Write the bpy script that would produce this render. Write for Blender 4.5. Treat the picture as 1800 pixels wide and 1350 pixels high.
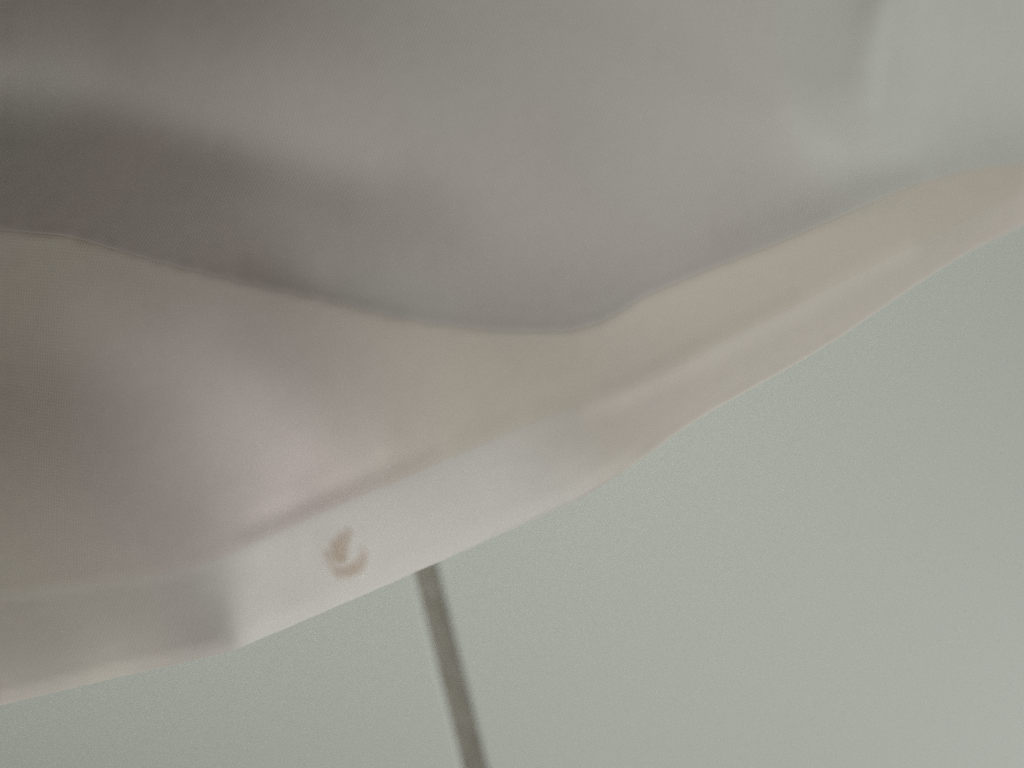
import bpy, math
import numpy as np

D = bpy.data
S = bpy.context.scene
COL = S.collection
for o in list(D.objects):
    D.objects.remove(o)

# ------------------------------------------------------------------ camera
EYE = 0.160                 # lens height above the tiles, metres
MMPX = 0.08e-3              # one picture unit (1/1800 of the width) on the floor
cam = D.cameras.new('camera')
cam.sensor_width = 36.0
cam.lens = 36.0 * EYE / (1800 * MMPX)
cam.clip_start = 0.002
cam.clip_end = 20.0
cam.dof.use_dof = True
cam.dof.focus_distance = 0.1315
cam.dof.aperture_fstop = 5.0
cam_o = D.objects.new('camera', cam)
COL.objects.link(cam_o)
cam_o.location = (0, 0, EYE)
S.camera = cam_o

# ------------------------------------------------------------------ room light
W = D.worlds.new('World')
S.world = W
W.use_nodes = True
bg = W.node_tree.nodes['Background']
bg.inputs[0].default_value = (1.0, 0.81, 0.69, 1)
bg.inputs[1].default_value = AMB = 0.085

# the lamp: soft, off to the lower right of the cloth, its pool falling off to the left
AZ, EL = math.radians(-32), math.radians(40)
LD = np.array([math.cos(EL) * math.cos(AZ), math.cos(EL) * math.sin(AZ), math.sin(EL)])
lamp = D.lights.new('soft_lamp', 'SPOT')
lamp.energy = 46.5
lamp.color = (0.972, 1.0, 0.955)
lamp.shadow_soft_size = 0.16
lamp.spot_size = math.radians(21)
lamp.spot_blend = 1.0
lamp_o = D.objects.new('soft_lamp', lamp)
COL.objects.link(lamp_o)
AIM = np.array([0.021, -0.024, 0.0])
lp = AIM + LD * 1.0
lamp_o.location = lp
from mathutils import Vector
lamp_o.rotation_euler = Vector(tuple(-LD)).to_track_quat('-Z', 'Y').to_euler()

S.view_settings.view_transform = 'Standard'
S.view_settings.look = 'None'
S.view_settings.exposure = 0.0
S.view_settings.gamma = 1.0
S.render.engine = 'CYCLES'
S.cycles.use_denoising = False
S.cycles.max_bounces = 8
S.cycles.use_adaptive_sampling = True
S.cycles.adaptive_threshold = 0.03
S.cycles.adaptive_min_samples = 16

# ------------------------------------------------------------------ helpers
def new_mat(name):
    m = D.materials.new(name)
    m.use_nodes = True
    nt = m.node_tree
    nt.nodes.clear()
    out = nt.nodes.new('ShaderNodeOutputMaterial')
    return m, nt, out

def node(nt, kind, **kw):
    n = nt.nodes.new(kind)
    for k, v in kw.items():
        if k in n.inputs.keys():
            n.inputs[k].default_value = v
        else:
            setattr(n, k, v)
    return n

def coords(nt, scale=(1, 1, 1), rot=(0, 0, 0)):
    tc = node(nt, 'ShaderNodeTexCoord')
    mp = node(nt, 'ShaderNodeMapping')
    mp.inputs['Scale'].default_value = scale
    mp.inputs['Rotation'].default_value = rot
    nt.links.new(tc.outputs['Object'], mp.inputs['Vector'])
    return mp.outputs['Vector']

def ramp(nt, fac, stops):
    r = node(nt, 'ShaderNodeValToRGB')
    el = r.color_ramp.elements
    while len(el) < len(stops):
        el.new(0.5)
    for e, (p, c) in zip(el, stops):
        e.position = p
        e.color = (*c, 1)
    nt.links.new(fac, r.inputs[0])
    return r.outputs[0]

def mesh_obj(name, verts, faces, mat, parent=None, smooth=True):
    me = D.meshes.new(name)
    verts = np.asarray(verts, np.float32)
    faces = np.asarray(faces, np.int32)
    me.vertices.add(len(verts))
    me.vertices.foreach_set('co', verts.ravel())
    me.loops.add(faces.size)
    me.loops.foreach_set('vertex_index', faces.ravel())
    me.polygons.add(len(faces))
    me.polygons.foreach_set('loop_start', np.arange(0, faces.size, faces.shape[1], dtype=np.int32))
    me.polygons.foreach_set('use_smooth', np.full(len(faces), smooth))
    me.update(calc_edges=True)
    me.validate()
    me.materials.append(mat)
    o = D.objects.new(name, me)
    COL.objects.link(o)
    if parent is not None:
        o.parent = parent
    return o

def grid_faces(nr, nc):
    a = (np.arange(nr - 1)[:, None] * nc + np.arange(nc - 1)[None]).ravel()
    return np.stack([a, a + nc, a + nc + 1, a + 1], 1)

# ------------------------------------------------------------------ materials
def fabric_material(name, base, warm, pale, weave_rot, translucency, tint_scale, tint_patch=None):
    m, nt, out = new_mat(name)
    # broad random drift of the fabric tint between warm, base and pale
    n1 = node(nt, 'ShaderNodeTexNoise', Scale=tint_scale, Detail=2.0, Roughness=0.5)
    nt.links.new(coords(nt), n1.inputs['Vector'])
    col = ramp(nt, n1.outputs[0], [(0.36, warm), (0.5, base), (0.64, pale)])
    if tint_patch is not None:       # one soft round area, placed by hand, blended to another tint
        tc = node(nt, 'ShaderNodeTexCoord')
        dist = node(nt, 'ShaderNodeVectorMath', operation='DISTANCE')
        flat = node(nt, 'ShaderNodeVectorMath', operation='MULTIPLY')
        flat.inputs[1].default_value = (1, 1, 0)
        nt.links.new(tc.outputs['Object'], flat.inputs[0])
        nt.links.new(flat.outputs[0], dist.inputs[0])
        dist.inputs[1].default_value = (tint_patch[0], tint_patch[1], 0)
        wv = node(nt, 'ShaderNodeMath', operation='MULTIPLY_ADD')
        nt.links.new(n1.outputs[0], wv.inputs[0])
        wv.inputs[1].default_value = 0.02
        nt.links.new(dist.outputs['Value'], wv.inputs[2])
        rg = node(nt, 'ShaderNodeMapRange', interpolation_type='SMOOTHSTEP')
        rg.inputs['From Min'].default_value = tint_patch[2] + 0.01
        rg.inputs['From Max'].default_value = tint_patch[3] + 0.01
        rg.inputs['To Min'].default_value = 1.0
        rg.inputs['To Max'].default_value = 0.0
        nt.links.new(wv.outputs[0], rg.inputs[0])
        mc = node(nt, 'ShaderNodeMix', data_type='RGBA')
        nt.links.new(rg.outputs[0], mc.inputs[0])
        nt.links.new(col, mc.inputs[6])
        mc.inputs[7].default_value = (*tint_patch[4], 1)
        col = mc.outputs[2]
    # small mottling
    n2 = node(nt, 'ShaderNodeTexNoise', Scale=420.0, Detail=3.0, Roughness=0.6)
    nt.links.new(coords(nt), n2.inputs['Vector'])
    mo = node(nt, 'ShaderNodeMapRange')
    mo.inputs['To Min'].default_value = 0.975
    mo.inputs['To Max'].default_value = 1.025
    nt.links.new(n2.outputs[0], mo.inputs[0])
    mx = node(nt, 'ShaderNodeVectorMath', operation='SCALE')
    nt.links.new(col, mx.inputs[0])
    nt.links.new(mo.outputs[0], mx.inputs['Scale'])
    # plain weave: two crossing sets of fine threads as relief
    bumps = []
    for k in (0, 1):
        w = node(nt, 'ShaderNodeTexWave', wave_type='BANDS', bands_direction='X', Scale=780.0, Distortion=1.2, Detail=1.0)
        w.inputs['Detail Scale'].default_value = 1.0
        nt.links.new(coords(nt, rot=(0, 0, weave_rot + k * math.pi / 2)), w.inputs['Vector'])
        bumps.append(w.outputs['Fac'])
    ad = node(nt, 'ShaderNodeMath', operation='ADD')
    nt.links.new(bumps[0], ad.inputs[0])
    nt.links.new(bumps[1], ad.inputs[1])
    bp = node(nt, 'ShaderNodeBump', Strength=0.12, Distance=0.00003)
    nt.links.new(ad.outputs[0], bp.inputs['Height'])
    df = node(nt, 'ShaderNodeBsdfDiffuse', Roughness=0.6)
    tr = node(nt, 'ShaderNodeBsdfTranslucent')
    sm = node(nt, 'ShaderNodeMixShader', )
    sm.inputs[0].default_value = translucency
    nt.links.new(mx.outputs[0], df.inputs['Color'])
    nt.links.new(mx.outputs[0], tr.inputs['Color'])
    nt.links.new(bp.outputs[0], df.inputs['Normal'])
    nt.links.new(df.outputs[0], sm.inputs[1])
    nt.links.new(tr.outputs[0], sm.inputs[2])
    nt.links.new(sm.outputs[0], out.inputs['Surface'])
    return m

M_body = fabric_material('fabric_body', (0.710, 0.669, 0.645), (0.716, 0.662, 0.640), (0.695, 0.684, 0.656), 0.35, 0.10, 22.0, (0.064, 0.048, 0.020, 0.062, (0.688, 0.697, 0.668)))
M_face = fabric_material('fabric_facing', (0.722, 0.678, 0.617), (0.720, 0.678, 0.606), (0.724, 0.675, 0.630), 0.10, 0.10, 24.0, (-0.032, -0.008, 0.004, 0.032, (0.727, 0.668, 0.652)))
M_hem = fabric_material('fabric_hem', (0.750, 0.708, 0.662), (0.750, 0.711, 0.656), (0.755, 0.706, 0.672), 0.42, 0.08, 26.0, (-0.014, -0.022, 0.016, 0.030, (0.755, 0.730, 0.707)))

def tile_material():
    m, nt, out = new_mat('glazed_ceramic')
    n1 = node(nt, 'ShaderNodeTexNoise', Scale=14.0, Detail=3.0)
    nt.links.new(coords(nt), n1.inputs['Vector'])
    col = ramp(nt, n1.outputs[0], [(0.35, (0.668, 0.712, 0.672)), (0.65, (0.685, 0.720, 0.680))])
    n2 = node(nt, 'ShaderNodeTexNoise', Scale=160.0, Detail=2.0)
    nt.links.new(coords(nt), n2.inputs['Vector'])
    bp = node(nt, 'ShaderNodeBump', Strength=0.10, Distance=0.0001)
    nt.links.new(n2.outputs[0], bp.inputs['Height'])
    p = node(nt, 'ShaderNodeBsdfPrincipled', Roughness=0.42)
    p.inputs['Specular IOR Level'].default_value = 0.35
    nt.links.new(col, p.inputs['Base Color'])
    nt.links.new(bp.outputs[0], p.inputs['Normal'])
    nt.links.new(p.outputs[0], out.inputs['Surface'])
    return m

def grout_material():
    m, nt, out = new_mat('cement_grout')
    n1 = node(nt, 'ShaderNodeTexNoise', Scale=500.0, Detail=5.0, Roughness=0.7)
    nt.links.new(coords(nt), n1.inputs['Vector'])
    n3 = node(nt, 'ShaderNodeTexNoise', Scale=90.0, Detail=2.0)
    nt.links.new(coords(nt), n3.inputs['Vector'])
    ad = node(nt, 'ShaderNodeMath', operation='ADD')
    nt.links.new(n1.outputs[0], ad.inputs[0])
    nt.links.new(n3.outputs[0], ad.inputs[1])
    hf = node(nt, 'ShaderNodeMath', operation='MULTIPLY')
    hf.inputs[1].default_value = 0.5
    nt.links.new(ad.outputs[0], hf.inputs[0])
    col = ramp(nt, hf.outputs[0], [(0.38, (0.35, 0.325, 0.285)), (0.52, (0.415, 0.395, 0.35)), (0.64, (0.46, 0.45, 0.41))])
    bp = node(nt, 'ShaderNodeBump', Strength=0.6, Distance=0.00012)
    nt.links.new(n1.outputs[0], bp.inputs['Height'])
    p = node(nt, 'ShaderNodeBsdfDiffuse', Roughness=0.9)
    nt.links.new(col, p.inputs['Color'])
    nt.links.new(bp.outputs[0], p.inputs['Normal'])
    nt.links.new(p.outputs[0], out.inputs['Surface'])
    return m

M_tile, M_grout = tile_material(), grout_material()

# ------------------------------------------------------------------ picture plane -> place
def place(px, py, z):
    k = MMPX * (1 - z / EYE)
    return np.stack([(px - 900) * k, (675 - py) * k, z + 0 * px], -1)

# ------------------------------------------------------------------ tiled floor
floor = D.objects.new('floor', None)
COL.objects.link(floor)
floor['kind'] = 'structure'
floor['label'] = 'pale grey glazed tile floor with a brown grey grout joint under the cloth'

TS, JW = 0.200, 0.00315           # tile side, joint width
p0 = place(np.array(790.0), np.array(1173.0), 0.0)
p1 = place(np.array(746.0), np.array(997.0), 0.0)
u = (p1 - p0)[:2]
u /= np.linalg.norm(u)            # along the joint, towards the cloth
v = np.array([u[1], -u[0]])       # across it, to the right
rot = math.atan2(v[1], v[0])

def tile_mesh():
    # pillowed top edge: arris rounded over, glaze thinning at the rim
    h = TS / 2
    prof = [(0.0, -0.0070), (0.0, -0.00045), (0.00004, -0.00022), (0.00012, -0.00009), (0.00025, -0.00003), (0.0005, -0.00001), (0.0010, 0.0)]
    vs, n = [], 6
    ring = []
    for ins, z in prof:
        r = 0.0016 - ins * 0.4
        a = h - ins
        for cx, cy, a0 in ((1, 1, 0), (-1, 1, 90), (-1, -1, 180), (1, -1, 270)):
            for k in range(n):
                t = math.radians(a0 + 90 * k / (n - 1))
                vs.append((cx * (a - r) + r * math.cos(t), cy * (a - r) + r * math.sin(t), z))
    N = 4 * n
    me = D.meshes.new('tile')
    fs = []
    for i in range(len(prof) - 1):
        for k in range(N):
            a, b = i * N + k, i * N + (k + 1) % N
            fs.append((a, b, b + N, a + N))
    fs.append(tuple(range((len(prof) - 1) * N, len(prof) * N)))
    me.from_pydata(vs, [], fs)
    me.polygons.foreach_set('use_smooth', [True] * len(me.polygons))
    me.materials.append(M_tile)
    return me

tm = tile_mesh()
for j in (-1, 0):                 # rows along the joint
    for i in (0, 1):              # left and right of it
        cx = (i - 0.5) * (TS + JW)
        cy = (j + 0.5) * (TS + JW) - 0.052 + (TS + JW) * 0.62
        c = p0[:2] + v * cx + u * cy
        t = D.objects.new('tile', tm)
        COL.objects.link(t)
        t.parent = floor
        t.location = (c[0], c[1], 0.0)
        t.rotation_euler = (0.0, 0.0, rot)

# grout bed with a slightly hollowed, uneven top in the visible joint
gw = 0.46
gx = np.linspace(-gw / 2, gw / 2, 24)
GX, GY = np.meshgrid(gx, gx)
g_c = p0[:2] + u * 0.07
gv = np.stack([g_c[0] + v[0] * GX + u[0] * GY, g_c[1] + v[1] * GX + u[1] * GY, -0.0062 + 0 * GX], -1).reshape(-1, 3)
mesh_obj('subfloor', gv, grid_faces(24, 24), M_grout, floor, False)
rng = np.random.default_rng(4)
def grout_strip(c, along, across, length):
    na, nb = 520, 11
    s = np.linspace(-length / 2, length / 2, na)
    q = np.linspace(-1, 1, nb)
    SS, QQ = np.meshgrid(s, q, indexing='ij')
    wob = np.convolve(rng.normal(size=na + 20), np.ones(9) / 9, 'same')[10:-10]
    z = -0.00016 - 0.00016 * (1 - QQ ** 2) + 0.00004 * wob[:, None] + rng.normal(size=SS.shape) * 0.000018
    w = JW / 2 + 0.00004
    P = np.stack([c[0] + along[0] * SS + across[0] * QQ * w, c[1] + along[1] * SS + across[1] * QQ * w, z], -1)
    return mesh_obj('grout_joint', P.reshape(-1, 3), grid_faces(na, nb), M_grout, floor)
grout_strip(p0[:2] + u * 0.07, u, v, 0.40)
cyj = -0.052 + (TS + JW) * 0.62
grout_strip(p0[:2] + u * cyj, v, u, 0.40)

# ------------------------------------------------------------------ cloth relief (drape heights above the tiles in micrometres)
GX0, GY0, GSTEP, GNX, GNY = -300, -300, 12, 201, 141
# one row per line: the first number is the height, the rest the steps to the next points
STEPS = """
12792 -112 -100 -87 -74 -62 -48 -35 -22 -8 6 18 32 45 58 71 83 96 107 119 129 140 150 160 167 175 180 186 189 193 197 198 201 202 206 208 210 213 215 217 219 221 222 225 226 228 230 231 233 235 237 239 241 243 245 246 249 250 251 253 254 257 257 258 259 259 260 261 261 261 261 259 260 258 256 256 254 252 250 248 244 241 238 235 231 228 222 218 213 207 203 198 193 187 181 177 171 166 160 155 149 144 139 134 128 123 118 113 109 104 101 96 91 87 82 78 73 69 63 57 52 47 40 35 28 22 14 8 2 -6 -14 -22 -30 -37 -45 -52 -59 -68 -74 -81 -87 -94 -101 -105 -111 -115 -122 -127 -133 -140 -149 -157 -162 -162 -160 -162 -172 -185 -198 -207 -214 -217 -223 -227 -231 -234 -235 -238 -240 -241 -242 -242 -241 -241 -239 -237 -233 -225 -216 -207 -197 -186 -176 -165 -154 -144 -132 -121 -111 -100 -89 -79 -69 -60 -51 -42 -34 -27 -20 -15 -10
12332 -133 -120 -107 -93 -78 -65 -50 -36 -21 -7 7 22 37 50 64 78 92 105 117 130 142 153 164 174 183 190 195 200 203 206 209 209 211 214 217 219 222 224 226 229 231 232 233 236 237 239 242 242 244 246 248 250 252 255 258 259 260 261 264 266 268 269 269 272 272 272 274 275 275 274 273 274 274 270 270 269 268 266 264 260 256 255 251 247 244 238 234 229 222 219 213 207 200 196 191 183 179 173 167 161 155 150 145 140 132 126 121 118 114 109 105 100 95 91 87 82 78 73 66 60 55 50 43 37 30 23 16 10 3 -7 -15 -24 -33 -41 -47 -55 -66 -72 -79 -87 -94 -101 -107 -111 -114 -123 -127 -132 -139 -150 -165 -175 -172 -159 -152 -162 -184 -206 -217 -223 -228 -233 -240 -243 -246 -249 -251 -253 -257 -259 -258 -260 -259 -260 -262 -258 -251 -240 -231 -219 -208 -196 -185 -173 -160 -149 -137 -125 -113 -101 -90 -78 -68 -58 -47 -38 -29 -21 -14 -8
11876 -155 -141 -126 -110 -96 -80 -64 -49 -33 -18 -2 14 29 44 60 74 89 104 119 132 145 159 170 183 193 201 206 211 215 217 219 219 219 223 225 229 232 233 235 238 241 241 241 245 246 248 250 251 252 255 256 259 261 264 268 270 269 270 274 275 280 279 280 284 283 283 285 289 288 286 286 288 288 283 283 283 282 282 280 274 271 269 266 264 259 254 250 242 237 232 228 220 213 209 204 195 191 185 178 171 165 160 156 150 140 133 128 125 122 117 114 108 102 99 96 90 87 81 75 68 64 58 52 46 38 30 24 18 12 0 -10 -18 -29 -37 -42 -52 -64 -72 -77 -87 -94 -104 -109 -110 -114 -123 -128 -130 -137 -152 -175 -191 -184 -156 -137 -148 -182 -214 -230 -236 -239 -243 -253 -257 -259 -263 -265 -266 -273 -275 -277 -277 -278 -282 -286 -287 -277 -265 -254 -241 -229 -216 -203 -190 -177 -164 -151 -138 -124 -112 -99 -86 -74 -63 -50 -40 -30 -19 -11 -3
11424 -177 -162 -144 -128 -111 -94 -77 -61 -44 -27 -10 7 24 40 56 73 89 105 121 136 151 166 180 193 205 215 220 223 228 230 231 228 227 232 234 238 241 242 244 248 251 250 249 252 255 256 260 258 260 261 265 265 269 273 277 280 277 277 283 285 289 289 289 295 294 292 295 301 300 298 297 301 300 295 296 295 295 297 294 288 284 283 281 278 274 268 264 256 250 246 241 232 225 221 215 206 202 196 187 181 174 168 165 158 148 138 134 131 129 123 122 115 108 107 102 98 95 91 82 74 73 67 59 54 46 38 30 27 20 7 -4 -13 -26 -33 -38 -48 -64 -72 -77 -87 -95 -106 -112 -111 -113 -124 -128 -129 -135 -154 -186 -208 -197 -154 -120 -131 -179 -223 -243 -250 -251 -256 -267 -271 -272 -277 -278 -281 -289 -292 -293 -296 -298 -303 -313 -315 -305 -291 -277 -263 -248 -235 -221 -206 -192 -177 -163 -149 -134 -121 -106 -92 -79 -65 -52 -40 -28 -16 -5 4
10979 -200 -181 -164 -144 -126 -108 -89 -71 -53 -35 -17 2 19 38 55 73 91 108 125 142 159 175 190 206 220 230 234 238 242 243 244 239 236 241 243 248 251 251 252 257 261 259 256 261 262 264 268 265 267 268 272 272 276 280 284 289 284 284 291 292 299 297 297 305 303 301 304 311 312 307 308 312 312 305 306 307 307 311 308 299 297 295 294 293 287 282 277 269 262 258 253 244 235 232 226 215 212 206 195 189 181 176 173 166 153 143 137 137 134 129 127 122 113 113 109 105 102 99 90 80 80 75 67 62 53 45 37 34 29 14 1 -9 -22 -30 -35 -45 -64 -72 -77 -88 -97 -109 -115 -113 -112 -125 -129 -127 -133 -156 -197 -226 -212 -151 -103 -114 -174 -230 -258 -265 -263 -269 -282 -286 -286 -291 -293 -294 -306 -309 -311 -314 -317 -325 -339 -345 -334 -316 -301 -284 -268 -253 -237 -221 -206 -190 -174 -158 -143 -127 -112 -96 -81 -67 -52 -37 -24 -11 2 13
10542 -222 -203 -181 -161 -141 -121 -100 -81 -61 -42 -22 -2 17 36 56 74 94 113 131 150 167 186 204 220 236 247 251 254 258 258 257 251 246 250 253 258 261 260 261 266 271 267 264 268 270 270 276 273 272 274 278 277 283 287 291 297 290 289 298 299 306 304 305 313 311 308 311 321 321 317 316 322 323 314 316 316 319 322 321 310 308 308 306 305 301 294 290 280 273 269 265 255 244 242 236 223 221 214 203 197 187 182 180 172 158 145 141 139 139 133 133 126 117 118 115 111 109 106 97 86 86 83 74 70 60 51 44 42 36 21 6 -5 -19 -28 -31 -42 -64 -73 -77 -90 -99 -112 -120 -114 -112 -127 -129 -125 -132 -158 -209 -245 -226 -149 -87 -97 -167 -238 -271 -279 -277 -282 -297 -302 -301 -306 -307 -308 -322 -327 -328 -333 -337 -347 -366 -375 -362 -343 -324 -305 -288 -271 -253 -235 -219 -201 -184 -166 -150 -133 -115 -99 -82 -66 -50 -34 -18 -4 11 24
10114 -245 -223 -200 -178 -155 -133 -111 -90 -69 -47 -26 -5 16 36 57 78 99 119 138 159 179 199 217 237 253 266 269 271 275 275 272 264 256 261 263 268 271 269 270 276 280 276 271 276 277 277 283 279 277 280 283 282 288 292 298 303 296 294 303 305 313 310 310 320 318 313 319 328 330 324 324 330 333 322 324 325 329 333 332 320 318 318 317 317 313 305 302 291 283 280 275 264 253 251 245 231 229 222 210 202 192 188 185 178 161 148 141 142 143 135 137 130 120 122 120 116 115 112 103 91 93 90 80 77 67 57 50 49 45 26 12 -1 -16 -26 -28 -40 -64 -73 -79 -91 -101 -117 -124 -116 -113 -128 -130 -125 -130 -161 -220 -264 -241 -147 -70 -80 -162 -244 -284 -294 -290 -295 -313 -318 -316 -321 -322 -322 -339 -344 -346 -351 -357 -370 -393 -404 -390 -369 -348 -328 -307 -288 -268 -250 -230 -212 -192 -174 -156 -137 -118 -100 -82 -64 -46 -29 -11 5 22 36
9696 -267 -244 -219 -194 -170 -145 -122 -98 -75 -52 -30 -7 16 38 60 82 105 126 148 170 191 213 233 254 273 285 289 291 294 292 288 278 267 273 273 279 282 279 280 285 289 285 277 284 284 283 290 284 283 284 288 286 292 298 303 309 300 297 308 309 318 315 315 326 323 319 323 335 337 330 330 338 340 329 331 333 336 343 342 329 327 328 327 328 324 316 312 301 292 290 285 273 261 259 253 238 236 229 215 207 197 192 190 182 163 149 142 143 144 137 140 133 121 126 124 119 121 117 108 96 99 96 86 84 73 63 56 56 52 33 16 3 -13 -24 -25 -37 -65 -74 -80 -93 -103 -121 -129 -118 -114 -131 -131 -124 -129 -164 -232 -283 -256 -146 -54 -62 -156 -252 -297 -307 -303 -309 -329 -333 -332 -335 -337 -338 -355 -361 -365 -369 -377 -392 -420 -434 -419 -395 -372 -349 -327 -305 -284 -262 -242 -221 -201 -181 -160 -140 -120 -100 -81 -60 -41 -22 -3 16 34 49
9290 -290 -266 -237 -210 -184 -158 -131 -107 -81 -57 -32 -7 16 41 64 88 112 135 159 182 205 228 250 273 293 308 309 311 313 311 306 293 280 285 285 291 293 289 288 295 300 292 285 291 291 289 297 289 287 289 291 291 295 302 307 314 303 300 311 312 324 318 318 331 327 321 327 341 343 335 334 344 347 333 338 338 344 351 351 337 334 336 336 338 333 326 322 310 301 298 294 281 268 267 260 244 243 235 220 212 200 195 194 186 164 148 142 143 145 138 141 135 122 128 126 122 125 122 113 99 104 102 92 90 78 69 61 63 60 38 21 7 -11 -21 -22 -35 -66 -75 -80 -95 -106 -126 -133 -121 -115 -133 -133 -124 -128 -167 -245 -301 -272 -145 -38 -44 -151 -259 -310 -321 -316 -322 -344 -350 -346 -351 -352 -352 -372 -379 -383 -387 -397 -414 -446 -464 -448 -421 -396 -370 -347 -322 -298 -276 -253 -231 -208 -186 -164 -143 -121 -99 -77 -56 -35 -14 6 28 47 64
8897 -314 -286 -257 -227 -198 -170 -141 -114 -87 -61 -34 -7 18 44 69 95 120 146 170 195 220 245 269 294 315 330 332 333 334 331 324 309 293 298 298 302 305 300 299 305 310 301 292 298 297 296 303 294 291 292 295 293 299 305 310 318 305 302 313 315 326 321 320 334 330 324 329 345 347 338 337 349 352 337 342 343 349 358 358 343 341 343 344 346 342 334 332 317 309 307 302 289 274 273 268 249 248 241 225 215 203 198 197 188 165 147 139 143 145 137 141 135 122 129 128 124 128 126 116 102 108 107 97 96 83 75 66 70 66 44 26 10 -8 -19 -20 -32 -66 -76 -81 -97 -109 -129 -139 -123 -116 -136 -136 -123 -128 -170 -258 -321 -287 -144 -22 -28 -145 -266 -323 -335 -328 -336 -360 -365 -362 -366 -367 -366 -389 -396 -400 -406 -416 -437 -473 -493 -476 -448 -419 -392 -365 -339 -313 -289 -264 -239 -215 -191 -168 -144 -121 -97 -74 -50 -28 -5 17 40 62 81
8519 -338 -308 -276 -244 -213 -181 -152 -122 -92 -64 -35 -7 21 48 76 102 130 157 183 210 236 263 289 315 338 354 356 355 357 352 343 326 308 312 311 316 317 311 309 316 320 310 299 305 304 302 309 298 295 295 299 295 301 307 314 321 306 302 315 316 328 322 321 337 331 324 330 348 350 339 340 352 355 339 344 346 354 363 364 348 345 349 350 354 350 341 339 325 315 314 310 295 280 280 274 254 254 246 228 218 206 199 200 190 165 144 137 141 144 135 141 134 120 129 128 125 130 128 119 104 112 111 102 100 89 79 71 76 74 49 29 15 -6 -17 -16 -30 -67 -76 -82 -98 -112 -134 -143 -126 -118 -138 -138 -124 -128 -173 -270 -341 -304 -143 -7 -11 -140 -273 -335 -350 -341 -348 -375 -381 -377 -381 -382 -381 -405 -414 -417 -424 -436 -458 -499 -523 -504 -473 -443 -413 -384 -355 -328 -301 -274 -248 -222 -196 -170 -145 -120 -94 -70 -44 -20 5 29 54 78 98
8156 -363 -330 -295 -261 -228 -194 -161 -130 -98 -66 -36 -6 24 53 82 112 140 169 197 226 254 282 310 338 362 380 380 380 380 374 364 344 323 327 325 330 330 323 320 327 330 320 306 313 310 307 316 303 298 298 301 297 303 309 315 324 306 302 315 316 329 322 320 338 331 324 330 348 351 340 339 354 357 340 345 347 356 368 368 351 349 353 355 360 356 348 345 331 321 321 316 302 285 286 279 259 258 251 231 222 207 201 201 191 164 141 134 138 142 133 139 132 117 127 128 124 131 130 120 105 115 114 106 105 93 83 76 82 80 55 33 18 -4 -15 -13 -27 -67 -77 -82 -99 -114 -137 -148 -129 -118 -142 -140 -124 -128 -178 -284 -361 -319 -143 8 6 -136 -280 -348 -364 -354 -361 -391 -396 -391 -397 -396 -394 -422 -431 -434 -443 -454 -480 -525 -552 -532 -498 -466 -434 -402 -372 -342 -313 -284 -256 -227 -200 -173 -145 -119 -91 -64 -38 -11 16 42 68 95 116
7810 -387 -353 -315 -279 -242 -207 -172 -137 -103 -70 -37 -4 28 59 90 121 152 182 213 242 273 302 332 362 388 406 406 405 404 397 386 363 340 343 340 344 344 336 331 338 342 328 315 320 317 313 321 307 302 301 303 298 304 310 317 325 306 300 315 315 329 321 318 337 330 321 328 348 351 339 338 353 357 339 344 347 357 370 371 352 351 356 358 365 361 353 351 335 326 326 322 307 289 291 285 263 263 254 235 224 209 202 203 191 163 138 130 134 139 129 137 129 113 124 126 122 131 130 121 104 116 118 108 109 97 87 80 87 87 59 38 21 -1 -14 -10 -24 -68 -77 -81 -101 -115 -140 -152 -130 -119 -145 -142 -125 -128 -182 -297 -382 -336 -144 24 22 -131 -288 -362 -378 -366 -375 -405 -412 -406 -411 -410 -409 -438 -447 -451 -460 -472 -501 -551 -580 -559 -524 -488 -454 -421 -387 -356 -325 -293 -264 -233 -204 -175 -145 -116 -87 -59 -30 -1 27 55 84 111 136
7483 -412 -376 -336 -297 -258 -220 -182 -145 -109 -73 -37 -3 32 65 99 132 164 197 228 261 292 324 355 387 415 433 434 431 430 421 409 382 357 360 355 360 359 348 344 350 353 339 322 328 324 319 327 312 304 303 305 299 305 311 318 325 305 298 313 313 328 318 315 336 327 317 325 346 349 336 334 352 356 335 342 345 356 370 372 352 351 357 360 368 364 356 355 340 329 330 327 311 293 296 290 266 267 259 237 227 210 203 204 192 161 134 126 129 136 125 132 125 108 121 122 120 128 130 119 104 116 119 110 111 100 91 84 92 93 65 41 25 0 -11 -7 -23 -67 -78 -81 -100 -116 -143 -154 -132 -119 -146 -144 -125 -129 -187 -311 -403 -353 -144 38 37 -126 -296 -375 -392 -380 -388 -421 -427 -420 -425 -425 -422 -453 -463 -468 -477 -490 -522 -576 -608 -586 -548 -510 -474 -438 -403 -369 -335 -303 -271 -239 -207 -175 -145 -114 -83 -52 -22 9 39 70 99 130 155
7177 -437 -400 -357 -316 -274 -234 -193 -154 -115 -76 -38 0 36 72 108 143 177 212 246 280 313 346 381 413 443 461 462 457 456 447 433 403 375 377 372 376 374 362 357 362 365 349 331 336 332 325 333 315 308 305 307 299 305 311 318 326 303 294 311 309 326 314 312 332 324 311 320 343 346 331 330 347 353 330 338 341 353 369 371 350 349 356 360 369 366 358 358 341 331 333 331 315 296 299 294 270 270 263 240 229 211 204 206 193 158 131 120 126 131 120 128 120 102 116 117 116 125 127 117 100 115 120 110 114 102 93 87 97 99 70 45 28 3 -10 -4 -20 -68 -78 -81 -101 -116 -145 -155 -131 -118 -147 -145 -125 -129 -191 -326 -424 -371 -145 52 52 -122 -305 -389 -407 -393 -401 -436 -442 -435 -440 -438 -435 -468 -479 -484 -493 -508 -541 -600 -635 -613 -571 -532 -493 -455 -417 -382 -346 -312 -277 -243 -210 -177 -143 -111 -78 -46 -13 19 52 84 117 148 176
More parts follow.
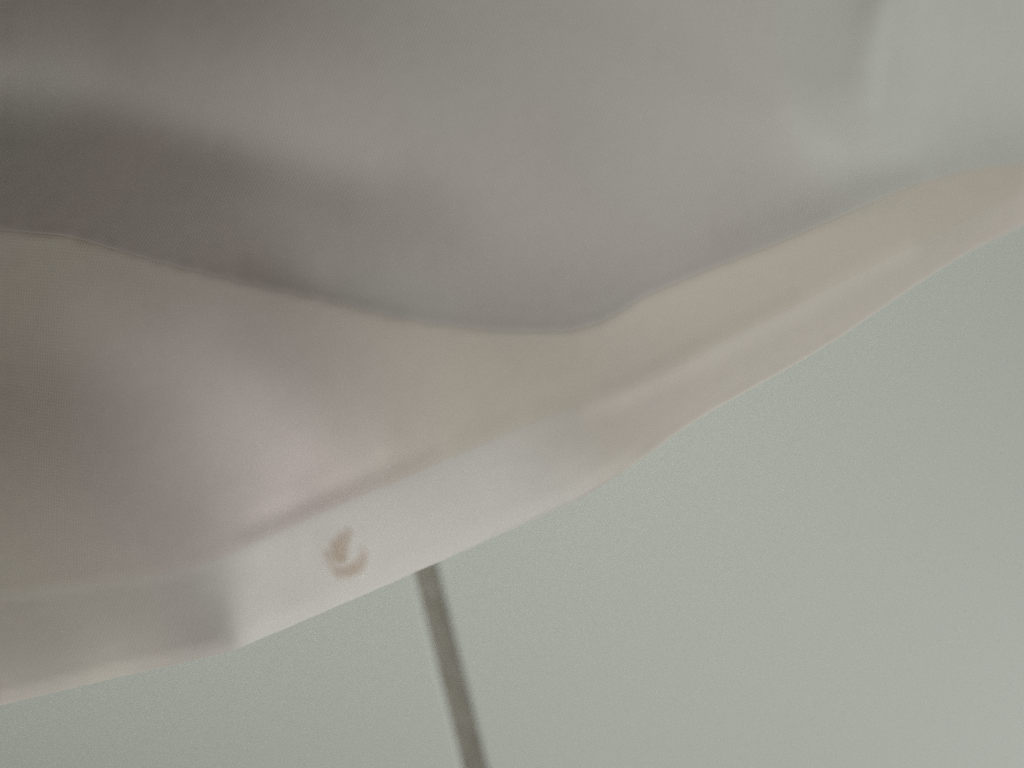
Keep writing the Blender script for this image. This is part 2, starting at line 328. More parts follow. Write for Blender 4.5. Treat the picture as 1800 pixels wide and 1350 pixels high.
6894 -463 -424 -379 -336 -291 -248 -206 -163 -121 -80 -39 1 41 79 117 155 191 229 264 300 335 371 405 441 472 492 490 487 484 473 456 425 394 396 389 392 390 377 370 375 378 360 339 345 339 331 340 320 310 308 308 299 305 311 317 326 300 290 307 306 322 309 306 328 319 305 313 338 340 325 323 343 347 324 331 336 348 365 368 345 346 353 359 368 365 358 359 342 332 335 333 317 297 303 298 272 274 266 243 231 213 205 207 193 157 127 115 121 126 115 123 115 95 110 111 110 121 123 113 95 113 118 109 114 103 95 90 101 105 74 49 31 6 -8 -1 -17 -69 -78 -81 -102 -116 -146 -156 -130 -114 -146 -144 -123 -129 -196 -340 -446 -390 -147 66 66 -119 -313 -404 -421 -407 -415 -452 -458 -449 -453 -452 -448 -483 -494 -499 -508 -525 -561 -623 -663 -637 -595 -552 -511 -471 -432 -393 -356 -320 -283 -247 -212 -177 -142 -107 -73 -39 -3 30 65 99 134 168 196
6637 -490 -449 -402 -355 -310 -263 -219 -173 -128 -85 -41 3 44 87 127 167 206 246 283 321 359 396 433 469 502 523 521 515 513 500 482 447 415 414 407 410 407 392 383 389 391 371 349 354 346 338 346 324 314 310 309 300 305 310 316 324 297 286 303 300 317 304 300 322 311 297 306 331 334 316 316 334 341 314 324 327 341 360 362 340 339 348 355 366 363 356 358 340 331 334 335 317 299 304 300 274 277 270 245 234 215 206 210 194 155 123 111 116 122 109 118 108 87 103 105 103 115 118 106 90 108 115 107 113 102 95 91 105 110 79 52 36 8 -5 2 -15 -69 -79 -81 -102 -118 -147 -157 -127 -109 -142 -140 -119 -126 -200 -354 -469 -409 -150 77 81 -117 -323 -418 -438 -420 -429 -467 -474 -464 -468 -465 -460 -498 -509 -513 -524 -541 -578 -646 -688 -662 -617 -572 -528 -486 -445 -405 -365 -326 -288 -251 -213 -177 -140 -103 -67 -31 6 42 78 115 151 187 218
6407 -517 -474 -425 -376 -329 -280 -232 -185 -137 -90 -44 3 48 93 136 180 222 264 303 344 383 423 461 499 534 555 553 547 542 529 509 470 435 434 426 427 425 407 398 403 405 383 358 363 354 345 353 329 317 312 311 300 304 309 316 322 293 280 298 294 312 297 291 315 304 287 297 323 325 306 305 326 332 304 313 317 332 351 355 331 331 341 349 360 359 352 354 337 328 333 334 317 297 305 302 275 279 273 248 236 216 209 212 195 155 120 107 111 118 103 112 102 79 96 97 95 108 111 99 81 102 110 102 110 100 94 90 108 114 83 57 38 12 -2 6 -11 -69 -80 -81 -104 -120 -149 -159 -123 -103 -135 -133 -111 -120 -201 -368 -492 -429 -154 88 93 -115 -334 -434 -453 -435 -443 -484 -490 -479 -482 -479 -473 -512 -523 -527 -538 -556 -596 -668 -713 -685 -638 -590 -545 -500 -457 -414 -373 -333 -292 -254 -214 -175 -137 -99 -61 -22 16 54 92 131 169 207 240
6207 -544 -499 -449 -398 -348 -298 -247 -197 -148 -97 -48 2 50 99 146 193 237 283 325 367 409 451 491 531 566 589 586 578 574 558 536 496 456 455 445 447 441 424 412 418 419 395 368 373 363 353 359 334 320 315 312 300 304 309 313 321 288 274 292 288 305 289 282 307 294 277 285 313 315 296 293 314 320 292 300 305 321 341 345 320 320 331 340 353 352 345 349 332 322 329 331 314 295 304 302 274 281 275 249 239 219 211 215 199 155 117 104 108 114 98 107 96 70 88 89 86 99 103 90 71 94 102 95 105 96 90 88 108 118 85 60 43 15 2 11 -7 -67 -79 -81 -106 -122 -154 -162 -122 -98 -128 -122 -97 -108 -195 -377 -514 -450 -162 97 103 -116 -345 -450 -470 -450 -458 -500 -507 -494 -497 -493 -486 -526 -537 -542 -551 -570 -613 -688 -735 -708 -657 -608 -560 -513 -468 -423 -380 -338 -296 -254 -214 -174 -133 -93 -54 -14 27 66 107 146 188 228 262
6040 -571 -525 -473 -420 -369 -316 -264 -211 -159 -106 -54 -1 51 103 154 204 253 301 348 393 437 480 522 564 602 624 620 613 606 589 566 520 479 477 464 466 460 440 428 433 433 408 378 383 372 360 367 340 323 318 314 300 304 307 312 319 283 268 285 281 298 279 272 297 283 265 273 301 304 282 279 302 307 276 286 291 306 329 332 306 307 319 328 343 343 336 341 323 315 323 326 309 290 302 300 273 280 276 251 240 221 214 219 202 157 117 102 106 111 94 102 89 63 79 81 77 90 93 80 60 83 92 86 97 88 84 84 107 118 87 62 46 19 6 17 0 -64 -77 -80 -107 -125 -158 -168 -125 -96 -124 -111 -79 -86 -181 -377 -529 -471 -170 100 109 -119 -358 -469 -488 -465 -473 -518 -523 -510 -512 -508 -499 -541 -551 -555 -565 -583 -628 -708 -758 -728 -676 -623 -574 -524 -477 -431 -386 -341 -298 -255 -212 -171 -128 -88 -45 -4 37 79 122 163 206 249 284
5908 -597 -551 -497 -444 -389 -336 -281 -227 -172 -117 -61 -6 49 105 160 215 267 320 371 419 466 512 556 600 637 661 656 647 641 622 596 548 502 500 485 486 479 456 444 448 448 420 390 394 381 368 375 345 327 320 317 300 304 306 311 316 279 261 278 272 290 270 261 286 270 251 258 289 290 267 264 287 292 259 269 274 291 313 318 289 291 303 314 330 330 325 330 312 305 313 318 302 283 297 297 269 279 275 251 241 222 217 224 208 159 119 102 105 111 91 98 84 55 71 72 67 81 83 68 47 71 81 73 86 77 75 76 103 117 86 62 48 22 11 24 7 -59 -72 -76 -105 -125 -164 -174 -131 -100 -126 -107 -63 -60 -152 -359 -528 -483 -181 97 107 -128 -376 -489 -507 -481 -489 -535 -540 -525 -529 -523 -513 -557 -567 -568 -578 -596 -642 -725 -778 -747 -693 -638 -585 -535 -485 -437 -390 -344 -298 -254 -209 -166 -123 -80 -37 7 49 93 136 181 225 269 307
5814 -624 -576 -522 -466 -411 -356 -299 -244 -186 -130 -71 -13 45 104 163 222 279 337 393 446 497 547 593 637 677 699 694 684 676 657 628 577 528 523 507 506 498 475 459 464 463 433 401 404 391 377 383 351 332 323 318 302 303 306 309 315 273 254 271 263 282 259 248 275 257 234 243 274 275 250 246 271 275 240 250 255 271 296 300 271 271 285 297 314 314 310 316 299 291 302 307 292 273 289 291 264 276 273 248 240 223 219 229 213 164 122 104 109 112 90 97 80 48 64 63 58 70 73 57 32 58 67 59 71 64 61 65 94 112 83 60 47 23 14 32 16 -51 -64 -69 -99 -123 -165 -180 -137 -108 -137 -114 -61 -40 -116 -315 -493 -466 -185 81 87 -151 -400 -512 -528 -499 -505 -552 -557 -541 -544 -538 -529 -573 -583 -584 -591 -609 -655 -743 -797 -764 -707 -651 -595 -543 -491 -441 -392 -345 -297 -251 -205 -161 -115 -71 -26 17 63 107 152 198 244 290 330
5759 -649 -601 -545 -489 -433 -376 -319 -261 -202 -144 -83 -23 38 101 163 225 288 351 412 472 529 583 634 680 719 741 733 721 713 692 663 609 556 549 530 528 517 492 475 479 479 446 412 415 401 385 392 357 337 327 321 302 303 305 309 313 269 247 263 254 272 248 237 262 241 218 224 257 258 231 228 252 257 219 228 233 250 277 280 249 249 263 275 294 296 292 299 282 274 287 294 278 261 278 282 255 271 269 245 237 221 219 232 219 170 128 110 114 117 93 99 79 42 58 55 48 61 62 44 18 43 52 43 55 46 44 48 81 103 74 55 44 21 16 38 25 -42 -54 -56 -89 -115 -161 -181 -140 -114 -152 -134 -76 -43 -89 -249 -402 -393 -167 44 30 -198 -433 -538 -550 -517 -522 -569 -574 -557 -559 -552 -543 -591 -602 -601 -607 -623 -668 -757 -814 -780 -719 -661 -604 -548 -495 -444 -392 -344 -294 -247 -199 -153 -106 -61 -15 31 77 123 169 215 264 311 353
5746 -673 -625 -568 -511 -454 -397 -338 -280 -219 -159 -98 -35 29 93 159 226 292 360 426 493 558 620 678 729 769 789 776 760 749 729 699 642 587 578 557 550 538 509 491 494 494 460 423 425 410 394 401 365 343 331 323 303 303 305 307 312 266 241 257 244 261 235 223 250 227 200 205 237 237 210 206 232 238 197 205 208 225 254 258 226 225 239 249 270 273 269 279 262 254 269 278 262 244 263 270 243 262 264 241 233 216 215 231 222 178 135 119 123 127 100 105 81 41 55 48 38 50 52 32 5 27 36 25 37 26 23 27 61 87 62 44 37 16 13 41 33 -33 -42 -41 -72 -99 -150 -175 -136 -115 -160 -152 -104 -67 -82 -177 -264 -257 -123 -26 -83 -275 -467 -556 -569 -536 -539 -587 -590 -571 -574 -566 -556 -606 -620 -622 -628 -641 -684 -772 -829 -791 -730 -668 -608 -552 -497 -443 -391 -340 -289 -240 -192 -143 -96 -48 -1 45 93 140 187 235 284 332 375
5776 -696 -646 -590 -533 -474 -417 -358 -298 -237 -176 -113 -49 17 83 152 221 292 363 436 508 580 652 720 783 830 847 827 801 785 761 732 678 623 612 586 578 561 526 505 507 508 475 436 435 418 402 409 372 350 338 327 304 303 304 305 310 263 237 253 236 250 221 207 235 214 184 185 214 215 186 180 208 217 176 181 183 198 223 232 202 201 213 221 241 244 242 254 240 231 245 256 244 226 244 253 228 248 253 234 231 215 209 222 218 181 146 132 136 140 115 115 89 45 54 46 31 38 37 20 -7 15 19 6 17 5 1 2 34 62 40 27 27 9 7 36 34 -24 -29 -25 -53 -76 -125 -157 -128 -108 -156 -155 -119 -90 -80 -109 -125 -118 -94 -138 -237 -357 -478 -549 -577 -557 -560 -603 -604 -585 -586 -580 -568 -619 -634 -641 -653 -669 -707 -788 -839 -800 -735 -671 -611 -553 -495 -441 -387 -334 -282 -232 -181 -132 -83 -35 14 62 111 158 207 256 305 355 397
5851 -716 -666 -609 -551 -494 -435 -375 -316 -255 -192 -129 -63 3 71 142 213 287 362 439 517 596 674 753 831 894 918 884 845 816 789 756 708 664 648 618 605 589 550 522 520 517 488 457 448 427 411 411 380 358 347 333 306 304 303 303 304 261 235 250 238 235 207 194 214 201 177 165 184 190 163 157 178 192 161 159 161 168 187 196 178 178 186 193 206 211 210 220 217 212 215 226 222 211 221 229 214 227 234 223 222 218 209 209 202 178 160 150 148 151 135 130 100 59 58 48 32 31 19 2 -17 5 5 -14 -4 -15 -20 -20 0 24 11 3 8 3 1 21 20 -18 -13 -14 -41 -53 -88 -118 -111 -103 -141 -133 -108 -94 -68 -51 -32 -49 -117 -264 -378 -418 -464 -519 -563 -577 -589 -616 -612 -593 -592 -593 -586 -625 -641 -654 -675 -701 -738 -803 -840 -800 -736 -672 -611 -552 -493 -438 -382 -328 -275 -223 -171 -122 -70 -21 29 78 128 177 227 276 327 376 418
5971 -731 -680 -622 -565 -507 -448 -390 -329 -268 -205 -142 -75 -9 61 132 206 281 359 440 522 605 692 776 863 938 970 924 868 831 806 775 735 706 676 644 629 614 577 554 543 528 503 484 468 446 423 407 387 372 357 337 314 305 302 299 297 264 240 246 239 224 200 193 191 187 177 149 146 161 154 147 148 163 154 140 141 139 148 162 158 150 154 160 170 177 182 184 189 192 185 190 190 194 198 203 207 201 206 210 201 207 205 202 195 182 176 165 151 147 147 139 110 83 69 57 45 35 11 -14 -25 -8 -10 -28 -20 -29 -42 -39 -38 -23 -16 -17 -13 -11 -10 -2 -9 -18 -3 -19 -40 -41 -57 -78 -88 -92 -109 -98 -81 -81 -55 -10 11 -39 -163 -352 -469 -463 -465 -507 -549 -585 -599 -607 -603 -593 -588 -601 -608 -626 -647 -670 -691 -707 -740 -792 -820 -789 -735 -675 -615 -555 -497 -440 -383 -329 -274 -221 -169 -117 -65 -14 36 87 138 189 239 290 340 392 434
6132 -742 -691 -633 -574 -518 -459 -402 -342 -281 -218 -154 -88 -21 49 121 195 271 352 434 520 608 699 791 882 961 991 949 884 844 820 791 760 730 697 673 652 631 607 594 577 548 526 511 488 460 437 411 398 390 370 345 328 310 298 293 294 279 253 236 226 220 207 193 179 176 175 152 128 134 144 138 124 135 140 129 126 114 121 137 132 119 127 128 133 147 156 155 157 173 164 159 155 165 179 181 192 178 178 190 179 183 188 190 188 178 181 170 154 142 141 132 122 109 87 73 65 52 26 -6 -22 -13 -16 -39 -38 -45 -62 -55 -54 -62 -49 -36 -40 -39 -27 -26 -36 -34 -16 -36 -51 -37 -50 -64 -71 -66 -69 -68 -62 -69 -46 10 23 -40 -194 -399 -502 -486 -484 -523 -563 -589 -586 -588 -590 -583 -579 -598 -619 -629 -650 -687 -694 -694 -727 -783 -812 -780 -730 -675 -618 -560 -502 -444 -387 -332 -277 -223 -169 -116 -64 -12 40 92 143 196 247 299 351 403 447
6329 -753 -701 -644 -586 -529 -473 -416 -358 -298 -235 -172 -106 -39 31 103 178 254 335 418 506 596 692 790 890 974 1006 980 915 866 845 811 774 745 726 707 680 653 633 625 599 572 560 547 505 467 462 437 411 391 377 355 340 330 303 292 301 288 266 236 216 222 214 186 173 167 164 158 135 123 126 120 108 115 114 116 121 106 106 103 98 97 106 107 108 124 131 125 125 146 140 135 136 135 150 153 162 162 157 167 168 164 165 166 170 166 168 169 155 143 137 127 128 123 99 81 82 69 46 20 -3 0 -10 -48 -54 -58 -76 -68 -62 -83 -82 -61 -64 -69 -54 -56 -63 -61 -47 -57 -60 -47 -58 -57 -55 -45 -49 -59 -57 -56 -26 21 16 -51 -222 -430 -489 -465 -487 -545 -594 -607 -583 -588 -589 -576 -572 -588 -619 -637 -658 -687 -688 -688 -725 -789 -821 -781 -727 -670 -615 -558 -502 -444 -387 -331 -276 -221 -166 -113 -59 -6 46 99 152 205 257 310 364 416 461
6563 -762 -711 -651 -594 -539 -485 -430 -375 -316 -255 -192 -126 -59 11 82 155 233 313 397 483 576 672 775 880 974 1017 999 935 883 868 842 796 766 753 727 698 682 659 644 621 605 597 574 522 492 489 471 439 393 378 364 353 347 315 298 300 280 277 260 232 219 212 188 173 159 153 146 132 121 114 108 105 109 98 94 110 102 92 77 74 88 90 86 87 93 94 95 106 118 119 121 122 115 117 125 135 137 134 145 149 143 140 143 152 158 152 158 148 138 143 133 128 124 107 90 80 72 61 42 20 6 -16 -35 -43 -56 -71 -76 -84 -98 -102 -95 -89 -87 -78 -78 -83 -91 -88 -86 -80 -66 -60 -58 -45 -40 -43 -50 -62 -53 -12 14 -9 -74 -254 -451 -467 -429 -470 -542 -595 -617 -599 -605 -605 -581 -577 -596 -610 -628 -656 -677 -687 -697 -723 -787 -826 -787 -726 -668 -610 -554 -497 -440 -384 -327 -272 -216 -161 -107 -53 2 54 109 161 216 269 323 377 431 476
6836 -771 -715 -654 -596 -541 -491 -441 -389 -333 -274 -210 -145 -79 -10 62 135 211 290 373 459 551 647 749 857 955 1004 987 935 889 874 869 828 787 769 743 719 706 675 661 653 641 621 587 550 529 513 493 469 414 392 380 366 357 334 304 296 276 280 285 255 218 212 208 183 156 149 137 126 125 107 96 95 102 97 79 84 89 82 68 68 76 74 67 62 65 67 77 91 89 91 107 100 99 99 106 114 109 112 115 114 119 125 123 129 143 132 139 142 130 131 128 127 124 120 106 86 76 69 46 31 11 -12 -12 -24 -49 -56 -65 -95 -106 -114 -125 -117 -105 -99 -94 -107 -120 -119 -115 -106 -91 -72 -73 -59 -43 -43 -52 -65 -55 -21 -6 -32 -115 -308 -466 -446 -398 -444 -515 -564 -604 -610 -611 -613 -597 -605 -623 -605 -609 -642 -673 -689 -692 -709 -777 -825 -789 -728 -668 -608 -551 -493 -436 -380 -323 -267 -212 -155 -101 -46 8 62 117 171 225 280 335 389 444 490
7147 -778 -719 -652 -592 -539 -491 -449 -403 -351 -292 -230 -166 -99 -31 41 113 189 268 348 434 522 618 718 823 917 960 949 925 895 875 877 848 806 776 761 749 725 701 690 679 666 640 610 583 564 532 503 486 447 421 397 376 366 358 324 305 289 287 287 268 230 219 216 193 159 151 143 133 124 103 93 87 92 91 75 70 73 77 64 53 56 58 55 51 55 64 63 67 64 66 78 73 79 83 82 87 90 95 94 89 97 105 99 100 118 117 121 125 117 107 108 117 122 122 114 101 88 73 47 39 33 10 -5 -16 -34 -42 -47 -80 -106 -115 -127 -132 -133 -132 -121 -129 -144 -140 -136 -128 -113 -93 -85 -86 -65 -61 -78 -75 -63 -31 -17 -59 -175 -373 -483 -421 -370 -424 -492 -538 -587 -607 -604 -603 -604 -627 -638 -616 -615 -633 -663 -685 -679 -685 -763 -818 -787 -728 -668 -608 -549 -491 -433 -375 -320 -262 -207 -150 -95 -40 15 69 125 180 234 290 345 400 455 502
7501 -788 -723 -651 -587 -533 -491 -457 -420 -373 -316 -254 -189 -124 -55 16 89 164 242 322 405 492 584 682 785 876 911 903 904 894 876 871 847 823 797 778 765 739 728 717 699 690 665 642 617 590 559 532 504 469 452 425 389 374 371 347 327 312 299 285 267 244 230 214 191 168 160 150 138 117 104 106 96 94 83 72 74 68 70 57 39 39 46 36 36 46 52 53 49 50 57 61 55 62 63 51 59 74 77 69 72 81 81 78 73 86 96 94 100 102 94 95 98 106 110 98 98 92 84 59 51 56 35 0 -9 -10 -26 -37 -62 -94 -107 -115 -131 -150 -153 -141 -145 -165 -163 -154 -147 -135 -119 -102 -113 -101 -81 -91 -93 -79 -46 -40 -108 -243 -427 -496 -401 -356 -415 -479 -523 -573 -598 -595 -598 -604 -627 -641 -630 -629 -630 -653 -685 -686 -678 -752 -817 -785 -725 -665 -605 -544 -486 -427 -369 -311 -255 -198 -142 -85 -30 25 81 136 192 247 302 358 414 468 514
7903 -796 -727 -650 -580 -526 -490 -465 -440 -398 -343 -281 -217 -151 -83 -13 61 137 214 294 377 461 550 644 742 831 864 859 865 873 869 854 832 825 817 796 773 754 748 732 721 717 695 678 646 615 597 568 529 491 473 448 415 397 378 362 351 334 313 290 269 249 243 227 195 176 168 154 143 118 107 110 98 96 88 80 79 65 54 49 47 36 35 22 17 33 40 40 32 35 45 52 45 49 53 33 39 60 54 48 54 59 58 57 59 57 65 64 76 86 79 82 79 78 92 80 78 87 87 72 61 65 55 23 3 3 -12 -29 -46 -77 -98 -106 -123 -146 -159 -152 -158 -177 -173 -166 -172 -159 -143 -130 -131 -120 -101 -104 -112 -93 -64 -77 -164 -306 -468 -498 -402 -366 -412 -470 -514 -560 -583 -583 -601 -615 -627 -637 -635 -636 -635 -669 -702 -698 -683 -750 -817 -784 -722 -659 -598 -537 -478 -418 -360 -301 -244 -186 -129 -73 -17 40 95 151 207 264 319 374 429 483 528
8360 -803 -729 -648 -576 -521 -489 -476 -462 -427 -373 -312 -249 -184 -117 -46 28 103 182 262 346 429 516 604 697 782 819 812 814 837 858 840 818 815 814 801 785 767 758 751 746 741 726 711 679 653 625 586 558 524 490 470 456 427 385 375 371 351 327 304 289 261 244 243 208 180 178 167 154 130 112 108 100 93 93 85 74 63 48 51 62 42 30 17 11 23 27 24 19 22 27 36 32 31 43 31 29 39 38 40 37 32 34 41 45 33 38 42 52 66 58 57 61 56 69 67 57 68 76 71 66 64 56 47 26 12 5 -15 -29 -57 -91 -101 -108 -138 -162 -165 -164 -170 -168 -175 -181 -171 -158 -154 -151 -139 -129 -131 -129 -104 -89 -116 -209 -358 -496 -496 -419 -389 -419 -467 -510 -552 -573 -582 -610 -621 -622 -624 -632 -646 -651 -690 -710 -689 -696 -769 -821 -783 -719 -654 -593 -531 -470 -410 -351 -291 -232 -175 -117 -59 -3 54 110 167 224 280 336 391 445 497 540
8874 -804 -730 -646 -573 -520 -492 -489 -484 -456 -404 -346 -285 -222 -156 -87 -14 61 141 222 307 392 480 565 652 733 783 776 772 800 830 823 807 803 793 788 782 768 759 764 758 755 751 739 721 696 657 615 588 560 521 494 486 450 406 393 381 366 345 325 312 275 244 252 228 193 191 180 159 148 125 107 110 100 97 85 69 66 54 57 67 47 29 23 16 18 10 12 11 7 11 22 22 20 29 27 21 17 26 32 20 12 12 29 30 14 18 28 30 40 40 33 38 43 45 45 34 43 55 61 62 50 43 46 43 32 23 -3 -17 -29 -60 -82 -92 -129 -159 -173 -170 -165 -172 -183 -172 -161 -164 -166 -166 -165 -162 -163 -147 -118 -113 -157 -255 -394 -514 -506 -438 -414 -441 -475 -509 -543 -572 -596 -615 -605 -604 -615 -634 -662 -675 -699 -698 -672 -695 -775 -816 -778 -717 -654 -592 -528 -467 -406 -346 -285 -226 -167 -108 -50 8 65 122 179 237 294 349 405 457 508 548
9443 -797 -724 -642 -571 -519 -496 -498 -498 -477 -430 -376 -320 -260 -198 -132 -62 12 91 173 259 347 437 526 612 689 746 755 742 756 780 791 784 780 773 771 765 757 748 757 759 759 766 758 749 726 694 659 621 596 564 526 502 473 441 424 400 385 365 341 325 289 259 257 243 213 200 190 171 162 142 110 118 111 97 88 74 72 61 54 64 51 33 36 27 13 5 13 6 -4 0 7 14 14 15 11 15 8 9 16 10 9 2 4 4 -2 5 19 18 15 21 22 18 22 17 15 16 21 31 43 44 34 27 29 39 44 27 2 -10 -7 -19 -50 -71 -103 -138 -163 -167 -169 -180 -191 -175 -162 -174 -170 -161 -171 -179 -173 -153 -136 -147 -206 -300 -428 -536 -522 -449 -433 -461 -487 -513 -541 -572 -600 -620 -605 -604 -621 -634 -660 -692 -703 -685 -664 -683 -763 -806 -772 -714 -654 -592 -529 -467 -405 -344 -283 -222 -162 -102 -43 16 74 131 190 249 305 362 415 468 515 554
10059 -780 -711 -634 -566 -517 -496 -498 -500 -482 -443 -397 -346 -293 -238 -177 -112 -41 35 115 201 291 383 480 574 657 716 728 706 708 738 756 747 738 741 744 739 735 727 739 746 751 762 752 752 740 725 703 652 619 606 577 534 511 488 458 426 406 376 352 336 307 287 274 258 227 206 203 187 169 154 128 130 117 98 104 84 73 64 55 60 55 41 38 29 11 8 16 11 -3 -3 -3 3 8 12 -4 -1 2 -2 -6 -5 4 -6 -14 -3 -3 -8 1 8 -7 -6 10 3 -9 -7 1 4 -4 -1 16 18 17 12 10 27 39 21 8 -9 -7 4 -15 -40 -71 -110 -143 -152 -163 -184 -202 -195 -177 -183 -178 -159 -158 -170 -165 -153 -157 -185 -248 -333 -463 -562 -527 -458 -453 -473 -500 -529 -558 -568 -583 -610 -620 -629 -635 -634 -650 -688 -703 -679 -656 -675 -760 -812 -772 -713 -652 -590 -528 -467 -404 -342 -280 -218 -157 -96 -36 24 84 142 202 261 319 374 428 477 523 559
10709 -752 -690 -618 -555 -509 -486 -484 -483 -469 -437 -398 -358 -313 -265 -214 -156 -93 -23 55 139 228 323 420 523 617 676 680 662 671 700 711 702 698 708 705 708 699 696 709 721 729 734 726 732 730 721 716 676 645 639 625 577 550 531 488 460 437 395 374 358 326 312 297 274 243 221 217 195 174 173 154 143 124 106 118 99 73 66 64 67 60 45 33 31 20 11 12 18 12 -2 -5 1 -2 0 -15 -21 -11 -5 -20 -23 -4 -5 -13 -5 -11 -18 -10 -3 -21 -29 -11 -18 -33 -25 -10 -11 -24 -27 -12 -7 -7 -7 -6 2 14 0 5 -3 -7 8 1 -18 -53 -80 -109 -122 -139 -180 -219 -210 -188 -191 -186 -168 -161 -166 -174 -173 -173 -204 -266 -351 -485 -573 -515 -466 -477 -490 -521 -549 -568 -570 -566 -597 -624 -639 -637 -628 -642 -674 -702 -688 -658 -676 -770 -824 -781 -715 -651 -589 -527 -465 -402 -339 -277 -214 -152 -89 -28 33 94 153 215 275 334 389 440 487 531 562
11377 -718 -660 -596 -537 -493 -467 -457 -450 -437 -412 -383 -350 -316 -278 -238 -190 -137 -76 -6 74 163 258 357 460 556 623 627 621 637 652 658 653 664 679 671 676 669 667 670 674 688 692 695 695 692 692 690 681 671 644 633 607 583 564 533 503 475 432 406 384 350 337 318 294 261 234 224 199 188 195 175 155 139 115 120 110 81 67 72 84 69 49 41 43 30 17 15 25 20 -2 -12 -6 -14 -21 -23 -21 -17 -8 -19 -24 -15 -10 -11 -20 -20 -21 -15 -12 -31 -44 -32 -34 -46 -40 -30 -38 -42 -43 -36 -28 -32 -30 -23 -28 -26 -31 -12 -6 -3 -1 -10 -16 -35 -44 -70 -93 -111 -154 -205 -216 -213 -214 -196 -180 -178 -178 -193 -202 -195 -214 -264 -354 -496 -565 -495 -465 -489 -504 -534 -564 -571 -572 -567 -587 -611 -625 -620 -618 -630 -665 -699 -705 -685 -690 -777 -830 -787 -719 -653 -589 -526 -463 -401 -338 -275 -212 -148 -85 -22 41 102 163 226 288 347 401 453 497 536 565
12048 -680 -628 -569 -515 -472 -442 -423 -411 -395 -375 -353 -329 -303 -276 -247 -212 -173 -124 -65 6 91 190 297 402 496 567 590 583 587 597 612 615 629 647 636 638 648 643 632 628 636 650 653 646 640 650 643 652 658 625 614 612 601 586 571 535 504 480 450 415 386 368 340 322 286 248 235 211 204 206 185 166 152 132 126 115 100 84 77 85 80 59 46 52 41 22 22 26 18 5 -9 -12 -12 -26 -26 -13 -13 -17 -22 -29 -28 -22 -16 -27 -28 -31 -24 -17 -33 -48 -44 -45 -53 -50 -50 -60 -63 -61 -61 -52 -56 -51 -43 -55 -61 -54 -41 -33 -20 -19 -25 -20 -21 -22 -53 -77 -87 -117 -169 -215 -243 -238 -210 -192 -197 -192 -202 -223 -227 -243 -278 -358 -487 -538 -468 -453 -486 -508 -533 -561 -570 -572 -566 -574 -587 -601 -604 -604 -614 -640 -684 -712 -716 -718 -782 -828 -786 -721 -655 -592 -528 -466 -403 -340 -276 -213 -149 -85 -20 42 106 168 233 295 355 411 461 505 542 565
12710 -639 -594 -541 -491 -449 -415 -390 -370 -354 -334 -316 -298 -280 -261 -242 -221 -196 -164 -121 -64 16 117 237 358 458 530 560 543 532 552 573 573 582 607 608 605 620 617 606 605 601 608 601 593 586 598 595 599 607 589 580 581 585 579 569 546 524 515 496 452 426 402 369 351 320 278 259 236 221 212 195 177 164 159 139 120 112 105 90 84 88 68 55 58 49 26 26 21 18 21 5 -7 -10 -17 -21 -11 -13 -29 -34 -34 -30 -21 -24 -31 -44 -46 -26 -18 -33 -50 -47 -54 -58 -60 -72 -74 -75 -82 -87 -83 -76 -73 -74 -77 -80 -72 -66 -62 -54 -45 -36 -41 -37 -30 -49 -63 -64 -92 -140 -215 -268 -263 -230 -198 -192 -191 -210 -236 -257 -274 -299 -360 -462 -506 -455 -442 -477 -500 -527 -550 -562 -571 -555 -557 -569 -572 -576 -587 -599 -606 -650 -699 -728 -750 -797 -819 -778 -717 -655 -594 -532 -470 -408 -346 -283 -219 -155 -90 -26 39 102 167 232 296 358 416 469 513 545 562
13358 -599 -559 -511 -464 -424 -387 -358 -335 -313 -295 -278 -262 -249 -236 -225 -215 -202 -188 -164 -125 -58 43 179 325 440 499 512 495 496 526 536 526 533 558 574 576 590 600 590 586 575 569 561 553 544 545 543 547 547 535 532 540 539 534 535 532 521 514 506 479 454 430 410 388 350 316 293 269 244 231 215 194 177 177 159 132 121 117 110 90 85 72 71 76 62 40 28 16 24 31 8 -5 -12 -11 -8 -16 -22 -34 -33 -32 -35 -23 -27 -39 -52 -43 -21 -24 -39 -52 -51 -56 -61 -76 -87 -82 -86 -98 -107 -109 -97 -91 -97 -102 -105 -97 -86 -83 -90 -77 -58 -70 -70 -49 -53 -56 -59 -84 -128 -207 -270 -290 -258 -209 -193 -194 -210 -238 -261 -274 -295 -344 -420 -473 -460 -458 -482 -499 -522 -537 -547 -559 -538 -537 -555 -545 -539 -566 -579 -572 -613 -682 -722 -751 -786 -789 -756 -706 -653 -595 -538 -479 -419 -358 -296 -233 -169 -105 -41 25 89 155 222 291 357 419 473 514 542 551
13986 -559 -522 -480 -436 -398 -361 -330 -303 -279 -259 -241 -227 -215 -206 -198 -195 -193 -192 -186 -164 -114 -17 127 292 424 465 458 455 464 489 495 490 499 515 539 543 555 573 564 557 556 543 532 527 524 506 493 501 499 480 476 496 489 483 489 485 483 487 479 474 459 442 439 410 371 349 332 303 278 259 240 222 198 186 178 150 135 129 122 103 86 77 84 94 80 51 37 23 27 35 14 6 -6 -8 -1 -16 -29 -32 -35 -38 -41 -32 -30 -43 -55 -33 -23 -34 -39 -48 -55 -54 -69 -91 -91 -83 -89 -107 -117 -118 -117 -114 -122 -133 -139 -128 -109 -109 -112 -107 -91 -99 -99 -76 -72 -76 -78 -93 -123 -182 -252 -306 -287 -238 -222 -216 -212 -226 -241 -260 -277 -309 -365 -430 -458 -476 -492 -509 -523 -526 -529 -538 -522 -511 -530 -521 -508 -537 -556 -544 -575 -645 -686 -716 -750 -747 -724 -688 -646 -596 -546 -490 -435 -377 -317 -257 -194 -130 -66 -1 67 136 209 283 354 416 467 502 524 534
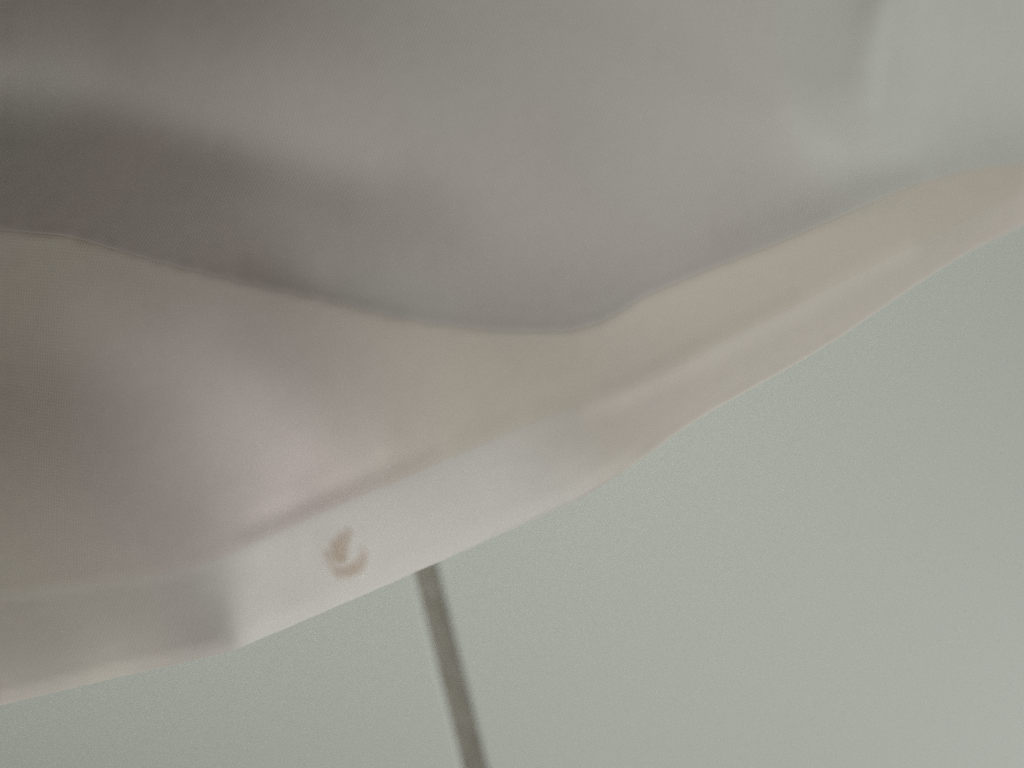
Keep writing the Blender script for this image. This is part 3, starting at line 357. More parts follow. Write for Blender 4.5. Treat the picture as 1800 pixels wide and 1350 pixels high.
14591 -521 -488 -450 -410 -374 -338 -307 -278 -253 -231 -212 -197 -184 -175 -170 -169 -171 -178 -182 -177 -138 -49 93 260 391 431 426 429 429 437 456 463 467 478 495 508 523 529 530 533 539 530 512 505 505 482 462 472 471 441 426 437 440 441 438 431 430 442 440 435 433 425 424 402 378 368 356 331 307 287 267 253 230 202 192 174 159 144 134 119 100 94 98 96 86 62 49 36 31 40 31 16 0 0 2 -14 -24 -30 -41 -41 -34 -37 -35 -37 -53 -38 -32 -40 -41 -52 -51 -46 -67 -94 -99 -92 -98 -113 -123 -120 -132 -142 -145 -152 -157 -154 -135 -141 -132 -123 -129 -134 -125 -105 -100 -109 -111 -111 -134 -170 -234 -304 -311 -282 -270 -253 -228 -220 -223 -250 -258 -276 -325 -383 -426 -461 -485 -509 -524 -517 -509 -512 -505 -481 -495 -498 -481 -505 -528 -514 -534 -580 -620 -669 -724 -730 -703 -670 -634 -593 -550 -501 -452 -398 -342 -284 -224 -161 -96 -28 45 122 200 278 344 401 445 479 504 519
15171 -487 -460 -426 -390 -355 -323 -292 -263 -237 -214 -194 -176 -163 -153 -146 -144 -147 -154 -163 -162 -133 -52 82 240 365 421 420 408 397 397 417 431 436 442 451 470 488 491 507 513 512 507 495 485 488 475 450 454 452 415 395 391 392 404 396 378 374 395 396 390 385 374 375 377 370 361 349 333 312 303 285 271 253 227 217 204 184 162 153 141 127 118 115 95 90 76 60 54 45 42 41 18 8 8 0 -13 -15 -20 -40 -36 -24 -34 -38 -33 -44 -44 -38 -40 -50 -65 -63 -48 -56 -84 -101 -101 -106 -121 -132 -131 -140 -154 -161 -163 -160 -164 -159 -171 -159 -139 -161 -172 -153 -134 -122 -127 -139 -149 -178 -193 -227 -292 -323 -329 -331 -300 -256 -237 -227 -240 -243 -265 -302 -339 -380 -418 -444 -476 -505 -502 -483 -472 -476 -452 -448 -463 -464 -472 -487 -483 -502 -526 -560 -625 -703 -734 -700 -660 -624 -589 -551 -510 -467 -419 -368 -313 -255 -192 -123 -48 32 113 191 260 322 375 421 460 493 513
15731 -455 -431 -400 -368 -337 -306 -277 -249 -224 -200 -178 -161 -144 -133 -123 -119 -118 -123 -129 -127 -102 -32 84 223 333 397 404 383 369 369 372 390 405 408 420 440 449 458 476 482 484 487 482 473 466 466 450 435 431 407 386 383 361 362 363 330 336 357 350 345 336 321 321 329 330 328 319 312 301 294 281 270 262 250 239 221 205 185 182 168 155 138 129 111 103 92 77 80 66 43 36 19 15 14 4 -5 -8 -16 -32 -35 -27 -29 -31 -36 -38 -38 -39 -36 -47 -74 -78 -64 -56 -78 -100 -102 -108 -123 -134 -139 -140 -154 -178 -171 -165 -169 -181 -197 -184 -162 -175 -193 -185 -165 -150 -140 -164 -194 -220 -222 -239 -297 -341 -364 -386 -359 -308 -287 -256 -235 -234 -260 -293 -314 -345 -363 -389 -431 -465 -460 -429 -412 -423 -415 -397 -419 -452 -448 -452 -463 -475 -480 -515 -586 -681 -735 -706 -661 -623 -590 -556 -522 -483 -442 -396 -344 -285 -220 -144 -64 18 96 169 235 296 357 412 459 495 516
16274 -422 -400 -371 -343 -314 -285 -259 -232 -207 -184 -163 -143 -127 -112 -102 -93 -88 -88 -89 -83 -60 -2 92 200 286 346 374 359 351 352 343 360 375 379 390 403 415 418 429 450 459 464 469 466 448 450 446 427 425 410 387 381 349 333 337 314 313 314 303 299 293 280 270 271 278 285 278 272 268 268 262 262 257 244 241 231 219 207 200 180 165 158 143 141 136 118 102 100 80 47 40 27 18 19 2 6 -3 -16 -21 -27 -32 -26 -23 -37 -41 -33 -39 -40 -38 -65 -75 -73 -65 -76 -97 -106 -114 -123 -138 -135 -133 -158 -188 -177 -171 -180 -196 -206 -192 -180 -187 -203 -208 -193 -177 -166 -191 -228 -242 -241 -262 -307 -362 -390 -421 -428 -389 -353 -307 -259 -249 -273 -298 -309 -317 -319 -341 -378 -403 -394 -361 -351 -364 -369 -355 -368 -420 -428 -424 -437 -437 -437 -478 -551 -649 -720 -704 -668 -632 -603 -573 -543 -510 -475 -431 -382 -322 -250 -172 -91 -8 70 145 220 290 361 422 467 501 521
16798 -388 -366 -340 -313 -287 -261 -236 -211 -189 -165 -145 -125 -108 -92 -79 -68 -61 -54 -51 -42 -20 24 95 174 239 292 334 336 338 346 330 341 351 348 355 368 383 383 385 415 426 424 446 457 447 445 436 424 424 413 395 380 350 333 324 306 296 286 273 265 259 238 223 223 230 231 230 226 224 233 227 234 234 219 228 229 221 213 199 179 178 180 164 163 164 147 124 109 95 71 58 38 21 22 1 4 3 -11 -11 -15 -29 -31 -30 -39 -40 -29 -30 -38 -37 -50 -66 -70 -80 -83 -90 -106 -117 -123 -144 -141 -131 -158 -176 -174 -183 -196 -205 -199 -186 -192 -205 -213 -213 -208 -202 -202 -212 -239 -257 -258 -274 -313 -368 -407 -444 -477 -458 -422 -376 -316 -290 -293 -304 -309 -306 -300 -302 -317 -329 -330 -314 -316 -322 -326 -315 -324 -372 -395 -396 -400 -398 -404 -435 -497 -596 -674 -685 -671 -650 -629 -608 -585 -560 -529 -486 -433 -367 -292 -209 -125 -41 51 140 224 305 371 430 472 505 524
17302 -349 -328 -303 -279 -254 -230 -208 -185 -163 -142 -122 -103 -86 -69 -56 -42 -31 -23 -15 -5 12 44 92 148 196 239 281 308 321 327 318 325 333 329 327 335 350 358 352 373 390 387 408 431 444 442 425 421 423 410 402 384 355 347 326 301 294 280 259 246 239 213 193 184 183 177 181 183 182 187 177 187 201 196 203 208 203 200 189 175 184 190 180 176 177 169 143 123 114 98 71 43 34 36 16 2 6 0 -11 -19 -29 -31 -35 -35 -33 -32 -30 -34 -36 -43 -57 -59 -87 -96 -85 -98 -113 -116 -142 -155 -142 -155 -163 -168 -185 -203 -212 -206 -186 -202 -213 -210 -213 -215 -219 -222 -218 -233 -266 -275 -282 -320 -368 -411 -452 -479 -486 -477 -441 -380 -331 -309 -316 -319 -304 -292 -287 -279 -273 -285 -299 -305 -300 -301 -289 -293 -331 -360 -366 -370 -377 -388 -402 -436 -528 -613 -650 -662 -666 -666 -661 -654 -634 -600 -549 -482 -406 -326 -243 -143 -45 59 158 237 311 372 427 472 507 528
17783 -306 -286 -262 -238 -216 -194 -172 -152 -132 -113 -94 -76 -59 -43 -28 -14 -3 10 18 29 43 62 91 124 155 184 224 264 276 296 309 304 311 317 317 312 321 332 326 338 355 358 369 394 421 419 414 421 423 409 406 387 367 363 335 303 292 284 260 237 222 208 180 157 151 136 137 140 140 146 139 139 153 166 171 171 174 178 178 168 169 178 181 178 182 179 160 135 121 115 90 58 48 45 31 9 5 8 -9 -28 -29 -25 -30 -29 -27 -31 -33 -39 -43 -45 -45 -46 -82 -106 -87 -82 -103 -111 -135 -158 -154 -156 -164 -170 -185 -200 -201 -196 -193 -211 -218 -211 -215 -220 -226 -222 -223 -227 -255 -283 -297 -329 -361 -395 -440 -460 -468 -482 -472 -431 -372 -333 -338 -327 -295 -289 -291 -273 -254 -276 -312 -321 -298 -298 -300 -302 -325 -336 -341 -358 -370 -376 -377 -385 -464 -559 -615 -653 -689 -717 -733 -730 -704 -655 -587 -506 -424 -332 -239 -127 -17 77 165 238 307 368 423 470 508 530
18232 -260 -241 -217 -195 -174 -153 -134 -116 -97 -80 -63 -46 -31 -15 -1 13 26 39 50 60 72 85 99 114 126 141 172 203 214 257 293 279 284 303 307 292 296 306 312 321 327 330 331 348 384 392 396 408 411 406 405 390 381 374 346 319 300 290 265 241 217 207 176 149 131 106 102 105 102 107 115 108 107 124 138 134 139 144 153 151 148 155 172 176 179 178 166 145 126 124 97 69 54 47 45 19 1 3 -8 -23 -22 -13 -24 -31 -22 -25 -32 -41 -49 -47 -41 -49 -73 -95 -93 -76 -97 -118 -129 -143 -151 -153 -168 -176 -179 -191 -193 -184 -196 -212 -213 -214 -219 -219 -226 -224 -225 -228 -238 -276 -304 -327 -343 -370 -412 -440 -442 -454 -464 -441 -393 -352 -349 -342 -308 -305 -311 -283 -269 -305 -344 -351 -327 -328 -342 -335 -328 -324 -331 -356 -364 -365 -357 -351 -414 -512 -602 -676 -735 -772 -784 -764 -723 -666 -597 -505 -412 -311 -210 -110 -11 73 153 228 298 363 419 468 508 532
18641 -212 -194 -173 -151 -132 -114 -95 -79 -63 -47 -31 -18 -3 11 25 38 50 64 75 88 98 108 118 123 123 123 131 151 166 208 254 252 256 282 290 288 283 277 292 298 298 302 301 314 342 361 376 380 392 394 389 387 388 377 357 335 315 301 278 253 224 208 185 155 127 95 81 82 73 72 89 88 73 82 100 105 107 104 111 120 127 132 150 166 168 162 164 158 136 122 88 68 62 50 39 23 8 0 -6 -12 -11 -11 -24 -32 -17 -16 -29 -40 -54 -50 -37 -54 -63 -76 -97 -89 -102 -120 -124 -124 -138 -145 -166 -178 -170 -178 -190 -188 -196 -210 -202 -204 -213 -207 -220 -226 -225 -236 -242 -260 -286 -309 -314 -342 -384 -415 -421 -422 -429 -424 -395 -366 -364 -364 -347 -339 -347 -328 -321 -358 -374 -366 -363 -373 -370 -355 -338 -321 -328 -354 -359 -369 -373 -357 -409 -520 -635 -720 -765 -772 -758 -732 -691 -636 -575 -480 -381 -295 -205 -120 -32 54 136 214 288 355 414 466 507 534
19001 -162 -146 -127 -108 -91 -74 -59 -43 -29 -15 -2 11 23 34 47 58 71 82 96 107 119 130 140 145 143 133 118 129 140 151 197 221 228 247 262 277 279 263 270 274 277 285 279 292 297 317 350 347 364 376 372 384 383 367 356 346 325 312 291 266 242 219 192 162 138 108 81 68 56 49 64 62 56 60 63 77 74 65 69 77 96 109 120 145 151 138 149 159 141 117 86 70 69 49 31 24 15 1 -2 -5 -9 -19 -26 -22 -18 -16 -29 -43 -52 -41 -39 -51 -60 -64 -88 -100 -102 -111 -127 -129 -134 -138 -153 -168 -166 -169 -180 -197 -198 -192 -187 -201 -209 -195 -206 -218 -230 -245 -247 -245 -254 -274 -280 -311 -351 -371 -383 -388 -388 -402 -409 -398 -397 -391 -396 -401 -401 -400 -382 -398 -397 -378 -380 -395 -389 -377 -363 -342 -335 -352 -359 -371 -397 -400 -454 -564 -668 -724 -731 -707 -673 -667 -655 -609 -550 -467 -381 -302 -224 -139 -54 32 118 199 276 345 408 462 506 535
19306 -108 -95 -78 -62 -48 -33 -19 -6 6 18 29 40 49 60 69 79 89 99 111 124 136 148 160 168 168 152 128 124 119 111 143 177 202 218 225 245 265 260 257 263 263 270 267 272 262 268 310 322 334 355 354 365 362 344 348 352 335 318 297 277 251 229 210 178 147 125 93 64 56 48 49 43 44 47 40 49 45 39 40 39 53 73 85 108 123 119 128 140 133 112 89 76 75 49 29 21 3 -7 -5 -7 -15 -24 -16 -7 -20 -28 -30 -41 -41 -33 -46 -48 -59 -63 -68 -89 -94 -105 -134 -141 -141 -137 -138 -160 -169 -167 -161 -188 -197 -177 -176 -206 -205 -179 -189 -211 -224 -234 -237 -242 -241 -238 -243 -272 -301 -313 -342 -363 -364 -389 -416 -421 -443 -454 -469 -473 -455 -457 -430 -418 -419 -409 -391 -396 -406 -398 -379 -364 -361 -381 -380 -377 -394 -411 -464 -555 -629 -661 -661 -643 -623 -646 -661 -615 -555 -485 -407 -326 -245 -160 -74 14 100 184 263 336 400 458 503 535
19541 -48 -38 -24 -13 0 11 22 32 43 53 62 70 79 86 94 100 107 115 124 135 149 161 176 187 194 182 152 124 113 107 113 129 159 181 182 208 239 252 248 246 247 254 261 255 242 243 270 289 297 319 322 333 349 334 341 349 330 313 301 288 254 235 223 195 160 141 113 77 67 55 47 34 33 38 33 37 29 18 18 14 15 24 45 61 79 96 104 111 114 110 89 75 80 46 21 17 -13 -16 -7 -16 -26 -25 -9 -5 -22 -31 -26 -32 -38 -40 -48 -50 -62 -58 -53 -70 -95 -107 -129 -132 -143 -144 -131 -149 -168 -165 -146 -164 -186 -175 -165 -190 -202 -185 -189 -206 -205 -200 -207 -231 -226 -206 -214 -244 -265 -275 -306 -341 -347 -381 -427 -455 -507 -531 -517 -510 -503 -499 -466 -437 -441 -442 -412 -401 -430 -415 -385 -383 -395 -409 -402 -394 -393 -409 -467 -530 -559 -579 -592 -602 -615 -640 -656 -621 -565 -500 -429 -350 -266 -180 -92 -4 85 169 251 326 393 452 500 532
19685 14 21 30 38 48 57 65 74 83 90 98 105 112 118 122 126 130 133 138 146 156 169 185 199 212 213 184 136 129 126 104 95 106 140 163 182 197 217 227 227 233 236 250 250 235 229 236 250 259 285 289 297 318 325 332 335 321 306 303 291 259 238 223 197 180 159 134 109 85 56 47 30 27 36 32 37 21 0 -6 -7 -6 -6 12 23 37 59 70 81 90 97 82 65 66 43 19 13 -14 -15 -8 -25 -33 -30 -17 -17 -29 -34 -26 -30 -40 -40 -35 -50 -68 -58 -52 -67 -94 -102 -109 -121 -140 -145 -136 -138 -157 -158 -138 -147 -170 -165 -157 -167 -185 -187 -185 -196 -192 -172 -173 -201 -206 -183 -204 -230 -243 -251 -275 -335 -363 -402 -455 -492 -540 -566 -548 -536 -542 -524 -488 -459 -457 -465 -436 -422 -453 -438 -409 -409 -411 -406 -406 -412 -414 -435 -492 -532 -531 -536 -554 -572 -590 -603 -609 -595 -558 -504 -439 -365 -283 -198 -109 -18 70 158 241 317 387 446 496 529
19710 55 56 61 69 80 90 102 111 122 132 141 148 157 162 167 169 171 169 170 169 174 181 197 216 234 246 221 165 155 151 118 89 74 92 139 157 156 170 197 215 219 217 226 242 234 219 219 227 229 251 263 264 275 296 307 314 314 302 297 287 262 237 219 200 194 172 142 128 106 71 53 42 33 28 27 35 22 -1 -20 -23 -16 -18 -12 -7 3 15 30 51 58 65 64 55 54 41 18 7 -9 -15 -17 -30 -40 -41 -39 -32 -35 -44 -33 -31 -38 -33 -30 -43 -66 -60 -54 -72 -86 -89 -93 -110 -128 -140 -147 -137 -139 -145 -138 -151 -157 -145 -151 -152 -154 -167 -168 -175 -175 -162 -153 -169 -193 -190 -204 -203 -213 -247 -293 -374 -420 -437 -462 -493 -534 -569 -572 -559 -555 -534 -509 -488 -469 -471 -459 -454 -475 -456 -425 -421 -418 -411 -418 -434 -434 -456 -503 -533 -541 -537 -543 -552 -560 -567 -568 -557 -533 -493 -438 -370 -293 -210 -121 -31 61 149 233 311 382 442 491 523
19613 44 35 34 43 59 78 98 119 141 161 181 199 216 230 240 247 251 252 248 245 240 240 247 267 291 292 251 184 163 160 140 124 84 64 92 116 132 149 168 194 205 201 200 219 223 213 213 214 206 213 235 245 243 249 272 291 300 296 293 282 258 241 223 204 193 173 148 135 122 89 62 60 44 26 31 30 21 3 -20 -25 -19 -31 -34 -30 -29 -21 4 19 20 29 42 47 39 27 6 -7 -14 -24 -29 -31 -41 -51 -57 -39 -31 -45 -45 -39 -35 -35 -39 -40 -59 -58 -54 -73 -78 -83 -85 -101 -116 -133 -144 -133 -124 -129 -142 -157 -149 -127 -134 -136 -129 -140 -149 -151 -165 -169 -152 -160 -185 -172 -193 -203 -237 -302 -349 -405 -441 -444 -449 -478 -519 -552 -565 -565 -561 -546 -529 -510 -483 -482 -488 -481 -477 -447 -419 -428 -438 -435 -440 -456 -459 -482 -522 -541 -548 -543 -540 -539 -540 -540 -537 -526 -506 -472 -426 -366 -294 -214 -128 -37 55 145 230 310 380 439 485 514
19461 1 -13 -19 -14 3 26 54 85 117 150 183 215 246 273 297 318 335 347 356 360 362 361 365 378 392 371 310 249 215 196 180 162 115 74 48 38 90 131 131 153 186 191 182 198 206 201 205 204 196 193 202 218 215 209 234 261 277 281 284 279 254 249 233 209 187 173 159 142 123 90 70 73 56 36 35 23 14 4 -13 -21 -17 -34 -40 -40 -54 -44 -22 -22 -17 -1 23 31 17 10 -3 -26 -27 -32 -41 -36 -38 -53 -64 -44 -36 -41 -49 -52 -39 -41 -51 -53 -59 -53 -53 -66 -67 -78 -89 -99 -110 -126 -130 -121 -122 -123 -132 -146 -135 -111 -110 -112 -110 -121 -137 -138 -168 -188 -160 -144 -172 -169 -226 -292 -323 -357 -367 -390 -417 -429 -431 -453 -492 -523 -536 -547 -559 -569 -558 -532 -502 -492 -492 -480 -465 -441 -427 -452 -461 -459 -464 -477 -492 -514 -544 -556 -550 -544 -537 -533 -527 -523 -514 -502 -481 -450 -408 -353 -287 -211 -125 -36 56 147 234 312 381 436 478 502
19322 -25 -31 -36 -34 -22 -3 23 53 87 123 161 199 236 273 308 341 372 398 423 442 456 466 471 475 475 448 391 337 291 253 227 194 153 123 76 43 98 134 99 89 137 172 162 176 191 188 194 196 195 188 178 189 203 194 192 213 241 252 265 275 256 247 233 213 189 172 167 149 117 89 77 75 64 44 34 29 19 4 0 -12 -23 -38 -38 -43 -58 -56 -49 -50 -44 -34 -6 6 -6 -13 -15 -34 -37 -35 -47 -51 -47 -55 -68 -59 -57 -48 -51 -59 -48 -45 -50 -60 -64 -55 -53 -55 -60 -75 -95 -105 -95 -107 -120 -112 -123 -121 -112 -123 -128 -99 -85 -90 -94 -110 -141 -147 -148 -165 -172 -170 -226 -262 -305 -362 -369 -360 -346 -361 -395 -412 -413 -424 -456 -488 -499 -514 -542 -603 -610 -550 -492 -461 -462 -466 -472 -465 -448 -472 -486 -484 -499 -507 -523 -541 -563 -568 -559 -546 -536 -528 -519 -509 -498 -482 -459 -429 -388 -335 -272 -197 -114 -24 68 158 243 319 382 432 465 484
19206 -30 -24 -20 -15 -6 9 31 56 87 120 156 194 232 271 309 346 381 415 446 472 496 512 520 516 498 469 433 387 336 295 262 228 185 166 142 117 129 148 134 109 130 154 125 140 166 171 183 185 188 180 169 173 196 189 177 182 201 211 225 250 251 244 228 224 198 164 161 145 111 92 88 72 68 53 31 33 28 6 11 -1 -26 -42 -43 -45 -54 -65 -69 -66 -61 -56 -39 -26 -31 -36 -26 -34 -49 -41 -55 -71 -57 -50 -69 -70 -69 -65 -59 -62 -66 -60 -45 -61 -65 -58 -55 -52 -65 -72 -85 -103 -86 -92 -114 -109 -113 -117 -105 -106 -116 -82 -63 -85 -105 -99 -109 -145 -147 -176 -252 -284 -315 -335 -332 -352 -363 -352 -328 -334 -369 -399 -403 -404 -429 -457 -472 -503 -546 -620 -633 -530 -437 -418 -438 -463 -481 -485 -474 -490 -514 -516 -530 -538 -548 -564 -581 -583 -569 -552 -538 -525 -513 -500 -484 -465 -440 -407 -365 -312 -248 -173 -90 0 90 177 257 326 381 420 447 459
19094 -34 -20 -8 3 15 29 47 71 97 127 161 196 233 271 309 348 384 419 453 484 512 534 550 554 535 500 473 438 371 330 303 270 219 183 173 146 119 133 154 155 164 176 154 164 167 141 152 161 175 179 169 164 177 180 183 178 175 174 181 206 228 235 220 223 208 171 157 138 111 94 88 66 61 57 34 32 32 14 9 0 -12 -42 -52 -42 -51 -76 -80 -69 -65 -70 -68 -64 -56 -43 -38 -49 -58 -57 -69 -82 -62 -55 -76 -77 -70 -71 -70 -69 -74 -73 -53 -59 -58 -63 -76 -61 -64 -68 -69 -93 -89 -83 -106 -106 -99 -109 -105 -92 -105 -92 -64 -62 -91 -97 -100 -186 -239 -261 -321 -348 -345 -335 -324 -329 -345 -335 -328 -336 -350 -379 -384 -380 -413 -452 -487 -532 -560 -580 -579 -490 -400 -402 -443 -453 -462 -495 -505 -513 -532 -541 -549 -558 -571 -585 -600 -598 -581 -560 -542 -525 -508 -491 -471 -448 -419 -382 -337 -280 -214 -136 -53 34 121 201 270 327 370 401 419 430
18977 -40 -22 -7 10 26 42 61 82 107 136 166 200 236 273 310 349 386 424 459 492 524 552 575 591 586 540 502 485 416 359 340 310 261 211 198 176 138 130 121 125 148 171 190 211 213 175 172 186 174 156 152 159 163 165 177 178 169 165 162 173 203 213 197 203 201 178 161 137 105 87 73 50 48 60 48 35 35 13 0 3 0 -33 -54 -46 -50 -78 -89 -67 -61 -81 -83 -85 -77 -56 -57 -67 -63 -70 -81 -80 -71 -73 -83 -78 -81 -82 -84 -80 -70 -78 -73 -60 -52 -63 -88 -80 -64 -64 -69 -73 -83 -92 -102 -100 -92 -98 -107 -94 -77 -78 -78 -73 -130 -184 -188 -243 -304 -302 -306 -332 -335 -329 -317 -315 -325 -322 -336 -342 -335 -354 -368 -386 -437 -473 -500 -517 -520 -512 -506 -458 -403 -406 -442 -433 -445 -514 -533 -536 -540 -553 -563 -575 -587 -603 -615 -614 -592 -569 -547 -525 -504 -481 -456 -427 -392 -350 -298 -237 -166 -88 -5 75 152 218 274 317 349 373 387 396
18855 -47 -28 -9 10 29 48 69 91 116 142 173 204 239 276 313 351 390 429 466 503 537 568 598 622 630 591 538 510 460 398 372 346 303 252 215 199 169 150 130 112 117 125 153 181 215 213 211 231 220 190 189 196 172 137 142 162 164 169 161 168 190 195 184 179 171 162 160 135 93 78 63 34 32 51 50 39 32 12 2 5 -6 -26 -49 -54 -51 -73 -86 -71 -61 -83 -90 -90 -89 -81 -77 -77 -77 -77 -84 -83 -83 -83 -88 -87 -93 -89 -85 -84 -79 -84 -86 -74 -57 -59 -83 -94 -74 -62 -75 -67 -76 -98 -98 -102 -100 -92 -79 -90 -84 -99 -155 -176 -215 -262 -260 -251 -279 -288 -284 -305 -311 -319 -321 -312 -312 -317 -328 -333 -335 -358 -385 -429 -470 -469 -461 -447 -441 -442 -460 -455 -425 -417 -436 -435 -454 -509 -535 -544 -551 -561 -573 -587 -601 -617 -630 -625 -603 -576 -549 -523 -496 -467 -435 -398 -355 -305 -245 -180 -107 -32 42 111 172 223 263 296 321 338 352 360
18729 -56 -37 -15 6 27 49 71 95 120 146 177 208 241 278 315 354 394 434 473 512 550 585 617 647 666 648 587 529 488 447 412 377 340 295 243 222 196 175 157 128 111 108 127 138 161 182 191 212 236 236 242 248 228 186 177 183 174 160 139 154 176 179 179 177 156 148 146 125 83 59 47 20 16 29 35 35 26 15 13 3 -14 -25 -41 -59 -60 -69 -76 -75 -64 -77 -95 -98 -94 -96 -89 -84 -90 -86 -88 -90 -92 -87 -93 -97 -93 -85 -82 -91 -97 -95 -90 -88 -70 -65 -82 -92 -82 -71 -83 -78 -77 -95 -103 -91 -86 -94 -81 -136 -189 -196 -234 -251 -248 -266 -278 -258 -256 -264 -267 -286 -291 -299 -314 -314 -307 -304 -310 -343 -379 -392 -410 -428 -440 -425 -400 -391 -387 -390 -426 -457 -431 -429 -466 -468 -471 -492 -518 -538 -554 -567 -582 -595 -611 -627 -639 -634 -609 -578 -548 -515 -481 -443 -402 -355 -303 -244 -182 -114 -47 18 78 131 175 212 242 267 287 302 315 325
18601 -67 -46 -25 -2 20 45 68 93 120 147 176 209 242 278 315 355 395 437 479 520 561 601 636 670 695 697 641 572 525 492 458 409 369 329 285 256 223 194 176 148 126 117 118 108 118 148 163 174 197 211 227 244 250 242 243 236 231 214 180 183 192 170 157 160 149 139 132 120 88 50 25 -1 -6 -1 12 29 24 15 11 -10 -21 -26 -43 -61 -69 -69 -75 -77 -67 -74 -91 -97 -100 -107 -95 -85 -91 -91 -97 -99 -97 -97 -98 -102 -98 -87 -89 -101 -104 -99 -89 -89 -85 -76 -79 -84 -91 -92 -95 -97 -86 -70 -90 -94 -112 -173 -187 -218 -252 -253 -248 -255 -256 -266 -281 -271 -254 -256 -266 -276 -267 -268 -299 -313 -301 -301 -325 -378 -420 -407 -393 -383 -366 -361 -356 -367 -384 -369 -386 -439 -445 -450 -484 -489 -489 -494 -510 -530 -550 -568 -585 -601 -617 -633 -644 -636 -608 -574 -536 -496 -452 -405 -352 -297 -237 -176 -114 -55 1 50 94 133 164 191 215 235 252 266 280 290
18476 -80 -58 -37 -12 12 37 61 88 116 144 174 206 240 276 314 354 395 438 481 526 570 614 655 694 724 734 691 634 577 526 495 450 398 361 321 287 257 226 193 165 149 133 113 105 104 118 130 143 162 177 194 213 222 232 245 240 251 260 253 245 245 231 202 189 180 154 121 104 85 52 11 -16 -24 -26 -17 3 7 -1 -3 -20 -28 -29 -50 -62 -74 -76 -80 -81 -70 -79 -90 -88 -94 -108 -98 -88 -97 -96 -99 -103 -101 -106 -105 -99 -99 -100 -105 -108 -103 -101 -97 -98 -95 -82 -71 -80 -99 -108 -102 -97 -100 -82 -126 -182 -207 -260 -266 -253 -245 -265 -265 -250 -246 -257 -272 -273 -257 -262 -265 -263 -245 -244 -288 -318 -327 -338 -368 -393 -398 -368 -342 -330 -317 -321 -337 -361 -386 -357 -365 -442 -464 -464 -474 -488 -493 -502 -512 -528 -546 -566 -585 -603 -619 -633 -640 -630 -596 -556 -510 -461 -406 -349 -288 -228 -169 -112 -61 -14 27 63 93 121 144 166 185 203 218 233 246 256
18356 -93 -71 -47 -23 2 28 54 82 109 139 170 202 236 273 311 352 393 438 482 530 576 625 671 717 753 764 725 680 631 570 532 495 439 398 351 306 287 257 215 187 175 150 124 117 102 98 109 116 129 147 161 178 201 208 219 227 233 238 251 252 257 277 273 255 246 223 180 151 134 92 31 -23 -51 -55 -60 -48 -28 -22 -17 -30 -36 -34 -56 -62 -73 -85 -85 -87 -76 -82 -95 -89 -90 -100 -98 -92 -102 -104 -100 -106 -109 -104 -101 -101 -101 -104 -117 -118 -108 -101 -102 -104 -106 -87 -83 -93 -102 -89 -101 -129 -173 -197 -217 -259 -257 -270 -278 -270 -249 -264 -274 -249 -238 -254 -264 -259 -260 -270 -253 -236 -228 -233 -294 -358 -380 -378 -386 -376 -336 -307 -293 -299 -313 -328 -326 -341 -372 -367 -376 -429 -455 -465 -470 -480 -491 -503 -514 -529 -546 -564 -582 -600 -613 -625 -628 -609 -570 -520 -465 -406 -343 -281 -221 -164 -113 -68 -28 5 33 59 82 102 122 139 157 172 187 202 214 226
18244 -106 -83 -58 -33 -8 20 46 74 103 134 164 198 232 269 307 348 391 436 482 531 580 632 682 732 774 788 754 713 673 625 574 531 478 436 394 335 305 279 241 216 198 169 146 133 108 94 97 93 107 126 129 141 167 179 194 210 219 224 236 243 246 254 264 267 266 267 250 230 205 174 125 55 2 -20 -65 -96 -86 -69 -52 -53 -57 -48 -61 -64 -74 -93 -97 -95 -81 -90 -107 -97 -88 -90 -92 -90 -103 -107 -100 -115 -121 -106 -102 -105 -102 -96 -121 -126 -115 -105 -101 -105 -115 -108 -109 -90 -92 -100 -173 -241 -258 -279 -268 -272 -268 -276 -283 -277 -261 -263 -269 -253 -235 -249 -260 -252 -259 -261 -229 -216 -237 -262 -325 -398 -398 -373 -364 -340 -295 -277 -270 -292 -322 -336 -308 -323 -376 -391 -391 -409 -431 -449 -462 -475 -486 -500 -513 -529 -544 -561 -577 -590 -601 -604 -599 -571 -522 -465 -401 -338 -276 -217 -164 -119 -78 -46 -18 6 28 46 65 82 99 114 130 145 159 172 186 197
18142 -119 -94 -70 -42 -17 11 39 67 96 128 158 193 227 264 302 344 386 433 480 530 581 636 689 744 790 811 780 736 700 668 626 566 509 472 432 367 322 301 272 252 218 187 170 159 135 110 101 85 85 95 93 103 130 153 174 180 193 214 229 233 240 240 246 259 263 256 250 246 224 211 199 165 111 70 18 -45 -71 -74 -76 -89 -102 -91 -78 -76 -85 -102 -112 -107 -92 -100 -113 -102 -89 -89 -86 -82 -99 -99 -97 -121 -127 -116 -110 -113 -107 -91 -112 -120 -123 -121 -113 -109 -122 -124 -107 -81 -135 -214 -282 -313 -288 -292 -291 -280 -280 -293 -288 -276 -268 -271 -277 -264 -240 -242 -250 -232 -236 -246 -247 -255 -284 -310 -343 -376 -358 -330 -327 -308 -284 -284 -283 -298 -319 -332 -310 -323 -368 -389 -394 -403 -415 -433 -450 -465 -480 -495 -509 -524 -539 -554 -565 -573 -574 -569 -550 -512 -456 -394 -331 -273 -217 -170 -129 -95 -66 -42 -21 -2 15 31 47 62 77 91 106 120 133 147 159 170
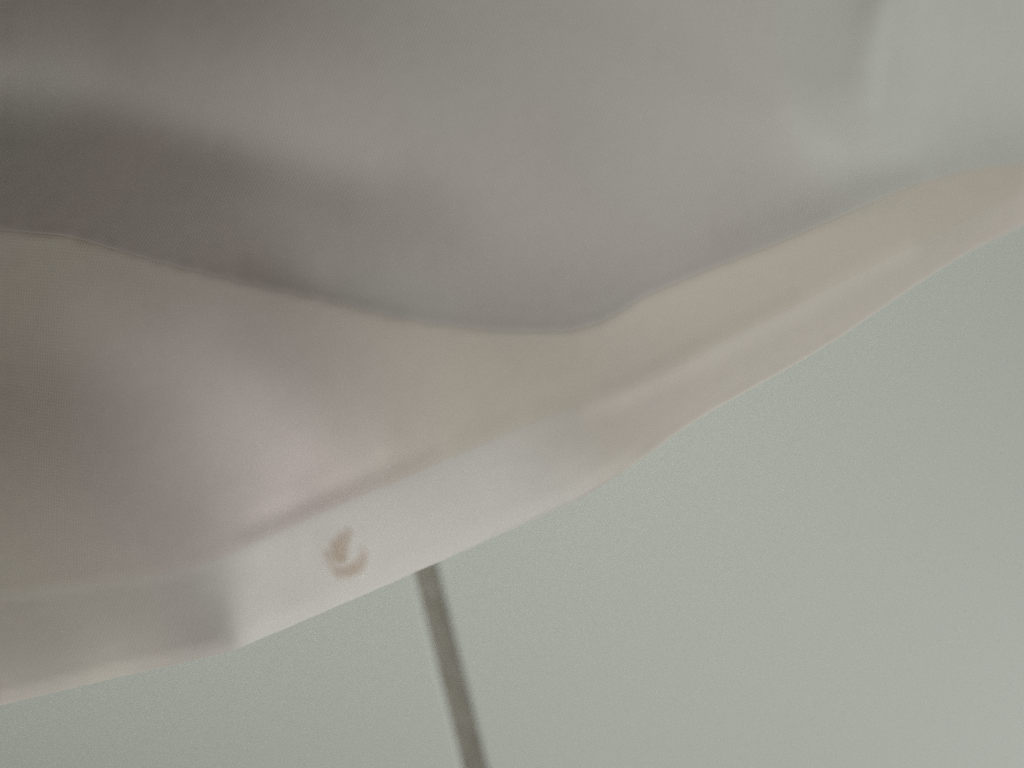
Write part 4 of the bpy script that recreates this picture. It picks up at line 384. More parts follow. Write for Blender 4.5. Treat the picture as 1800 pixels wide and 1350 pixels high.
18052 -131 -106 -80 -52 -25 4 31 61 90 122 153 187 222 258 297 339 381 428 475 527 580 635 692 750 804 830 795 755 716 690 673 605 546 515 462 401 350 330 299 267 240 211 196 184 161 129 121 101 81 69 68 73 94 113 135 148 164 200 220 221 231 240 239 241 251 249 244 243 226 214 210 197 156 123 100 51 8 -15 -34 -62 -85 -88 -82 -87 -110 -135 -142 -138 -121 -105 -111 -109 -95 -88 -81 -83 -90 -97 -98 -107 -117 -119 -118 -122 -123 -100 -107 -113 -120 -135 -133 -112 -97 -112 -129 -169 -255 -306 -319 -320 -307 -306 -309 -294 -289 -302 -291 -275 -278 -288 -279 -262 -248 -237 -234 -223 -245 -274 -309 -331 -321 -322 -322 -315 -297 -284 -302 -299 -290 -299 -299 -295 -311 -338 -333 -333 -348 -369 -383 -396 -407 -422 -436 -455 -470 -486 -501 -515 -528 -538 -542 -542 -532 -513 -482 -438 -381 -324 -269 -222 -179 -145 -114 -89 -68 -48 -31 -15 1 15 29 43 57 71 84 97 111 122 135 146
17975 -141 -115 -87 -59 -30 -2 27 57 87 119 150 184 219 256 293 335 377 424 471 523 577 634 693 752 801 821 792 768 735 708 699 642 585 548 494 443 387 359 319 277 269 237 217 201 171 151 143 120 99 70 59 53 61 75 97 119 135 161 195 213 228 235 232 229 237 240 233 235 223 223 214 189 173 157 129 92 60 29 7 -13 -26 -36 -44 -57 -87 -129 -139 -141 -138 -126 -122 -121 -115 -100 -91 -95 -86 -94 -100 -95 -108 -122 -130 -129 -124 -117 -120 -113 -94 -105 -129 -124 -102 -154 -236 -282 -319 -326 -319 -317 -327 -324 -321 -309 -301 -296 -296 -291 -288 -292 -270 -247 -244 -233 -244 -266 -310 -340 -357 -360 -319 -297 -284 -271 -263 -258 -290 -309 -302 -300 -299 -296 -307 -332 -340 -340 -344 -355 -369 -384 -397 -412 -426 -442 -458 -473 -488 -499 -507 -509 -506 -493 -471 -443 -406 -362 -313 -267 -226 -191 -161 -136 -113 -93 -75 -59 -43 -29 -14 -1 13 26 39 52 64 77 89 102 113 123
17911 -151 -124 -95 -65 -36 -6 23 53 84 116 148 181 216 252 290 331 372 418 465 516 571 628 690 753 803 820 796 777 755 719 700 660 620 570 526 485 425 385 348 310 293 255 233 214 187 179 158 132 117 87 66 49 41 51 58 82 109 131 165 188 211 225 226 233 230 225 220 223 214 216 211 183 175 172 150 118 97 68 29 -1 -12 -19 -24 -32 -49 -85 -100 -107 -116 -123 -113 -103 -110 -98 -90 -93 -77 -83 -94 -88 -99 -113 -134 -133 -121 -131 -138 -124 -100 -116 -160 -186 -180 -215 -288 -314 -319 -327 -323 -321 -338 -340 -325 -315 -317 -301 -303 -307 -295 -281 -257 -245 -259 -273 -297 -331 -361 -367 -347 -326 -302 -279 -266 -263 -267 -266 -283 -311 -302 -293 -303 -305 -308 -319 -329 -337 -342 -349 -359 -372 -386 -400 -414 -429 -443 -456 -467 -473 -473 -466 -452 -430 -401 -368 -334 -298 -262 -230 -202 -177 -155 -136 -117 -101 -85 -70 -56 -42 -29 -15 -3 10 23 35 47 59 70 82 93 104
17859 -159 -132 -102 -71 -41 -10 20 50 82 113 146 179 214 250 287 326 368 412 459 508 561 618 679 746 804 820 799 783 769 735 698 672 644 593 551 513 465 419 375 346 317 273 248 231 208 194 166 142 134 102 77 58 44 44 34 49 81 106 130 153 185 209 216 227 221 215 209 212 209 206 201 186 174 164 159 135 116 90 57 27 6 -14 -26 -32 -42 -70 -85 -91 -101 -107 -96 -87 -95 -81 -75 -80 -59 -61 -79 -72 -88 -104 -122 -131 -125 -136 -145 -137 -132 -164 -208 -238 -238 -237 -267 -299 -314 -326 -331 -325 -330 -342 -338 -323 -327 -307 -297 -302 -298 -281 -275 -299 -324 -339 -345 -351 -351 -335 -308 -289 -294 -286 -280 -286 -297 -283 -272 -296 -299 -295 -302 -308 -310 -313 -320 -328 -336 -344 -352 -362 -374 -387 -401 -412 -424 -431 -436 -435 -425 -410 -387 -361 -333 -304 -279 -253 -229 -208 -189 -171 -155 -139 -124 -109 -95 -81 -67 -54 -41 -29 -16 -5 8 20 31 42 53 65 75 85
17821 -166 -137 -106 -74 -43 -12 19 51 83 114 147 180 215 250 287 326 366 409 454 502 554 608 667 729 786 810 790 773 768 749 706 682 660 616 571 529 500 457 399 372 340 294 267 245 221 202 175 159 150 110 89 75 56 45 28 32 60 80 104 128 152 178 197 209 205 203 202 204 209 196 192 189 178 159 150 139 121 98 80 66 30 -3 -23 -27 -33 -53 -74 -89 -103 -106 -97 -95 -104 -91 -81 -77 -64 -52 -60 -60 -82 -96 -98 -115 -133 -143 -148 -147 -142 -168 -203 -225 -241 -252 -261 -282 -308 -325 -328 -326 -321 -337 -349 -332 -326 -310 -285 -290 -318 -324 -344 -379 -381 -369 -345 -322 -315 -312 -292 -276 -292 -300 -311 -312 -312 -278 -265 -299 -306 -303 -302 -306 -308 -312 -316 -321 -328 -337 -344 -353 -362 -373 -382 -391 -397 -399 -394 -384 -368 -347 -323 -299 -276 -258 -239 -225 -209 -195 -182 -169 -155 -143 -129 -116 -103 -91 -77 -65 -53 -40 -29 -17 -6 6 16 28 38 48 59 68
17795 -172 -143 -110 -78 -45 -13 19 51 83 116 148 182 216 251 288 325 365 406 450 496 545 599 655 714 771 810 789 757 760 747 711 685 666 632 589 545 518 482 432 393 359 316 289 258 235 221 185 170 162 125 102 89 68 49 28 23 49 61 86 109 120 143 176 193 191 193 188 194 204 194 183 180 180 162 143 132 124 110 89 79 50 21 -13 -22 -24 -40 -64 -83 -95 -100 -87 -91 -107 -106 -92 -83 -84 -60 -46 -56 -74 -81 -80 -92 -130 -145 -151 -154 -148 -168 -202 -211 -216 -246 -257 -268 -297 -321 -327 -327 -318 -328 -348 -332 -307 -302 -310 -331 -383 -404 -410 -408 -378 -355 -324 -294 -296 -316 -301 -283 -296 -315 -332 -319 -304 -283 -278 -302 -310 -309 -305 -306 -307 -309 -313 -317 -322 -328 -335 -342 -349 -355 -360 -363 -362 -355 -344 -328 -308 -288 -268 -251 -238 -225 -215 -206 -196 -186 -177 -166 -156 -144 -133 -122 -109 -98 -86 -74 -62 -51 -40 -29 -17 -7 3 14 24 34 44 53
17779 -179 -149 -115 -82 -49 -16 17 50 83 115 149 182 217 251 287 325 362 403 445 490 536 587 641 700 759 808 796 756 760 744 709 687 668 641 603 564 536 497 454 410 376 346 311 275 244 228 195 179 173 140 118 97 83 64 36 22 33 43 62 88 105 119 142 169 183 187 174 182 200 196 175 165 170 161 144 127 118 116 90 71 67 53 12 -9 -16 -38 -54 -64 -87 -102 -83 -82 -101 -109 -100 -89 -84 -67 -55 -60 -66 -68 -73 -82 -111 -130 -139 -145 -149 -166 -196 -208 -208 -239 -248 -251 -281 -313 -332 -325 -314 -319 -327 -309 -301 -329 -380 -417 -447 -457 -430 -383 -345 -337 -313 -295 -296 -318 -320 -318 -312 -316 -334 -319 -306 -299 -295 -299 -306 -308 -308 -307 -307 -308 -310 -313 -316 -320 -325 -328 -331 -333 -332 -327 -318 -306 -290 -272 -256 -241 -228 -218 -211 -204 -198 -192 -186 -179 -171 -163 -155 -145 -135 -124 -115 -103 -92 -82 -71 -60 -49 -39 -28 -19 -8 2 12 21 30 40
17774 -184 -153 -120 -85 -51 -18 16 49 83 117 150 184 219 253 289 325 363 402 442 485 530 577 629 682 741 789 789 757 754 740 717 700 678 639 605 576 549 512 469 430 392 365 330 291 246 227 210 192 182 156 127 101 98 81 47 28 24 26 37 67 94 104 113 137 162 181 176 179 191 191 170 158 161 152 142 128 112 113 90 63 70 67 40 16 -16 -31 -38 -45 -76 -105 -91 -85 -99 -99 -93 -91 -85 -69 -67 -66 -59 -55 -70 -82 -93 -111 -122 -126 -140 -162 -176 -197 -209 -232 -240 -248 -266 -293 -310 -308 -301 -303 -322 -325 -350 -405 -442 -464 -460 -445 -407 -360 -340 -340 -319 -311 -311 -326 -333 -335 -319 -310 -337 -331 -320 -313 -308 -306 -306 -306 -308 -308 -307 -307 -308 -309 -310 -310 -312 -311 -309 -303 -296 -285 -271 -255 -241 -227 -217 -207 -200 -196 -192 -189 -185 -181 -177 -171 -166 -159 -152 -143 -136 -126 -117 -108 -97 -88 -77 -68 -57 -48 -38 -28 -18 -9 0 9 19 27
17781 -188 -157 -122 -87 -52 -18 17 50 85 119 154 187 223 257 293 329 366 403 444 483 528 571 619 669 720 765 772 744 733 729 720 707 683 644 612 584 552 518 486 449 406 378 348 313 265 236 219 200 184 156 130 109 106 93 57 40 27 14 22 47 61 79 96 106 141 173 182 179 176 180 175 162 156 148 132 128 113 108 87 68 70 57 48 34 -8 -17 -17 -36 -62 -94 -100 -93 -97 -89 -89 -107 -95 -74 -65 -64 -53 -55 -72 -76 -77 -91 -100 -104 -126 -154 -158 -177 -208 -220 -230 -244 -244 -255 -267 -278 -302 -314 -350 -390 -420 -459 -454 -444 -442 -425 -388 -360 -351 -345 -334 -342 -336 -337 -326 -323 -330 -326 -341 -342 -334 -326 -320 -314 -312 -310 -309 -308 -307 -306 -305 -303 -302 -299 -295 -289 -280 -268 -255 -241 -226 -213 -202 -194 -188 -184 -182 -179 -178 -176 -174 -171 -168 -164 -160 -154 -148 -142 -134 -127 -118 -110 -101 -92 -83 -74 -64 -55 -46 -36 -28 -18 -10 -1 7 16
17797 -191 -160 -125 -89 -54 -19 17 51 86 121 156 191 226 261 297 333 370 406 445 484 525 569 614 660 704 746 758 734 719 721 712 699 681 649 616 594 558 522 497 461 416 381 361 334 290 252 217 206 194 160 136 115 100 92 65 48 35 7 12 35 24 46 82 90 118 150 169 180 172 173 182 172 162 153 120 112 118 111 75 68 79 51 39 40 10 -4 -10 -31 -46 -71 -98 -95 -92 -86 -88 -115 -108 -89 -67 -56 -53 -63 -64 -52 -64 -79 -83 -93 -113 -134 -149 -166 -185 -195 -210 -228 -215 -215 -250 -278 -329 -366 -389 -420 -431 -440 -425 -423 -439 -423 -389 -381 -373 -357 -355 -366 -349 -337 -333 -328 -341 -342 -343 -343 -342 -336 -330 -324 -320 -315 -312 -309 -307 -304 -301 -296 -290 -283 -273 -261 -246 -230 -215 -201 -190 -181 -175 -171 -169 -168 -167 -167 -166 -166 -164 -162 -160 -156 -153 -149 -144 -138 -132 -125 -119 -111 -103 -95 -87 -78 -70 -61 -53 -44 -35 -27 -19 -10 -3 6
17822 -196 -164 -129 -93 -57 -22 14 50 85 120 156 193 227 264 300 337 372 410 446 484 524 565 609 655 700 733 737 725 714 711 710 693 678 657 625 596 562 533 503 465 427 384 359 340 312 271 221 209 204 175 147 119 95 79 65 50 33 4 3 24 15 21 51 70 94 116 145 174 175 172 186 180 172 161 119 104 116 107 72 71 82 56 33 38 22 11 -12 -31 -36 -56 -84 -86 -86 -84 -85 -106 -109 -95 -75 -68 -71 -70 -53 -38 -50 -66 -71 -84 -99 -106 -126 -146 -152 -161 -178 -205 -208 -213 -267 -317 -351 -380 -390 -390 -394 -409 -409 -418 -440 -435 -415 -415 -409 -372 -359 -371 -358 -349 -350 -347 -346 -349 -347 -347 -346 -342 -339 -332 -327 -322 -316 -312 -306 -300 -294 -285 -274 -262 -245 -229 -211 -195 -181 -171 -164 -159 -157 -155 -156 -155 -156 -157 -156 -155 -155 -153 -152 -149 -147 -143 -138 -135 -129 -123 -118 -111 -104 -97 -89 -82 -74 -66 -58 -51 -42 -34 -27 -18 -11 -3
17858 -199 -167 -131 -96 -59 -24 13 49 84 121 158 193 231 267 304 341 378 415 452 489 526 564 605 649 692 715 709 709 706 695 699 686 671 659 633 598 565 543 510 470 444 397 357 334 318 292 244 218 203 180 156 124 95 70 61 48 28 -4 -13 1 5 -3 14 51 79 91 113 153 168 171 182 180 181 170 132 110 107 102 90 79 77 66 45 34 19 17 -5 -37 -36 -45 -67 -68 -78 -81 -78 -86 -91 -91 -83 -84 -89 -79 -66 -53 -45 -53 -61 -63 -72 -81 -88 -104 -121 -138 -158 -198 -237 -250 -291 -330 -328 -331 -351 -348 -361 -396 -413 -414 -434 -450 -448 -436 -429 -382 -362 -388 -383 -372 -364 -361 -358 -355 -354 -352 -351 -348 -344 -340 -333 -327 -320 -313 -304 -294 -283 -269 -253 -235 -216 -197 -180 -167 -158 -150 -147 -145 -145 -144 -145 -146 -147 -146 -148 -146 -147 -145 -144 -142 -140 -137 -133 -130 -126 -120 -116 -110 -104 -98 -91 -84 -77 -70 -63 -55 -48 -40 -34 -25 -19 -11
17903 -201 -169 -132 -97 -61 -24 12 48 85 121 159 196 233 271 309 346 384 422 460 497 533 570 606 644 679 702 690 683 685 678 680 673 665 650 631 604 573 546 516 485 456 409 371 337 317 305 259 224 203 179 158 128 93 63 53 43 22 -12 -27 -22 -16 -23 -17 18 55 76 97 127 148 155 172 179 184 174 141 128 120 109 96 86 80 70 55 39 14 13 8 -31 -38 -39 -52 -57 -74 -75 -63 -60 -71 -80 -81 -90 -98 -91 -82 -69 -53 -53 -50 -37 -38 -57 -70 -77 -105 -137 -160 -206 -264 -274 -274 -286 -274 -275 -315 -329 -338 -378 -413 -421 -437 -454 -461 -438 -422 -405 -391 -407 -404 -394 -383 -375 -370 -366 -363 -360 -357 -354 -350 -345 -338 -331 -321 -311 -298 -284 -268 -248 -228 -207 -188 -171 -158 -149 -142 -139 -136 -136 -136 -136 -137 -138 -138 -139 -139 -138 -139 -137 -137 -135 -134 -131 -128 -125 -122 -117 -114 -108 -103 -97 -92 -86 -79 -73 -66 -59 -53 -45 -39 -32 -25 -18
17955 -204 -172 -137 -100 -65 -28 7 45 81 119 156 193 232 271 309 349 387 426 464 503 541 577 612 647 679 705 685 666 668 663 666 657 655 642 622 604 585 551 518 499 464 417 391 346 320 311 268 232 211 180 149 122 92 56 36 29 10 -16 -34 -42 -38 -34 -37 -20 19 59 81 97 118 134 154 175 188 175 144 145 139 110 100 105 95 75 63 50 19 11 15 -16 -39 -44 -44 -52 -71 -65 -46 -43 -54 -61 -70 -84 -93 -99 -89 -66 -52 -51 -52 -43 -23 -36 -70 -85 -110 -139 -166 -200 -238 -245 -235 -236 -234 -246 -294 -321 -322 -356 -404 -427 -435 -442 -453 -445 -433 -431 -422 -417 -415 -409 -400 -392 -384 -378 -374 -369 -364 -361 -355 -349 -341 -331 -319 -305 -288 -268 -247 -225 -203 -183 -167 -154 -145 -138 -134 -132 -130 -130 -130 -130 -130 -131 -131 -132 -131 -132 -131 -131 -130 -129 -127 -125 -123 -120 -118 -114 -110 -106 -101 -97 -92 -86 -80 -75 -69 -62 -57 -49 -44 -37 -31 -24
18016 -207 -175 -141 -105 -70 -33 2 40 76 114 151 190 229 268 307 348 388 428 468 508 547 587 623 657 687 708 684 658 664 649 641 641 641 631 610 598 585 558 529 507 465 425 407 361 327 314 283 240 211 186 150 121 96 52 15 7 -11 -26 -47 -67 -61 -47 -54 -48 -11 34 54 64 88 111 131 158 181 174 155 151 139 111 113 123 107 91 90 74 43 16 11 -7 -30 -43 -47 -54 -67 -57 -35 -31 -45 -49 -53 -61 -76 -98 -82 -49 -56 -58 -57 -62 -29 -25 -75 -114 -118 -116 -140 -166 -182 -195 -207 -223 -229 -237 -271 -304 -322 -351 -381 -408 -422 -428 -443 -451 -449 -444 -440 -433 -427 -421 -414 -406 -398 -392 -385 -379 -373 -367 -360 -351 -341 -327 -312 -293 -272 -249 -225 -203 -184 -167 -155 -145 -138 -134 -130 -128 -126 -126 -125 -125 -125 -126 -125 -125 -125 -125 -125 -125 -123 -123 -121 -120 -118 -116 -113 -110 -107 -103 -100 -95 -91 -86 -81 -76 -70 -65 -59 -53 -48 -41 -36 -29
18085 -210 -180 -146 -111 -76 -40 -4 32 69 106 144 183 222 262 302 344 384 427 468 510 551 593 633 671 704 721 697 660 663 642 614 627 626 615 597 588 570 558 544 514 471 437 420 381 337 313 290 250 214 196 162 122 96 49 7 -15 -33 -47 -69 -87 -88 -76 -70 -64 -42 -2 20 32 53 80 108 133 160 176 169 152 143 120 114 122 113 108 120 104 71 30 12 5 -10 -31 -43 -53 -58 -48 -29 -23 -35 -39 -35 -36 -57 -97 -82 -44 -61 -54 -38 -53 -38 -34 -82 -123 -113 -88 -99 -126 -146 -165 -190 -218 -232 -239 -252 -290 -326 -346 -351 -373 -409 -422 -435 -446 -453 -454 -451 -446 -440 -434 -426 -419 -412 -404 -396 -389 -381 -372 -363 -351 -336 -320 -299 -277 -252 -230 -207 -188 -172 -159 -150 -142 -136 -132 -129 -126 -124 -124 -122 -121 -121 -120 -121 -120 -120 -119 -119 -119 -118 -117 -116 -114 -113 -111 -109 -107 -103 -101 -97 -93 -90 -85 -81 -76 -72 -66 -61 -56 -51 -45 -39 -34
18165 -213 -183 -151 -116 -82 -47 -11 25 60 99 136 175 214 254 295 337 380 422 466 510 553 597 638 682 720 732 706 668 656 644 615 614 612 598 587 578 563 551 539 519 477 447 420 397 362 317 285 263 234 196 163 130 89 48 7 -33 -45 -67 -87 -102 -109 -107 -102 -94 -83 -47 -24 -4 23 48 74 99 130 170 185 157 141 125 110 113 118 121 142 140 112 55 21 19 9 -13 -28 -40 -41 -30 -27 -15 -11 -16 -31 -50 -62 -94 -80 -36 -43 -30 -14 -34 -36 -40 -66 -88 -93 -90 -90 -107 -135 -147 -165 -201 -237 -252 -252 -275 -303 -325 -329 -351 -389 -413 -429 -441 -451 -456 -458 -456 -452 -445 -439 -431 -423 -416 -406 -397 -387 -376 -362 -346 -328 -306 -283 -260 -235 -215 -196 -180 -167 -158 -149 -142 -137 -133 -128 -126 -124 -122 -120 -118 -118 -117 -116 -116 -115 -115 -114 -113 -113 -112 -111 -110 -108 -107 -104 -103 -100 -98 -94 -92 -87 -85 -80 -76 -72 -67 -63 -58 -53 -48 -42 -38
18256 -214 -185 -153 -119 -86 -51 -17 19 55 91 129 167 207 247 287 331 373 417 462 508 555 600 644 688 722 733 706 683 659 638 621 604 599 583 580 565 555 547 532 518 483 458 425 406 379 319 281 274 243 196 162 139 92 49 6 -35 -54 -84 -105 -120 -123 -137 -146 -137 -117 -86 -69 -44 -20 1 33 66 103 156 181 162 139 120 107 104 116 132 162 168 148 93 42 32 26 3 -10 -11 -8 -8 -11 8 8 -22 -46 -71 -68 -74 -59 -25 -25 -12 -3 -13 -14 -21 -45 -60 -63 -84 -94 -101 -125 -129 -152 -192 -231 -251 -258 -249 -265 -309 -326 -344 -369 -395 -418 -434 -447 -457 -460 -463 -460 -455 -449 -442 -434 -424 -414 -403 -390 -375 -357 -337 -315 -292 -268 -245 -224 -207 -191 -179 -168 -159 -151 -145 -139 -134 -130 -127 -123 -121 -119 -117 -115 -114 -113 -113 -111 -111 -110 -109 -108 -107 -107 -105 -104 -102 -101 -99 -97 -94 -92 -89 -86 -83 -79 -76 -71 -68 -64 -59 -54 -51 -45 -41
18357 -215 -188 -155 -123 -90 -56 -23 12 48 83 120 158 197 237 278 320 364 408 454 501 550 600 648 694 728 734 713 698 669 633 620 608 595 567 571 556 547 532 516 516 492 468 439 413 379 334 302 283 237 201 167 138 96 61 18 -28 -69 -106 -123 -145 -153 -170 -184 -177 -149 -120 -108 -98 -79 -52 -14 32 73 121 156 168 153 117 98 92 103 130 171 184 169 132 81 60 54 24 10 23 34 29 7 8 6 -31 -42 -50 -60 -54 -35 -16 -14 -8 6 6 2 -3 -23 -37 -34 -62 -89 -97 -109 -109 -144 -185 -207 -234 -250 -237 -248 -288 -316 -336 -357 -381 -404 -424 -441 -453 -461 -466 -465 -463 -458 -451 -441 -432 -418 -405 -388 -369 -349 -325 -302 -279 -257 -237 -220 -205 -192 -181 -171 -162 -155 -148 -141 -137 -132 -128 -124 -121 -118 -116 -114 -112 -111 -110 -108 -107 -106 -105 -105 -103 -103 -101 -100 -98 -97 -96 -93 -92 -89 -86 -84 -81 -78 -75 -71 -68 -64 -60 -56 -52 -47 -43
18468 -217 -189 -159 -126 -95 -62 -29 4 39 74 110 147 185 225 265 308 351 395 442 489 538 591 644 699 741 743 719 711 685 648 625 610 592 568 563 548 538 517 502 507 488 462 443 420 379 352 331 295 241 209 178 137 102 76 28 -26 -76 -118 -138 -163 -188 -209 -217 -219 -203 -175 -162 -149 -124 -88 -58 -17 23 64 115 156 151 126 112 86 73 110 166 192 180 158 122 112 103 58 44 60 57 48 17 -8 6 -10 -23 -24 -34 -30 -13 10 6 -1 10 10 11 13 0 -16 -18 -36 -60 -79 -93 -110 -146 -161 -162 -205 -238 -239 -243 -265 -293 -319 -344 -367 -391 -413 -433 -448 -459 -466 -469 -468 -463 -457 -446 -434 -419 -402 -382 -361 -337 -315 -292 -271 -253 -235 -220 -207 -196 -184 -176 -166 -159 -151 -146 -139 -134 -130 -125 -122 -118 -116 -113 -111 -109 -107 -106 -105 -103 -102 -101 -100 -99 -97 -97 -95 -93 -92 -91 -88 -86 -85 -81 -80 -76 -74 -70 -68 -63 -61 -56 -53 -49 -45
18590 -215 -189 -159 -127 -97 -64 -33 0 33 67 101 138 176 214 253 296 339 383 429 477 525 577 631 690 740 746 718 710 694 665 639 613 593 578 561 534 527 514 503 496 473 457 440 425 391 357 331 298 253 216 180 152 121 85 35 -18 -74 -119 -145 -177 -206 -232 -251 -264 -270 -255 -231 -204 -170 -129 -97 -67 -27 18 55 100 118 128 133 79 28 78 169 208 194 182 176 188 170 90 49 69 58 52 39 0 1 4 -7 -2 10 11 14 36 33 19 18 10 18 25 7 -6 -9 -10 -17 -39 -77 -112 -131 -105 -119 -190 -220 -227 -234 -249 -270 -297 -325 -352 -377 -402 -422 -442 -455 -465 -469 -470 -466 -459 -447 -433 -415 -395 -374 -351 -329 -307 -287 -270 -252 -237 -223 -212 -199 -190 -180 -171 -163 -155 -149 -142 -137 -131 -127 -123 -119 -116 -113 -110 -108 -106 -104 -102 -101 -100 -98 -97 -95 -95 -93 -92 -90 -89 -87 -86 -84 -82 -79 -78 -75 -72 -69 -67 -63 -61 -57 -53 -50 -47
18722 -213 -188 -157 -126 -97 -66 -35 -3 28 61 94 130 165 203 242 283 325 370 415 463 511 562 613 669 720 742 722 706 694 677 657 626 598 585 562 529 526 513 504 485 461 457 436 420 396 355 323 302 270 223 188 170 141 87 42 -6 -62 -110 -144 -187 -220 -246 -285 -309 -328 -323 -301 -272 -224 -191 -153 -110 -70 -21 -1 28 64 79 84 41 5 77 195 254 249 241 252 234 184 105 42 62 64 46 38 18 10 20 21 22 42 46 39 54 59 42 26 17 26 27 13 6 4 10 6 -33 -86 -92 -66 -49 -79 -148 -178 -194 -208 -226 -247 -274 -302 -332 -360 -388 -413 -433 -450 -462 -467 -470 -465 -457 -443 -428 -408 -387 -366 -344 -324 -304 -287 -270 -255 -240 -228 -216 -204 -195 -184 -175 -167 -160 -152 -145 -140 -134 -128 -125 -120 -116 -113 -110 -107 -105 -103 -101 -99 -97 -96 -95 -92 -92 -90 -90 -87 -86 -85 -83 -81 -80 -77 -75 -74 -70 -69 -65 -63 -60 -57 -54 -51 -47
18861 -211 -185 -156 -127 -97 -68 -37 -8 24 54 87 120 155 190 228 268 308 353 397 446 494 545 595 646 696 733 736 712 697 685 660 637 607 587 568 542 532 512 498 475 457 457 429 403 391 357 326 314 284 243 201 173 144 92 52 13 -45 -97 -138 -191 -232 -262 -312 -352 -376 -375 -363 -341 -289 -249 -212 -151 -109 -75 -60 -52 -21 -7 12 27 53 121 214 295 308 280 266 212 155 132 77 66 62 37 26 32 34 31 29 38 62 69 64 64 78 71 38 22 26 29 22 25 22 -5 -38 -58 -61 -27 4 2 -22 -65 -106 -137 -164 -189 -216 -245 -277 -309 -341 -372 -399 -424 -443 -457 -465 -466 -461 -451 -438 -419 -401 -380 -359 -341 -321 -304 -288 -272 -259 -244 -232 -220 -209 -199 -189 -179 -171 -163 -155 -149 -142 -136 -131 -126 -121 -118 -113 -110 -107 -105 -102 -99 -98 -96 -94 -92 -91 -89 -88 -87 -85 -83 -82 -81 -79 -77 -75 -74 -71 -70 -67 -64 -62 -60 -57 -54 -50 -48
19007 -207 -183 -154 -125 -96 -68 -39 -10 19 49 80 112 144 179 214 251 291 333 378 424 475 526 578 629 672 705 726 719 705 693 664 642 623 597 575 547 537 520 493 468 460 455 423 394 386 363 332 315 289 255 213 176 149 114 72 19 -32 -83 -135 -180 -229 -275 -329 -378 -413 -434 -429 -404 -349 -294 -246 -194 -159 -150 -159 -151 -103 -41 22 71 123 177 223 247 262 233 211 189 149 148 111 80 67 50 34 32 34 24 23 48 72 78 87 85 89 82 47 27 26 35 27 20 -2 -67 -80 -7 48 66 69 58 36 6 -29 -67 -103 -138 -174 -208 -245 -282 -318 -353 -386 -413 -436 -450 -459 -461 -454 -444 -428 -412 -392 -374 -356 -338 -321 -304 -290 -275 -261 -248 -236 -224 -212 -203 -192 -183 -175 -166 -159 -151 -145 -138 -133 -128 -123 -118 -115 -110 -108 -104 -101 -99 -97 -94 -93 -91 -89 -87 -86 -84 -83 -81 -80 -78 -77 -75 -74 -71 -70 -68 -65 -64 -61 -59 -56 -54 -51 -48
19159 -203 -179 -151 -124 -95 -68 -40 -12 16 45 73 104 135 166 200 236 272 312 355 400 449 500 557 613 660 682 703 713 710 697 669 653 636 611 580 547 536 531 502 468 462 452 420 397 379 361 334 309 284 256 230 196 163 141 87 26 -18 -66 -120 -162 -227 -292 -338 -392 -442 -480 -480 -448 -394 -330 -270 -257 -249 -235 -230 -195 -119 -16 62 112 139 152 172 141 145 166 166 170 142 132 118 99 89 75 38 10 14 17 23 51 74 68 95 111 92 77 67 45 22 16 -13 -54 -56 -52 7 115 152 144 130 115 96 72 40 5 -37 -77 -120 -162 -206 -250 -292 -333 -371 -401 -427 -444 -451 -452 -445 -433 -420 -402 -386 -368 -352 -336 -320 -305 -290 -277 -263 -250 -239 -227 -216 -205 -196 -186 -178 -169 -162 -153 -148 -141 -135 -129 -124 -120 -115 -112 -108 -104 -101 -99 -96 -93 -92 -89 -88 -85 -84 -83 -81 -79 -78 -76 -75 -73 -72 -69 -69 -66 -64 -62 -61 -58 -55 -54 -51 -48
19318 -197 -173 -146 -118 -91 -65 -37 -11 16 44 71 99 128 159 189 222 257 294 333 375 422 472 527 586 638 652 662 687 705 702 680 663 639 623 598 559 537 531 507 475 459 445 426 405 379 356 331 310 281 257 248 211 162 151 107 53 5 -54 -102 -154 -226 -300 -341 -403 -471 -508 -503 -468 -421 -364 -323 -337 -330 -268 -208 -150 -80 -4 28 56 68 48 77 73 62 95 117 123 113 111 107 101 98 82 36 -6 -3 19 25 40 60 58 89 119 100 79 75 45 -17 -59 -99 -97 11 98 145 196 210 204 191 175 158 136 107 73 33 -11 -60 -110 -161 -213 -264 -312 -355 -391 -417 -434 -440 -440 -433 -421 -408 -393 -378 -362 -347 -332 -318 -304 -290 -277 -264 -252 -240 -229 -219 -207 -199 -188 -181 -171 -164 -157 -149 -143 -137 -131 -126 -121 -116 -112 -109 -104 -102 -98 -96 -93 -91 -88 -86 -85 -82 -81 -80 -77 -76 -75 -73 -71 -70 -68 -67 -64 -63 -61 -60 -57 -55 -53 -50 -48
19481 -188 -165 -137 -110 -84 -58 -31 -6 20 47 72 99 126 154 183 214 245 278 314 353 396 443 494 547 594 608 618 650 681 691 678 661 645 636 618 585 551 532 513 489 456 440 435 412 387 357 331 313 280 259 255 216 167 156 127 76 18 -46 -102 -156 -213 -284 -343 -413 -482 -517 -524 -500 -456 -397 -349 -329 -301 -222 -158 -126 -110 -88 -91 -69 -31 -43 -12 26 23 33 54 59 66 72 75 80 78 61 32 3 -7 9 17 23 40 50 74 100 89 64 38 -25 -117 -119 -65 36 181 235 235 239 248 250 246 235 221 200 175 142 101 55 3 -55 -114 -176 -236 -291 -339 -378 -404 -419 -425 -424 -416 -406 -395 -381 -368 -354 -341 -327 -314 -301 -288 -276 -263 -253 -240 -230 -220 -209 -200 -191 -182 -174 -165 -159 -151 -145 -139 -132 -128 -122 -117 -114 -108 -106 -101 -99 -95 -93 -90 -88 -85 -83 -82 -80 -77 -77 -74 -73 -71 -70 -68 -67 -65 -63 -62 -60 -58 -56 -54 -53 -50 -48
